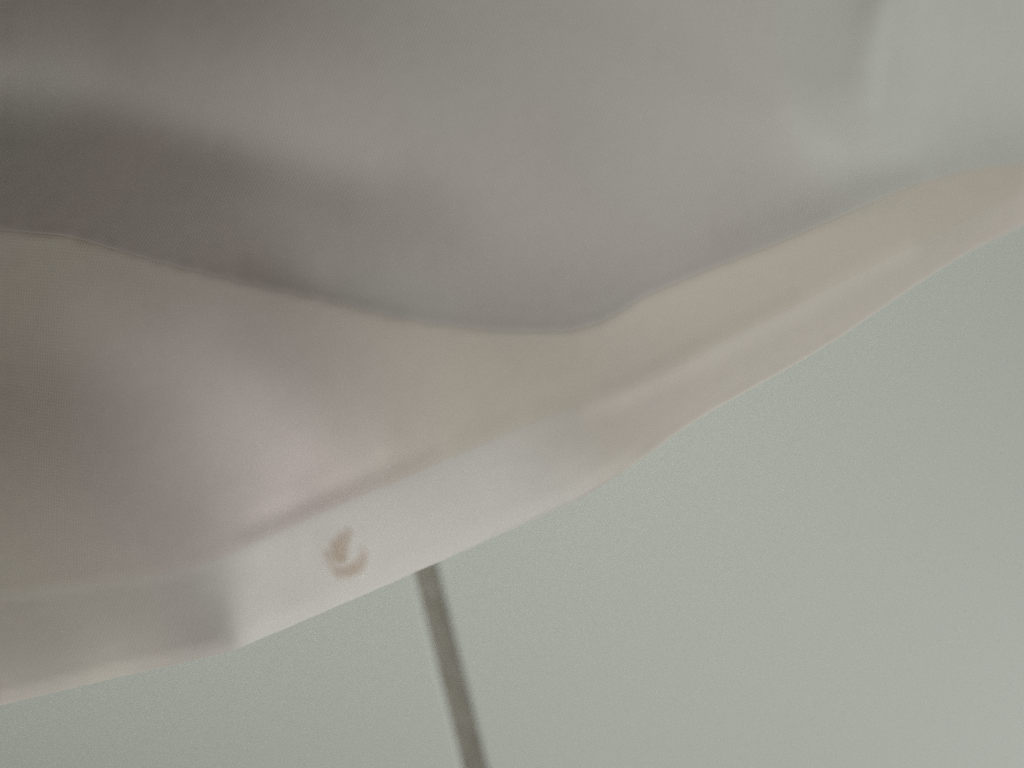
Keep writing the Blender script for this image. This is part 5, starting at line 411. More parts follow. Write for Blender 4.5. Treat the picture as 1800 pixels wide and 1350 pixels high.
19644 -180 -157 -130 -104 -78 -52 -27 -2 24 48 72 99 123 150 176 204 233 264 295 330 367 410 457 510 560 591 601 613 634 653 661 661 654 637 620 604 570 544 528 505 474 454 431 401 386 368 342 319 290 263 251 217 180 158 130 83 27 -39 -100 -152 -193 -260 -345 -429 -492 -543 -563 -531 -449 -360 -289 -238 -204 -191 -192 -197 -223 -226 -209 -175 -124 -113 -85 -27 -4 -15 -12 0 17 23 26 37 33 27 20 7 -11 -12 4 13 19 29 43 53 12 -49 -58 -64 -110 -18 119 199 271 293 290 287 289 294 295 292 281 264 241 209 169 120 63 -1 -70 -140 -209 -271 -321 -360 -384 -399 -402 -402 -395 -388 -377 -367 -356 -343 -332 -320 -308 -297 -284 -273 -262 -251 -240 -230 -219 -211 -200 -192 -183 -176 -167 -160 -153 -146 -140 -134 -129 -123 -119 -114 -109 -106 -102 -99 -95 -93 -89 -88 -84 -83 -81 -78 -77 -75 -73 -71 -70 -69 -67 -65 -63 -62 -61 -59 -56 -56 -53 -52 -49 -48
19808 -172 -148 -123 -96 -71 -46 -21 4 27 52 75 99 123 148 171 198 223 252 280 311 343 378 417 464 518 560 570 580 598 620 637 650 650 633 620 617 589 555 539 516 494 472 435 405 393 372 344 327 307 275 257 223 192 159 122 81 31 -36 -87 -131 -185 -262 -360 -463 -535 -567 -548 -477 -364 -265 -207 -202 -203 -254 -301 -296 -303 -297 -275 -255 -215 -184 -146 -91 -64 -71 -59 -37 -28 -32 -26 -10 -20 -26 -17 -18 -21 -21 -13 -8 -8 -23 -51 -68 -80 -100 -31 52 47 121 221 259 285 307 319 327 332 339 343 344 338 327 305 275 232 181 118 47 -32 -110 -184 -247 -297 -333 -356 -368 -374 -373 -370 -365 -358 -349 -340 -331 -321 -310 -300 -290 -279 -268 -259 -248 -238 -228 -219 -209 -201 -192 -184 -176 -168 -161 -154 -148 -141 -135 -130 -124 -119 -115 -111 -106 -102 -99 -96 -92 -90 -86 -85 -82 -79 -78 -76 -74 -72 -70 -69 -67 -66 -63 -63 -61 -59 -57 -56 -55 -52 -51 -49 -47
19968 -161 -139 -113 -88 -63 -39 -14 10 33 57 79 102 125 147 170 194 217 242 268 296 323 355 385 418 460 514 536 546 570 582 601 627 637 625 616 618 605 574 551 525 502 481 453 430 408 370 341 335 324 289 267 238 210 170 120 73 19 -41 -80 -116 -189 -295 -380 -459 -515 -514 -454 -376 -295 -250 -234 -270 -298 -332 -378 -369 -349 -327 -319 -308 -271 -232 -205 -173 -141 -121 -100 -84 -82 -83 -75 -59 -69 -73 -60 -56 -44 -47 -55 -59 -88 -138 -157 -119 -31 37 96 160 162 175 217 260 288 314 336 354 369 380 389 395 392 384 365 335 290 235 164 84 0 -81 -157 -216 -263 -296 -317 -330 -338 -340 -340 -338 -334 -329 -322 -314 -308 -298 -290 -281 -272 -262 -253 -244 -235 -225 -217 -208 -200 -191 -184 -175 -169 -161 -155 -148 -142 -136 -130 -125 -121 -115 -111 -107 -103 -99 -95 -93 -89 -87 -84 -81 -80 -76 -75 -73 -72 -69 -67 -66 -65 -63 -61 -59 -59 -56 -55 -53 -52 -50 -49 -46
20124 -153 -132 -108 -84 -59 -34 -11 12 36 58 81 102 124 145 167 187 209 232 255 279 304 332 360 388 423 486 518 521 537 541 562 593 607 607 609 608 604 588 572 547 514 495 465 447 428 389 353 333 331 302 274 251 231 189 134 79 13 -51 -86 -124 -199 -303 -356 -388 -418 -415 -381 -353 -335 -352 -353 -358 -374 -382 -409 -410 -385 -357 -354 -339 -300 -268 -255 -243 -209 -172 -151 -151 -150 -131 -112 -105 -111 -104 -93 -91 -99 -131 -161 -154 -153 -176 -119 -15 69 130 150 175 194 207 226 257 289 321 348 374 397 416 430 440 442 437 419 387 338 277 199 115 29 -51 -120 -175 -217 -248 -271 -286 -296 -303 -307 -307 -307 -305 -301 -296 -291 -284 -278 -270 -262 -254 -247 -238 -229 -222 -214 -205 -198 -189 -183 -175 -168 -161 -155 -148 -142 -136 -131 -126 -121 -115 -112 -107 -103 -99 -96 -93 -89 -86 -84 -81 -79 -76 -75 -72 -70 -69 -66 -65 -64 -61 -61 -58 -57 -56 -54 -52 -51 -50 -47 -46
20276 -146 -126 -102 -79 -56 -32 -9 15 37 60 81 103 123 144 164 183 203 223 243 264 287 311 337 364 397 449 483 500 513 514 527 556 573 583 597 592 583 577 588 572 532 513 482 454 442 421 381 333 323 314 289 264 247 213 155 98 30 -43 -92 -136 -194 -256 -283 -304 -357 -387 -398 -428 -432 -452 -435 -393 -394 -407 -424 -431 -420 -402 -386 -363 -335 -320 -306 -286 -253 -230 -218 -211 -201 -174 -150 -147 -150 -142 -153 -179 -208 -221 -218 -165 -112 -101 -40 39 83 121 150 173 195 218 241 267 296 329 361 391 420 445 465 481 486 482 463 428 376 307 227 144 61 -11 -74 -124 -163 -195 -218 -237 -252 -262 -269 -275 -277 -278 -277 -275 -272 -267 -263 -257 -251 -245 -237 -231 -224 -216 -209 -201 -195 -187 -181 -173 -167 -160 -154 -148 -142 -136 -131 -126 -120 -116 -112 -107 -104 -99 -96 -93 -89 -86 -84 -81 -78 -76 -74 -71 -70 -67 -66 -64 -63 -61 -59 -58 -56 -54 -54 -51 -50 -49 -47 -45
20425 -137 -119 -96 -73 -51 -27 -6 18 40 62 84 105 125 146 164 183 201 218 236 255 273 294 316 341 367 403 432 462 486 491 496 533 546 550 568 575 571 561 577 578 547 532 507 463 448 447 412 349 321 315 303 280 257 228 177 120 57 -20 -81 -117 -133 -174 -237 -290 -380 -448 -460 -489 -492 -496 -461 -399 -393 -410 -430 -446 -452 -446 -429 -407 -383 -376 -352 -318 -294 -282 -279 -252 -230 -214 -192 -197 -220 -236 -258 -270 -260 -215 -168 -117 -73 -59 -34 11 56 93 128 160 192 220 249 277 308 339 374 407 440 470 495 514 523 519 497 458 402 332 254 175 102 37 -20 -65 -105 -137 -164 -187 -204 -218 -230 -239 -244 -249 -251 -251 -251 -249 -246 -242 -238 -233 -227 -222 -216 -209 -203 -197 -190 -184 -177 -171 -165 -159 -152 -147 -141 -136 -130 -126 -121 -116 -111 -107 -104 -99 -96 -93 -89 -86 -83 -81 -78 -75 -74 -71 -69 -67 -65 -63 -62 -60 -58 -57 -55 -54 -52 -51 -50 -47 -47 -45
20570 -130 -111 -89 -68 -47 -24 -2 19 42 64 85 107 127 148 166 184 201 217 232 248 262 280 297 319 342 371 386 410 447 467 473 509 519 519 535 558 555 545 558 563 558 543 523 486 454 453 437 384 351 316 303 289 256 229 191 135 90 25 -31 -73 -89 -146 -262 -341 -419 -492 -493 -488 -501 -524 -479 -404 -393 -411 -434 -460 -479 -484 -475 -452 -428 -421 -391 -356 -334 -318 -314 -287 -264 -262 -257 -280 -314 -318 -310 -274 -232 -187 -149 -122 -95 -69 -46 -15 22 64 104 143 179 215 249 284 317 352 388 423 460 493 522 542 552 545 522 480 422 356 283 214 149 91 39 -6 -46 -80 -109 -134 -156 -174 -188 -201 -210 -217 -223 -225 -228 -228 -227 -225 -223 -220 -216 -211 -206 -202 -196 -190 -185 -179 -174 -167 -162 -156 -151 -145 -140 -135 -129 -125 -120 -116 -111 -107 -103 -100 -95 -93 -89 -86 -83 -80 -78 -75 -73 -70 -69 -66 -65 -62 -61 -59 -58 -56 -55 -53 -51 -50 -49 -47 -46 -44
20709 -122 -103 -84 -63 -43 -21 -1 21 43 64 86 107 128 149 168 187 202 219 231 246 257 270 282 296 315 342 349 366 409 441 449 471 491 492 503 534 534 528 538 540 549 544 537 510 464 456 451 419 388 337 304 287 249 222 200 160 126 65 8 -59 -132 -201 -293 -370 -420 -467 -478 -471 -488 -532 -493 -412 -398 -414 -441 -471 -499 -516 -517 -501 -475 -454 -420 -381 -360 -346 -341 -339 -344 -349 -336 -340 -347 -323 -294 -261 -230 -206 -179 -153 -128 -99 -70 -38 -3 37 79 122 165 206 247 285 324 363 402 442 480 515 546 568 575 566 539 497 442 381 318 256 198 145 96 52 12 -24 -55 -84 -107 -129 -147 -161 -175 -184 -192 -199 -202 -205 -207 -207 -206 -205 -202 -199 -196 -192 -188 -183 -178 -174 -168 -164 -158 -153 -148 -143 -138 -133 -128 -124 -119 -115 -110 -107 -102 -99 -96 -92 -88 -86 -83 -80 -77 -75 -72 -70 -68 -66 -64 -62 -61 -58 -57 -55 -54 -52 -51 -50 -48 -46 -45 -44
20841 -114 -97 -79 -59 -40 -20 0 20 41 62 83 105 127 148 168 188 205 221 233 245 256 266 274 282 290 314 330 345 369 402 415 433 465 468 469 500 512 501 514 521 527 531 534 520 483 469 464 436 424 381 327 289 256 228 197 164 131 66 0 -80 -187 -266 -316 -361 -398 -416 -431 -448 -467 -512 -495 -428 -410 -422 -448 -480 -515 -539 -552 -542 -504 -469 -445 -408 -398 -406 -407 -421 -424 -405 -364 -342 -334 -316 -298 -280 -261 -239 -217 -190 -162 -132 -99 -64 -28 13 57 102 148 195 241 286 330 375 419 462 503 541 570 590 594 582 553 512 463 407 352 298 245 195 149 105 66 29 -4 -34 -61 -84 -105 -123 -137 -151 -161 -169 -176 -181 -185 -187 -188 -188 -188 -186 -184 -181 -178 -175 -170 -167 -163 -158 -153 -150 -144 -140 -135 -131 -126 -123 -117 -114 -110 -105 -102 -99 -95 -91 -88 -86 -82 -79 -77 -75 -72 -69 -68 -65 -64 -61 -60 -58 -56 -55 -53 -51 -50 -49 -47 -46 -45 -43
20967 -108 -94 -76 -58 -40 -22 -3 16 36 56 77 98 120 141 164 185 204 222 236 247 256 263 270 278 286 310 320 326 340 362 381 402 431 444 448 465 485 475 487 502 499 503 513 515 500 482 472 450 439 414 368 323 285 243 175 138 121 60 -23 -111 -219 -304 -343 -363 -379 -381 -385 -407 -431 -479 -485 -444 -430 -436 -457 -490 -524 -553 -570 -567 -518 -477 -477 -465 -466 -482 -477 -470 -449 -414 -375 -353 -346 -337 -324 -310 -293 -275 -251 -225 -197 -166 -131 -93 -53 -10 35 84 135 185 238 289 341 390 440 488 531 568 595 610 609 593 564 525 480 433 383 333 286 240 195 154 114 78 43 13 -16 -41 -64 -84 -101 -116 -129 -140 -149 -156 -161 -166 -168 -171 -171 -172 -171 -169 -167 -165 -163 -159 -155 -152 -149 -144 -140 -136 -132 -129 -123 -120 -116 -112 -109 -104 -101 -98 -94 -90 -88 -85 -82 -79 -76 -74 -71 -70 -66 -65 -63 -61 -59 -58 -55 -54 -53 -51 -49 -48 -47 -45 -44 -43
21089 -103 -89 -72 -56 -40 -22 -5 13 32 50 69 90 111 134 156 179 202 223 241 255 262 267 269 275 284 300 296 304 323 330 351 376 396 417 428 438 451 457 465 478 474 474 487 496 495 492 483 462 440 421 388 339 304 261 187 151 134 69 -35 -142 -246 -330 -372 -392 -391 -368 -358 -376 -400 -438 -454 -446 -445 -454 -471 -501 -535 -563 -578 -573 -540 -515 -533 -528 -512 -509 -496 -480 -459 -435 -412 -392 -377 -367 -355 -342 -325 -307 -286 -260 -230 -198 -162 -122 -79 -32 18 70 125 183 241 300 359 415 470 519 563 595 617 624 617 598 569 534 494 451 408 364 319 277 236 195 157 121 87 55 26 0 -24 -46 -66 -82 -97 -110 -121 -129 -138 -143 -149 -151 -155 -155 -157 -156 -156 -154 -153 -150 -148 -145 -142 -139 -135 -132 -129 -124 -121 -117 -114 -110 -106 -104 -99 -96 -93 -90 -87 -84 -81 -79 -75 -74 -71 -68 -67 -64 -62 -61 -58 -57 -55 -54 -51 -51 -49 -47 -46 -45 -43 -43
21206 -97 -84 -68 -53 -38 -22 -5 10 28 45 62 82 102 122 145 170 194 220 244 264 277 282 279 274 276 287 278 285 305 303 323 345 364 382 406 424 429 436 439 448 450 447 460 465 470 474 464 460 443 429 407 363 339 305 247 193 147 73 -36 -159 -267 -358 -408 -430 -423 -388 -367 -367 -376 -391 -416 -439 -453 -469 -488 -515 -545 -572 -590 -594 -587 -570 -563 -545 -522 -516 -506 -494 -480 -465 -449 -432 -416 -401 -388 -373 -358 -339 -317 -292 -263 -228 -191 -148 -100 -50 6 65 128 192 259 325 389 451 505 553 591 615 628 627 616 596 569 536 502 464 425 386 346 307 268 230 194 159 126 94 65 37 13 -10 -30 -50 -65 -80 -93 -104 -113 -120 -127 -133 -136 -139 -141 -143 -142 -143 -142 -141 -140 -137 -135 -132 -130 -127 -124 -120 -118 -114 -111 -107 -104 -102 -97 -95 -92 -88 -86 -83 -80 -78 -75 -73 -70 -68 -66 -64 -61 -60 -58 -56 -55 -53 -51 -50 -48 -47 -46 -44 -43 -41
21319 -93 -81 -66 -52 -37 -22 -7 7 23 38 54 72 89 109 130 153 178 207 236 266 291 308 305 289 275 285 277 270 288 290 301 318 337 351 370 396 399 398 401 414 420 420 431 436 440 447 451 467 467 457 448 412 381 350 295 223 155 77 -35 -164 -283 -383 -449 -466 -454 -428 -398 -375 -367 -364 -389 -424 -450 -478 -509 -536 -557 -581 -600 -614 -622 -593 -568 -561 -543 -537 -525 -514 -504 -492 -480 -466 -451 -436 -422 -406 -389 -370 -348 -322 -290 -255 -213 -166 -114 -56 8 75 147 219 293 365 430 490 540 578 605 621 625 619 606 585 562 533 502 470 436 401 366 330 294 259 225 191 159 129 99 73 47 23 2 -17 -35 -51 -65 -78 -88 -97 -106 -112 -117 -122 -125 -128 -130 -130 -131 -130 -130 -129 -127 -126 -123 -121 -119 -116 -113 -111 -107 -105 -101 -99 -96 -93 -90 -87 -85 -82 -79 -76 -75 -71 -70 -67 -65 -63 -61 -60 -57 -56 -54 -52 -51 -49 -48 -46 -45 -44 -42 -41
21429 -89 -76 -63 -49 -35 -21 -7 7 20 34 49 64 80 96 116 136 159 186 218 253 294 332 352 330 273 270 280 258 272 273 267 273 293 312 327 359 372 369 382 403 400 409 421 425 428 435 448 463 479 474 470 442 412 373 320 252 185 101 -30 -173 -310 -411 -469 -485 -476 -452 -428 -405 -383 -370 -383 -412 -441 -485 -537 -568 -572 -578 -600 -617 -624 -606 -589 -588 -573 -559 -546 -537 -526 -516 -506 -496 -482 -470 -453 -438 -419 -399 -375 -346 -312 -272 -225 -170 -110 -43 31 107 187 266 340 410 470 519 559 585 602 610 608 600 587 570 548 524 498 470 441 409 379 346 314 281 250 218 188 158 130 104 78 55 32 13 -6 -23 -38 -52 -64 -75 -83 -92 -98 -104 -109 -113 -115 -117 -119 -120 -119 -120 -119 -117 -117 -115 -113 -110 -109 -106 -104 -101 -99 -96 -93 -91 -88 -86 -82 -81 -78 -75 -73 -71 -69 -66 -65 -62 -60 -59 -57 -55 -53 -52 -50 -49 -47 -46 -44 -43 -42 -41
21539 -84 -71 -56 -43 -29 -16 -2 10 23 36 49 62 76 91 107 125 145 169 198 232 275 331 379 366 259 225 257 247 257 259 253 245 267 289 298 329 357 364 379 397 396 405 420 415 413 417 423 431 454 469 475 457 442 404 345 286 233 146 -14 -192 -354 -444 -473 -488 -493 -464 -445 -434 -413 -397 -403 -418 -464 -533 -581 -589 -565 -558 -585 -611 -623 -621 -610 -603 -592 -580 -569 -557 -548 -539 -530 -521 -510 -496 -482 -466 -445 -422 -394 -361 -322 -273 -216 -153 -81 -4 79 161 241 318 385 445 492 529 555 573 582 585 582 574 563 548 530 511 488 465 440 412 385 357 328 298 269 240 211 184 156 131 106 83 60 41 21 3 -12 -27 -40 -52 -63 -71 -79 -86 -92 -97 -100 -104 -106 -108 -109 -110 -110 -109 -109 -108 -107 -105 -103 -102 -99 -98 -95 -93 -90 -88 -86 -84 -81 -78 -77 -74 -72 -70 -67 -66 -63 -62 -59 -58 -56 -55 -52 -51 -50 -48 -47 -45 -44 -42 -42 -40
21647 -76 -62 -47 -33 -18 -5 8 21 34 45 58 70 82 96 110 126 143 164 188 216 253 299 349 345 241 192 234 242 253 261 257 244 257 270 276 296 328 351 356 366 382 395 400 399 406 408 410 406 424 447 462 459 457 436 383 328 280 195 23 -196 -390 -483 -498 -506 -516 -488 -463 -450 -438 -437 -456 -479 -515 -574 -587 -563 -548 -548 -574 -602 -620 -627 -625 -616 -607 -597 -587 -578 -568 -560 -552 -542 -533 -519 -504 -485 -462 -435 -400 -358 -309 -250 -181 -106 -25 60 142 221 294 358 411 456 490 515 533 544 551 552 549 544 535 523 510 493 475 455 434 411 387 362 336 310 283 257 230 204 179 154 130 108 85 66 46 28 12 -4 -17 -30 -41 -51 -61 -68 -74 -81 -86 -90 -93 -96 -98 -99 -100 -101 -101 -100 -100 -99 -98 -96 -95 -93 -91 -90 -87 -85 -83 -81 -79 -77 -75 -72 -71 -68 -67 -64 -63 -60 -59 -57 -55 -54 -52 -50 -49 -48 -46 -44 -44 -42 -41 -39
21750 -67 -52 -35 -20 -4 10 24 37 50 62 74 86 98 110 122 136 150 167 186 208 234 264 296 299 245 197 208 225 240 253 244 229 236 242 253 264 286 319 336 339 361 382 378 382 399 397 398 400 406 420 434 446 451 450 423 374 323 239 74 -168 -407 -517 -539 -546 -552 -521 -495 -486 -498 -520 -527 -530 -522 -534 -542 -537 -546 -560 -578 -599 -617 -628 -631 -627 -620 -611 -604 -594 -586 -578 -569 -560 -548 -534 -515 -493 -464 -427 -384 -330 -267 -195 -117 -34 49 128 202 267 324 372 412 442 467 486 498 508 513 515 514 511 505 496 485 473 459 442 424 405 385 362 340 317 293 269 244 221 197 173 151 129 108 88 69 51 34 18 5 -9 -21 -32 -42 -50 -58 -65 -70 -76 -80 -83 -87 -88 -90 -92 -92 -93 -92 -93 -91 -91 -90 -88 -87 -86 -83 -83 -80 -78 -77 -74 -73 -71 -69 -66 -66 -63 -61 -60 -57 -56 -55 -53 -51 -50 -48 -47 -45 -44 -43 -41 -41 -39
21846 -60 -44 -28 -10 7 22 37 52 66 78 91 102 112 123 132 144 154 167 182 196 216 236 257 270 258 219 197 203 212 228 232 224 228 225 231 233 248 277 307 317 331 353 360 367 384 383 387 401 401 402 411 420 430 443 449 417 374 295 124 -136 -408 -545 -585 -603 -607 -591 -574 -570 -571 -563 -529 -506 -498 -500 -518 -534 -548 -566 -584 -602 -617 -628 -633 -634 -629 -623 -615 -607 -600 -590 -581 -569 -555 -536 -511 -480 -441 -393 -336 -269 -196 -116 -36 42 115 180 238 286 328 362 390 413 432 447 459 467 473 477 478 477 473 468 460 451 439 426 412 395 378 360 340 319 298 277 255 233 211 189 168 147 127 108 89 71 55 39 24 11 -2 -13 -23 -33 -42 -49 -55 -62 -66 -71 -75 -77 -80 -82 -83 -85 -85 -85 -85 -85 -84 -83 -83 -81 -80 -78 -77 -76 -74 -72 -70 -69 -67 -65 -64 -61 -60 -59 -56 -55 -54 -52 -50 -49 -48 -46 -45 -43 -42 -41 -40 -38
21934 -54 -38 -21 -2 14 32 48 64 78 92 104 115 125 133 143 150 157 166 176 186 199 214 229 246 252 240 217 202 193 203 219 219 217 212 209 208 219 233 261 288 299 317 332 345 364 374 382 398 400 402 407 410 414 425 441 431 413 351 175 -98 -392 -562 -653 -712 -720 -683 -636 -613 -572 -530 -503 -490 -497 -507 -519 -535 -552 -570 -586 -602 -617 -628 -634 -636 -633 -629 -623 -614 -606 -595 -582 -566 -544 -518 -482 -440 -388 -328 -259 -186 -109 -34 36 100 156 204 245 280 310 335 357 376 392 406 418 426 434 439 441 443 441 438 434 427 418 408 397 383 369 353 336 319 300 280 262 241 222 201 182 162 143 125 107 89 73 58 42 30 16 4 -6 -16 -26 -33 -41 -48 -53 -58 -63 -66 -69 -72 -75 -75 -77 -78 -78 -79 -78 -78 -77 -77 -76 -75 -73 -72 -71 -70 -68 -66 -65 -63 -62 -60 -59 -57 -55 -54 -52 -51 -50 -48 -47 -45 -44 -43 -41 -41 -39 -38
22016 -49 -32 -15 3 21 40 56 73 89 104 117 128 139 147 153 160 164 170 174 181 187 197 208 221 231 235 226 213 198 195 200 201 200 202 195 193 195 195 214 239 262 283 299 322 342 360 372 387 399 406 416 421 420 415 418 418 417 373 230 -40 -375 -607 -753 -811 -773 -694 -624 -603 -567 -538 -528 -522 -521 -528 -534 -545 -558 -572 -587 -602 -615 -626 -631 -634 -633 -628 -621 -612 -601 -586 -567 -543 -511 -472 -425 -369 -307 -240 -170 -101 -33 27 80 128 168 202 232 257 281 302 320 337 352 366 377 387 395 401 406 409 409 409 406 402 396 389 379 369 357 344 329 315 299 281 265 247 228 211 192 174 156 139 122 105 89 74 60 46 33 21 10 -1 -10 -19 -26 -34 -40 -46 -50 -56 -58 -62 -65 -67 -69 -70 -71 -72 -72 -72 -72 -72 -71 -71 -70 -68 -68 -67 -65 -64 -62 -62 -59 -59 -57 -55 -54 -53 -51 -50 -49 -47 -46 -44 -43 -42 -41 -40 -38 -38
22091 -46 -30 -13 6 24 42 61 78 96 112 127 140 151 161 167 172 174 176 177 179 181 185 190 198 211 228 230 220 204 194 187 188 191 191 179 176 170 166 175 193 222 247 268 290 312 336 355 376 395 407 419 436 441 427 413 405 392 351 256 -5 -380 -640 -774 -779 -711 -667 -635 -631 -619 -599 -581 -569 -561 -557 -558 -562 -569 -580 -589 -601 -611 -620 -623 -625 -623 -617 -608 -596 -579 -557 -528 -492 -449 -399 -341 -280 -217 -154 -93 -38 14 58 96 129 159 184 208 228 248 267 283 299 314 327 339 349 358 365 372 376 378 379 379 376 373 368 361 352 343 333 321 308 294 280 264 249 233 217 199 184 166 151 134 118 104 88 75 60 49 36 25 14 4 -4 -13 -20 -28 -33 -39 -44 -48 -52 -56 -58 -60 -62 -64 -65 -66 -66 -66 -67 -67 -66 -65 -65 -65 -63 -62 -62 -60 -59 -57 -57 -55 -54 -52 -52 -49 -49 -48 -46 -45 -43 -43 -41 -40 -39 -38 -37
22160 -45 -30 -13 5 23 42 61 80 98 117 134 149 163 174 182 187 189 188 186 183 181 180 177 177 186 215 225 217 209 197 187 184 184 179 165 157 147 145 147 148 163 196 232 256 285 308 338 361 383 408 425 435 459 460 434 400 354 322 261 19 -344 -587 -692 -706 -685 -690 -692 -687 -677 -663 -642 -623 -606 -596 -587 -586 -585 -590 -594 -600 -604 -608 -608 -607 -600 -590 -577 -558 -533 -502 -463 -416 -366 -309 -252 -195 -141 -91 -45 -4 31 63 91 116 139 159 180 197 216 233 248 264 278 290 303 314 323 331 339 344 347 351 351 351 349 346 341 335 328 320 310 299 288 275 262 249 234 220 205 189 174 160 144 129 116 100 88 74 62 50 39 27 19 8 1 -8 -15 -22 -27 -33 -38 -42 -46 -49 -52 -54 -56 -58 -59 -60 -61 -62 -61 -62 -61 -61 -60 -60 -59 -59 -57 -57 -55 -54 -54 -52 -51 -49 -49 -47 -47 -45 -43 -43 -42 -40 -39 -39 -37 -36
22225 -47 -32 -17 0 18 37 56 75 96 115 135 153 170 185 197 204 206 205 200 193 186 179 174 167 168 198 215 209 206 196 193 189 177 171 155 144 129 128 129 107 99 133 188 223 262 278 303 341 380 417 427 409 418 435 417 375 324 317 274 77 -206 -436 -580 -660 -699 -724 -738 -742 -735 -718 -698 -676 -654 -636 -621 -612 -605 -602 -599 -596 -592 -588 -580 -572 -558 -544 -522 -496 -463 -424 -379 -329 -278 -228 -179 -135 -93 -58 -25 4 29 54 75 96 115 134 151 169 185 200 216 231 244 258 269 281 290 300 307 313 318 322 325 325 326 324 320 317 312 305 297 289 279 269 258 246 233 220 208 193 180 166 152 138 125 111 99 85 74 62 51 41 30 22 12 4 -3 -10 -17 -22 -28 -32 -36 -40 -44 -46 -49 -50 -53 -54 -54 -56 -57 -56 -57 -57 -57 -56 -56 -55 -54 -54 -53 -52 -51 -51 -49 -48 -47 -46 -45 -43 -43 -42 -40 -40 -38 -38 -36 -35
22288 -50 -39 -25 -8 8 26 45 66 86 107 129 149 170 190 206 219 226 227 221 210 196 185 174 166 163 187 202 200 207 199 189 184 175 166 151 133 108 99 105 94 69 76 128 181 239 262 265 291 319 361 385 369 374 401 407 374 325 306 261 126 -66 -268 -443 -579 -671 -730 -764 -778 -778 -767 -748 -725 -699 -676 -655 -637 -623 -610 -599 -585 -570 -554 -535 -516 -495 -473 -445 -416 -379 -338 -296 -253 -210 -170 -134 -103 -73 -47 -24 -2 19 37 57 74 91 109 125 141 157 171 187 200 214 227 238 250 259 269 278 284 290 295 298 301 302 301 301 298 294 290 283 277 270 260 252 241 230 219 208 195 183 170 158 145 132 120 108 95 84 73 62 52 42 32 24 16 7 1 -6 -12 -18 -22 -28 -31 -35 -38 -41 -44 -45 -48 -49 -50 -51 -51 -53 -52 -53 -52 -52 -52 -52 -51 -50 -50 -49 -48 -47 -46 -46 -44 -44 -42 -42 -40 -40 -38 -38 -36 -36 -34
22355 -57 -47 -35 -21 -5 12 31 50 71 93 116 139 162 185 208 229 243 253 251 241 219 197 177 165 164 179 187 188 199 200 188 178 170 158 147 130 93 64 71 90 70 41 47 83 137 188 213 240 270 334 382 374 380 404 419 395 343 287 227 132 0 -162 -328 -482 -606 -698 -758 -794 -807 -803 -787 -765 -738 -710 -683 -658 -634 -611 -586 -560 -530 -500 -470 -440 -414 -388 -360 -331 -300 -266 -232 -199 -168 -140 -114 -91 -70 -50 -31 -14 4 21 37 54 69 86 101 116 130 145 160 172 186 198 210 221 232 240 250 256 264 268 273 277 279 280 280 278 277 273 270 264 258 251 243 235 226 216 205 195 184 173 161 150 138 127 115 104 92 82 72 62 52 43 34 25 18 11 4 -2 -8 -14 -18 -23 -27 -30 -34 -36 -39 -41 -42 -45 -45 -47 -47 -48 -49 -48 -49 -48 -49 -48 -47 -47 -47 -46 -45 -44 -44 -43 -42 -41 -40 -39 -38 -38 -36 -36 -35 -34
22429 -63 -56 -45 -34 -20 -4 14 32 54 75 99 123 148 174 201 228 253 275 287 287 268 234 194 159 144 149 165 171 177 192 195 181 168 147 142 145 104 46 2 -22 -21 -28 -39 1 63 163 228 249 286 353 402 399 390 391 395 380 343 285 214 127 19 -110 -255 -402 -535 -648 -731 -785 -815 -823 -815 -794 -766 -734 -701 -666 -632 -594 -556 -515 -471 -429 -390 -357 -329 -305 -284 -261 -238 -216 -192 -169 -148 -128 -108 -91 -74 -58 -42 -26 -11 4 20 34 50 64 79 93 108 121 135 147 161 172 183 195 205 214 223 231 237 244 249 254 256 258 260 260 259 256 255 250 246 240 235 227 219 211 203 193 183 174 163 152 142 132 121 110 100 90 80 70 61 52 43 35 28 20 13 7 1 -5 -10 -14 -19 -23 -26 -29 -32 -35 -36 -39 -40 -41 -43 -43 -44 -45 -44 -45 -45 -45 -45 -44 -44 -44 -43 -42 -42 -41 -40 -40 -39 -38 -37 -36 -35 -35 -34 -33
22513 -72 -68 -60 -51 -38 -25 -8 9 29 51 74 99 125 152 181 212 245 278 310 331 335 309 254 179 122 115 146 163 159 166 185 188 183 141 98 72 50 1 -67 -108 -60 -15 -34 -5 69 176 251 267 283 321 362 383 387 382 374 358 328 279 211 129 28 -87 -214 -349 -479 -596 -692 -763 -807 -826 -825 -807 -779 -743 -701 -656 -608 -558 -504 -451 -398 -352 -312 -281 -259 -241 -227 -213 -199 -185 -169 -155 -139 -125 -109 -96 -81 -66 -53 -39 -24 -10 3 18 32 46 59 73 86 99 112 125 137 148 160 170 180 190 198 207 214 220 226 231 235 237 240 241 241 241 238 237 233 228 224 219 212 205 198 189 182 172 163 154 145 135 125 115 105 97 86 78 68 60 52 44 35 29 22 15 10 3 -2 -6 -11 -15 -19 -23 -25 -28 -31 -32 -35 -36 -38 -38 -40 -40 -41 -42 -41 -42 -42 -41 -41 -41 -41 -40 -40 -39 -39 -38 -37 -37 -35 -36 -34 -33 -33 -32
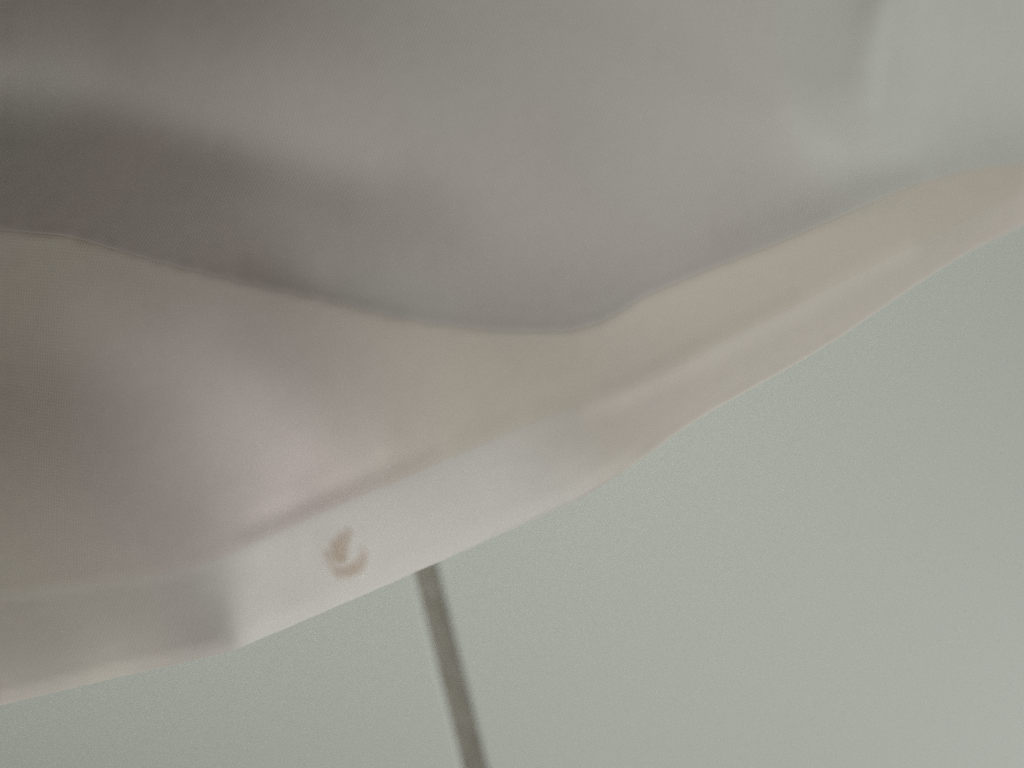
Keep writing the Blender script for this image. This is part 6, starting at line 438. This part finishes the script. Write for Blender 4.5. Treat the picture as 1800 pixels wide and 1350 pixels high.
22611 -84 -84 -79 -74 -63 -52 -38 -21 -3 17 41 66 93 119 149 179 216 254 300 346 387 405 374 270 136 83 129 171 168 136 121 120 132 105 47 8 26 24 -38 -62 -12 41 25 19 52 118 186 235 264 292 320 347 362 365 357 341 312 268 207 130 35 -72 -190 -314 -439 -554 -654 -732 -785 -813 -817 -802 -772 -728 -678 -622 -561 -500 -438 -380 -329 -285 -252 -227 -212 -199 -192 -183 -176 -167 -157 -147 -136 -125 -112 -100 -88 -75 -62 -49 -36 -24 -10 3 16 29 42 54 68 79 92 104 116 126 137 148 158 167 176 184 191 198 205 209 214 218 220 222 224 224 223 222 220 217 213 209 203 198 192 185 178 170 162 154 145 137 127 119 110 101 92 84 75 67 59 51 43 37 29 23 17 12 6 1 -4 -8 -12 -16 -19 -22 -24 -27 -29 -31 -33 -34 -35 -36 -37 -37 -38 -39 -38 -39 -39 -38 -38 -38 -38 -37 -37 -36 -36 -35 -35 -33 -33 -33 -32 -31
22734 -90 -91 -91 -87 -80 -71 -59 -44 -28 -10 11 37 64 94 122 151 183 222 269 325 393 466 503 408 165 17 40 85 116 98 64 67 115 121 71 43 69 83 36 -5 -8 17 29 34 48 81 128 179 223 259 288 314 332 341 338 324 297 256 199 128 39 -62 -174 -292 -409 -520 -619 -699 -754 -784 -790 -772 -737 -687 -629 -564 -498 -433 -373 -320 -276 -241 -215 -198 -185 -178 -172 -167 -162 -156 -150 -142 -134 -125 -114 -104 -93 -82 -70 -59 -46 -35 -22 -10 2 14 26 39 50 62 73 85 96 107 117 128 137 146 155 162 171 177 184 189 194 199 202 204 206 208 208 207 207 204 202 198 195 190 185 179 173 167 160 152 145 137 129 121 113 105 96 89 80 73 64 58 50 43 37 30 25 18 13 8 3 -1 -6 -9 -12 -16 -19 -21 -24 -26 -27 -30 -30 -32 -33 -34 -34 -35 -36 -35 -36 -36 -36 -35 -36 -35 -35 -34 -34 -34 -33 -32 -32 -31 -31 -30
22885 -80 -80 -80 -79 -77 -71 -61 -47 -33 -16 1 23 50 83 115 144 171 201 242 296 362 443 507 405 92 -102 -64 8 98 131 95 97 142 158 123 85 73 72 57 29 8 3 11 24 41 64 97 139 184 223 257 284 302 314 315 304 281 242 191 122 40 -56 -162 -273 -385 -492 -585 -660 -711 -739 -739 -717 -676 -622 -559 -496 -432 -374 -324 -281 -246 -220 -200 -185 -176 -168 -163 -158 -155 -149 -145 -138 -132 -124 -116 -107 -97 -87 -77 -65 -55 -44 -33 -22 -10 1 13 24 35 46 57 68 79 88 99 109 117 127 135 144 151 158 164 170 176 180 184 187 190 191 193 193 193 192 190 188 185 181 178 172 168 162 156 150 144 136 129 122 115 107 99 93 84 77 70 63 56 50 42 37 31 25 19 15 9 5 1 -3 -6 -10 -14 -15 -19 -20 -23 -25 -26 -28 -29 -30 -30 -32 -32 -33 -32 -34 -33 -33 -33 -33 -33 -33 -32 -32 -31 -31 -31 -30 -30 -28
23048 -54 -53 -51 -52 -54 -54 -50 -39 -22 -5 10 23 42 76 119 160 186 206 232 285 343 387 402 275 1 -160 -118 -20 90 148 129 108 116 130 125 104 82 64 51 34 17 6 5 14 30 53 82 114 153 191 226 255 277 289 292 283 262 228 179 116 38 -53 -152 -257 -363 -460 -546 -612 -656 -673 -666 -639 -597 -544 -487 -432 -381 -335 -295 -262 -236 -214 -197 -184 -175 -166 -160 -155 -150 -146 -141 -136 -130 -123 -116 -108 -100 -91 -82 -72 -62 -52 -41 -31 -21 -10 0 11 22 32 42 53 62 73 82 91 101 109 117 126 132 140 147 152 158 163 166 171 174 176 178 179 179 179 179 177 175 172 169 166 161 157 152 146 141 134 129 122 115 108 102 95 87 81 74 68 61 54 48 43 36 31 25 21 15 11 7 3 -1 -5 -7 -11 -13 -16 -18 -20 -22 -23 -25 -26 -27 -28 -29 -30 -30 -30 -31 -30 -31 -31 -31 -31 -30 -30 -30 -30 -29 -28 -29 -28
23192 -28 -34 -37 -39 -41 -47 -54 -54 -40 -13 11 22 25 42 105 172 206 225 248 305 356 362 333 230 58 -75 -108 -74 -7 53 84 89 90 95 99 94 80 64 48 33 20 10 6 9 22 42 68 100 133 169 202 230 252 265 270 262 244 212 167 107 34 -49 -142 -240 -335 -422 -496 -550 -582 -591 -580 -553 -514 -472 -428 -386 -347 -313 -283 -257 -236 -216 -202 -188 -177 -169 -161 -154 -149 -144 -139 -134 -128 -122 -116 -109 -102 -94 -85 -76 -68 -59 -49 -39 -30 -20 -10 0 10 19 29 39 49 57 67 76 84 93 101 109 116 123 130 135 141 147 151 155 158 161 163 165 167 167 166 166 165 163 160 158 155 151 146 142 137 132 127 121 115 108 103 96 90 84 77 71 65 59 53 47 41 36 31 26 21 16 13 8 4 1 -2 -6 -8 -11 -14 -15 -18 -19 -21 -22 -24 -24 -26 -26 -27 -28 -28 -28 -29 -28 -29 -28 -29 -28 -29 -28 -27 -28 -27 -26
23300 -15 -37 -55 -63 -63 -66 -79 -97 -102 -60 -9 8 14 26 108 195 224 245 272 319 357 356 324 259 159 49 -31 -67 -61 -30 5 34 52 63 70 73 69 60 45 31 18 10 5 9 19 37 60 89 120 153 183 211 231 246 249 243 226 196 153 98 32 -46 -130 -216 -299 -373 -434 -475 -499 -503 -492 -473 -444 -415 -385 -355 -328 -302 -279 -258 -239 -222 -207 -194 -182 -172 -164 -156 -150 -144 -138 -132 -127 -122 -116 -109 -103 -95 -88 -81 -72 -64 -55 -46 -37 -29 -19 -10 -1 8 18 26 36 44 54 61 70 78 86 94 100 108 114 120 126 130 136 140 144 147 149 152 153 155 155 155 154 153 152 150 147 144 141 137 133 129 124 119 113 109 102 97 92 85 80 74 68 62 57 51 45 41 35 31 26 22 17 13 9 6 3 -1 -4 -6 -9 -12 -13 -15 -17 -19 -20 -21 -22 -23 -24 -25 -25 -26 -26 -26 -27 -26 -27 -27 -26 -27 -26 -26 -25 -26
23371 -12 -48 -87 -114 -111 -100 -109 -126 -135 -76 -6 10 21 47 118 197 235 259 284 315 340 347 327 284 215 129 43 -25 -59 -65 -48 -21 5 25 39 47 49 46 38 27 18 9 6 8 17 33 56 83 112 143 171 196 215 228 231 225 208 180 140 91 29 -38 -112 -186 -254 -315 -363 -396 -414 -421 -417 -406 -390 -372 -354 -333 -314 -295 -277 -259 -242 -227 -212 -200 -187 -177 -167 -159 -151 -145 -138 -132 -127 -122 -115 -110 -103 -97 -90 -83 -75 -69 -60 -52 -44 -35 -28 -18 -10 -1 7 16 24 32 41 49 57 64 72 80 86 93 100 106 111 116 122 125 130 133 137 139 141 142 144 144 144 143 143 142 139 137 135 132 128 125 120 116 112 107 102 97 92 86 81 76 70 65 60 55 49 45 39 35 30 26 22 18 14 10 7 4 1 -2 -5 -7 -10 -11 -13 -15 -16 -18 -19 -20 -21 -22 -23 -23 -23 -24 -25 -24 -25 -25 -25 -24 -25 -24 -25 -24
23418 -21 -63 -108 -144 -135 -114 -120 -130 -124 -73 -12 13 30 57 103 162 215 256 288 314 333 340 328 294 240 168 89 18 -36 -65 -72 -61 -39 -16 5 19 28 29 26 19 12 7 5 8 18 34 54 80 108 135 162 185 203 212 215 207 191 165 128 84 31 -27 -88 -149 -204 -253 -292 -321 -340 -351 -353 -353 -346 -337 -327 -315 -301 -287 -273 -257 -243 -230 -215 -204 -191 -181 -170 -162 -154 -146 -139 -133 -127 -121 -116 -110 -104 -97 -92 -85 -79 -71 -64 -57 -50 -41 -34 -26 -18 -10 -2 6 14 22 30 37 45 53 59 67 73 80 86 92 98 103 108 113 116 121 124 126 129 131 132 133 134 134 134 133 132 130 128 126 123 120 117 113 109 105 100 96 92 86 82 77 72 67 62 58 52 48 43 38 35 29 26 22 18 15 11 8 5 2 -1 -3 -5 -8 -10 -11 -13 -14 -16 -17 -18 -19 -20 -21 -21 -22 -22 -22 -23 -23 -23 -23 -23 -23 -22 -23
23468 -26 -65 -105 -134 -132 -118 -120 -125 -118 -92 -50 -12 21 53 92 138 190 239 280 312 332 339 330 301 252 187 113 42 -17 -58 -78 -80 -69 -48 -29 -11 2 9 10 9 6 4 3 8 19 34 55 79 106 132 155 176 189 198 197 190 174 151 119 80 36 -11 -61 -109 -154 -194 -228 -256 -276 -291 -301 -306 -307 -306 -301 -295 -286 -275 -265 -254 -241 -228 -217 -205 -194 -183 -174 -164 -156 -147 -141 -134 -128 -122 -116 -110 -104 -99 -93 -86 -81 -74 -68 -61 -53 -47 -40 -32 -25 -17 -10 -2 5 12 20 27 34 41 49 55 61 68 74 80 85 91 95 100 104 109 111 115 117 120 122 123 124 124 125 124 124 123 121 120 117 115 113 109 106 102 99 94 91 86 82 77 73 69 64 59 55 50 46 42 37 33 30 25 22 19 15 11 9 6 3 1 -2 -4 -6 -8 -9 -12 -12 -14 -16 -16 -17 -18 -19 -19 -20 -20 -21 -21 -21 -21 -22 -21 -22 -21
23529 -20 -53 -88 -118 -132 -134 -133 -129 -122 -105 -77 -41 -2 38 79 125 173 222 268 305 330 339 332 305 259 198 125 56 -5 -51 -80 -92 -88 -74 -56 -37 -22 -11 -6 -4 -3 -2 2 9 21 37 57 80 103 127 148 165 176 182 181 172 159 137 112 80 45 6 -32 -71 -108 -143 -173 -200 -222 -240 -254 -264 -271 -273 -275 -272 -267 -262 -254 -245 -235 -225 -215 -205 -194 -184 -175 -166 -157 -149 -142 -135 -129 -122 -117 -110 -106 -99 -94 -88 -83 -76 -70 -64 -58 -51 -44 -38 -31 -23 -17 -10 -3 4 11 18 25 31 38 44 51 57 62 69 74 79 83 89 93 96 101 103 107 109 111 113 114 115 116 116 116 115 115 113 112 109 108 105 102 99 96 93 89 85 82 77 73 69 65 61 57 52 48 44 41 36 33 28 26 21 19 15 12 10 6 4 2 0 -3 -5 -6 -8 -10 -11 -12 -14 -14 -16 -16 -17 -18 -18 -19 -19 -19 -20 -19 -20 -20 -20
23587 -11 -43 -78 -107 -129 -142 -145 -141 -131 -117 -92 -61 -23 19 65 112 161 210 256 296 325 338 333 308 265 202 131 60 -2 -50 -82 -99 -99 -92 -76 -59 -43 -31 -21 -15 -10 -5 1 10 23 39 59 80 101 122 138 152 160 165 162 156 144 128 106 83 54 25 -6 -38 -70 -99 -127 -153 -175 -195 -211 -225 -235 -242 -246 -248 -246 -244 -240 -234 -226 -219 -210 -202 -192 -183 -175 -166 -158 -151 -142 -136 -130 -123 -117 -111 -106 -100 -95 -89 -84 -78 -72 -67 -61 -54 -49 -42 -36 -29 -23 -16 -10 -4 4 9 16 23 28 35 41 47 52 58 63 69 73 77 82 86 90 93 96 99 101 103 105 106 108 107 108 108 108 106 106 104 103 100 98 96 93 90 87 84 80 77 73 69 66 61 58 54 50 46 43 38 36 31 28 25 22 18 16 12 10 8 5 2 1 -2 -3 -5 -7 -8 -10 -11 -12 -13 -14 -14 -16 -16 -17 -17 -17 -18 -18 -18 -19 -18
23636 -4 -37 -72 -102 -127 -144 -153 -151 -144 -127 -104 -75 -39 4 50 99 149 200 247 289 319 335 332 309 266 205 133 62 -2 -51 -87 -105 -110 -103 -90 -74 -58 -43 -33 -23 -16 -7 1 13 26 43 60 77 96 111 126 136 144 146 146 140 132 118 104 84 63 40 14 -11 -38 -63 -90 -113 -135 -155 -173 -188 -200 -210 -217 -222 -224 -225 -222 -220 -215 -209 -203 -196 -189 -180 -173 -165 -158 -150 -143 -136 -130 -123 -118 -112 -106 -101 -96 -90 -85 -79 -74 -69 -63 -58 -52 -46 -40 -34 -29 -22 -16 -9 -4 2 9 14 21 26 32 37 43 49 53 59 63 67 72 76 80 83 86 89 92 94 96 97 99 100 100 100 101 100 99 99 97 96 94 92 89 88 84 82 78 76 72 69 66 62 58 55 51 48 45 40 38 34 30 28 24 21 19 15 13 10 8 6 3 2 -1 -2 -4 -5 -7 -9 -9 -11 -11 -13 -13 -14 -15 -15 -16 -16 -16 -17 -17 -17
23674 2 -33 -69 -101 -127 -146 -157 -159 -154 -138 -116 -86 -51 -8 38 89 140 192 240 283 314 331 330 309 266 204 132 59 -5 -55 -91 -109 -115 -109 -98 -82 -66 -51 -39 -26 -17 -7 4 15 28 42 58 72 87 99 111 120 125 128 129 125 120 111 99 85 69 50 31 9 -14 -36 -58 -80 -101 -120 -138 -155 -167 -180 -188 -196 -200 -203 -204 -204 -201 -198 -193 -189 -182 -176 -169 -163 -156 -149 -142 -136 -130 -124 -117 -112 -107 -101 -96 -91 -86 -81 -76 -70 -65 -60 -55 -49 -44 -38 -33 -27 -21 -16 -10 -4 2 7 13 19 24 29 34 40 45 49 54 58 63 66 71 73 78 80 82 85 88 89 90 92 93 93 93 94 93 93 92 91 89 88 86 84 82 79 77 74 71 68 65 62 58 56 52 49 46 42 39 36 33 29 27 24 21 18 15 14 10 9 6 4 2 1 -2 -3 -4 -6 -7 -8 -10 -10 -11 -12 -13 -13 -14 -14 -15 -15 -15 -16
23702 5 -31 -68 -102 -129 -149 -162 -166 -162 -147 -126 -97 -60 -19 29 79 133 185 236 278 311 328 328 306 264 203 130 58 -6 -56 -92 -111 -116 -110 -99 -83 -67 -53 -39 -28 -16 -6 4 16 28 39 51 64 74 86 94 102 108 111 113 111 108 102 94 84 71 57 41 24 5 -14 -34 -53 -73 -91 -108 -123 -138 -151 -161 -169 -177 -181 -185 -185 -186 -185 -182 -178 -175 -169 -165 -158 -153 -147 -140 -135 -129 -123 -117 -112 -107 -102 -96 -92 -86 -82 -77 -72 -67 -62 -57 -52 -47 -41 -37 -31 -26 -20 -15 -10 -4 1 6 11 17 22 26 32 37 41 45 50 54 58 62 65 68 71 75 76 79 81 83 84 86 86 87 87 87 87 86 86 85 83 82 81 78 77 74 72 70 67 64 61 59 55 53 49 47 43 41 37 35 31 29 26 23 21 17 16 13 11 9 6 5 3 1 0 -2 -4 -4 -6 -7 -9 -9 -10 -10 -12 -12 -12 -13 -14 -14 -14
23719 7 -30 -69 -104 -132 -153 -168 -173 -169 -156 -136 -106 -69 -27 21 72 126 180 231 274 308 326 325 304 262 202 130 59 -4 -53 -87 -105 -109 -105 -95 -80 -66 -52 -39 -27 -17 -6 3 13 23 32 43 53 62 71 79 86 91 95 97 98 96 93 87 80 71 60 47 34 18 2 -15 -32 -48 -66 -82 -97 -111 -125 -135 -145 -153 -159 -165 -167 -170 -170 -169 -167 -165 -162 -157 -153 -149 -143 -138 -132 -128 -121 -117 -112 -106 -101 -97 -92 -87 -82 -78 -73 -68 -64 -59 -54 -49 -45 -40 -34 -30 -25 -20 -14 -10 -5 1 5 10 15 20 24 29 34 38 42 46 50 53 57 60 64 66 69 71 73 76 76 79 79 80 81 81 81 81 81 80 79 78 77 75 74 71 70 68 65 63 61 57 56 52 50 47 44 42 38 36 33 30 28 25 23 20 18 15 13 11 9 7 5 4 2 0 -1 -3 -4 -5 -6 -7 -8 -9 -9 -10 -11 -12 -12 -12 -13
23727 8 -30 -72 -106 -137 -159 -173 -180 -176 -164 -144 -114 -78 -36 13 64 119 173 225 269 303 321 322 302 262 204 136 67 6 -41 -75 -93 -99 -97 -87 -76 -63 -50 -40 -29 -19 -10 -1 8 17 25 34 41 50 57 65 71 76 81 83 85 85 83 80 75 68 60 50 40 27 13 0 -15 -31 -45 -60 -74 -88 -100 -112 -122 -131 -138 -145 -149 -152 -155 -155 -156 -154 -152 -150 -146 -142 -139 -134 -129 -125 -120 -115 -110 -106 -101 -96 -92 -87 -83 -78 -74 -69 -65 -61 -56 -51 -47 -43 -38 -33 -28 -24 -19 -14 -10 -5 0 4 9 14 18 22 27 30 35 39 42 47 49 53 56 58 62 64 66 68 69 72 73 73 75 75 76 75 76 75 75 73 73 72 71 69 67 65 64 61 59 57 55 52 50 47 44 42 40 37 34 32 29 26 25 21 20 17 16 13 11 9 7 6 4 2 1 0 -2 -3 -4 -5 -6 -7 -8 -9 -9 -10 -10 -11 -11
"""
HT = np.cumsum(np.array([[int(q) for q in row.split()] for row in STEPS.strip().splitlines()], float), 1) * 1e-6

def cubic_w(t):
    return np.stack([-.5 * t + t**2 - .5 * t**3, 1 - 2.5 * t**2 + 1.5 * t**3, .5 * t + 2 * t**2 - 1.5 * t**3, -.5 * t**2 + .5 * t**3], 0)

def height(px, py):
    fx = np.clip((px - GX0) / GSTEP, 1, GNX - 2.001)
    fy = np.clip((py - GY0) / GSTEP, 1, GNY - 2.001)
    ix = np.clip(fx.astype(int), 1, GNX - 3)
    iy = np.clip(fy.astype(int), 1, GNY - 3)
    wx, wy = cubic_w(fx - ix), cubic_w(fy - iy)
    r = 0
    for a in range(4):
        for b in range(4):
            r = r + wy[a] * wx[b] * HT[iy + a - 1, ix + b - 1]
    return r

def smooth_curve(c, x, w):
    c = np.array(c, float)
    if w <= 0:
        return np.interp(x, c[:, 0], c[:, 1])
    k = np.linspace(-2.2, 2.2, 15)
    g = np.exp(-k * k / 2)
    return sum(gg * np.interp(x + kk * w, c[:, 0], c[:, 1]) for kk, gg in zip(k, g)) / g.sum()

CREASE = [(-1000, 310), (-400, 380), (0, 408), (120, 418), (300, 470), (450, 505), (600, 537), (700, 562), (800, 578), (900, 586), (1000, 586), (1060, 570), (1130, 525), (1250, 475), (1350, 438), (1450, 395), (1530, 360), (1600, 330), (1700, 302), (1800, 290), (2000, 215), (2200, 90), (2800, -240)]
EDGE = [(-1000, 1440), (-400, 1320), (0, 1240), (200, 1192), (400, 1148), (430, 1135), (560, 1080), (760, 993), (900, 930), (1020, 878), (1110, 822), (1180, 768), (1250, 722), (1350, 668), (1470, 598), (1560, 535), (1680, 455), (1800, 395), (2200, 190), (2800, -80)]
SEAM = [(-1000, 1210), (-400, 1095), (0, 1047), (150, 1024), (250, 1014), (360, 990), (420, 965), (520, 922), (600, 885), (700, 845), (767, 815), (850, 780), (900, 758), (1000, 717), (1100, 685), (1183, 647), (1267, 600), (1350, 562), (1500, 485), (1600, 435), (1700, 385), (1800, 335), (2200, 140), (2800, -130)]
def crease_y(x): return smooth_curve(CREASE, x, 16)
def edge_y(x):
    w = np.clip(np.abs(x - 405) / 60, 0, 1)
    r = np.random.default_rng(8)
    wav = 0
    for k in range(9):
        f, p, a = r.uniform(1 / 220, 1 / 45), r.uniform(0, 6.28), r.uniform(0.3, 1.1)
        wav = wav + a * np.sin(x * f * 6.28 + p)
    return smooth_curve(EDGE, x, 6) * (1 - w) + smooth_curve(EDGE, x, 26) * w + wav * 0.22
def seam_y(x): return smooth_curve(SEAM, x, 14)

cloth = D.objects.new('white_cloth', None)
COL.objects.link(cloth)
cloth['label'] = 'softly folded white cotton cloth with a tan-stained hem lying over the tiles'
cloth['category'] = 'cloth'

XA, XB = -850, 2650
TH = 0.00018                      # one layer of cotton

def panel(name, ylo, yhi, rows, mat, lift, cols=560, head=None):
    """one layer of cloth between two curves, with a top face, an under face and rounded side edges"""
    x = np.linspace(XA, XB, cols)
    t = np.linspace(0, 1, rows)
    T, X = np.meshgrid(t, x, indexing='ij')
    if head is None:
        Y = ylo(X) * (1 - T) + yhi(X) * T
    else:                                   # finely divided strip under the lip first
        k = head[0] / rows
        mid = ylo(X) + head[1]
        Y = np.where(T < k, ylo(X) + head[1] * T / k, mid + (yhi(X) - mid) * (T - k) / (1 - k))
    Z = height(X, Y) + lift(X, Y, T)
    top = place(X, Y, Z)
    thin = TH * (0.12 + 0.88 * np.clip((1 - T) * 12, 0, 1))   # pressed thin at the lower rim
    bot = place(X, Y, Z - thin)
    r0 = place(X[-1], Y[-1] + 0.6, Z[-1] - TH * 0.06)   # rounded lower rim
    P = np.concatenate([top, r0[None], bot[::-1]], 0)
    return mesh_obj(name, P.reshape(-1, 3), grid_faces(P.shape[0], cols), mat, cloth)

# upper layer: runs from beyond the frame down to the fold line, its lip lying on the facing
def lift_body(X, Y, T):
    d = crease_y(X) - Y
    return -0.00003 * np.exp(-np.clip(d, 0, 1e4) / 5.0)
body = panel('body_panel', lambda x: -850 + 0 * x, crease_y, 190, M_body, lift_body)

# facing: from under the lip down to beneath the hem
def lift_face(X, Y, T):
    d = crease_y(X) - Y                     # tucked under the lip
    return -0.00014 * np.clip(d / 20.0, 0, 1)
facing = panel('facing_panel', lambda x: crease_y(x) - 30, lambda x: seam_y(x) + 12, 134, M_face, lift_face, head=(26, 30.0))

# hem: a folded band, closed section: top face, rolled lower edge, under face
cols, x = 760, np.linspace(XA, XB, 760)
ys, ye = seam_y(x), edge_y(x)
HT2 = 0.00042
sec = []
for t in np.concatenate([np.linspace(0, 0.04, 7), np.linspace(0.055, 0.965, 40)]):
    y = ys + (ye - ys) * t - 2.5
    d = y - ys + 2.5
    rise = 1 - np.exp(-d / 10.0)
    ee = np.clip((ye - 2.5 - y) / 9.0, 0, 1)
    roll = 1 - 0.35 * (1 - ee) ** 2
    # pucker near the stitch line
    sec.append((y, height(x, y) - 0.00003 + 0.00012 * rise * roll))
ytop, ztop = sec[-1]
r = 0.00012 / MMPX
for a in np.radians([60, 35, 10, -15, -40, -65, -90]):
    y = ye - r * 1.0 + r * math.cos(a) * 1.0
    z = height(x, ye) - 0.00004 + 0.00010 * math.sin(a)
    sec.append((y, z))
for t in (0.8, 0.6, 0.4, 0.2, 0.0):
    y = ys + (ye - ys) * t
    sec.append((y, height(x, y) - TH - 0.00015))
P = np.stack([place(x, y, z) for y, z in sec], 0)
hem = mesh_obj('hem', P.reshape(-1, 3), grid_faces(P.shape[0], cols), M_hem, cloth)
hem['label'] = 'whiter double-layer hem band along the lower edge'

# ------------------------------------------------------------------ the tan stain on the hem: a hooked, nearly closed curl
def stain_density(px, py):
    # soft pigment: a thick hook running down the left, and a paler crescent round the bottom
    def seg(pts):
        best = np.zeros_like(px)
        for (x0, y0, w0, a0), (x1, y1, w1, a1) in zip(pts[:-1], pts[1:]):
            dx, dy = x1 - x0, y1 - y0
            t = np.clip(((px - x0) * dx + (py - y0) * dy) / (dx * dx + dy * dy), 0, 1)
            d = np.hypot(px - x0 - t * dx, py - y0 - t * dy)
            w = w0 + (w1 - w0) * t
            a = a0 + (a1 - a0) * t
            best = np.maximum(best, a / (1 + np.exp((d - w - 0.5) / 3.2)))
        return best
    hook = seg([(611, 937, 7, .62), (603, 948, 10, .85), (596, 962, 14, .95), (595, 974, 14, 1.0), (599, 980, 9, 1.1)])
    ring = seg([(578, 974, 7, .7), (584, 994, 7, .5), (596, 1006, 8, .85), (611, 1004, 9, .95), (628, 997, 9, .95), (636, 985, 8, .75), (639, 974, 6, .5), (634, 964, 4, .25)])
    return 0.46 * np.maximum(hook, ring)

nx, ny = 150, 160
sx, sy = np.linspace(556, 662, nx), np.linspace(912, 1032, ny)
SX, SY = np.meshgrid(sx, sy)
dens = stain_density(SX, SY)
def hem_z(X, Y):
    d = Y - seam_y(X)
    return height(X, Y) - 0.00003 + 0.00012 * (1 - np.exp(-d / 10.0))
P = place(SX, SY, hem_z(SX, SY) + 0.000012)
F = grid_faces(ny, nx)
F = F[dens.ravel()[F].max(1) > 0.03]
used = np.unique(F)
remap = np.full(nx * ny, -1)
remap[used] = np.arange(len(used))

ms, nt, out = new_mat('tan_stain')
at = node(nt, 'ShaderNodeAttribute', attribute_name='pigment')
n2 = node(nt, 'ShaderNodeTexNoise', Scale=1500.0, Detail=3.0)
nt.links.new(coords(nt), n2.inputs['Vector'])
mr = node(nt, 'ShaderNodeMapRange')
mr.inputs['To Min'].default_value = 0.75
mr.inputs['To Max'].default_value = 1.2
nt.links.new(n2.outputs[0], mr.inputs[0])
mu = node(nt, 'ShaderNodeMath', operation='MULTIPLY')
nt.links.new(at.outputs['Fac'], mu.inputs[0])
nt.links.new(mr.outputs[0], mu.inputs[1])
d2 = node(nt, 'ShaderNodeBsdfDiffuse', Color=(0.63, 0.50, 0.39, 1), Roughness=0.6)
tr = node(nt, 'ShaderNodeBsdfTransparent')
mxs = node(nt, 'ShaderNodeMixShader')
nt.links.new(mu.outputs[0], mxs.inputs[0])
nt.links.new(tr.outputs[0], mxs.inputs[1])
nt.links.new(d2.outputs[0], mxs.inputs[2])
nt.links.new(mxs.outputs[0], out.inputs['Surface'])
st = mesh_obj('stain', P.reshape(-1, 3)[used], remap[F], ms, cloth)
st['label'] = 'small tan stain shaped like a curled hook on the hem'
att = st.data.attributes.new('pigment', 'FLOAT', 'POINT')
att.data.foreach_set('value', dens.ravel()[used].astype(np.float32))
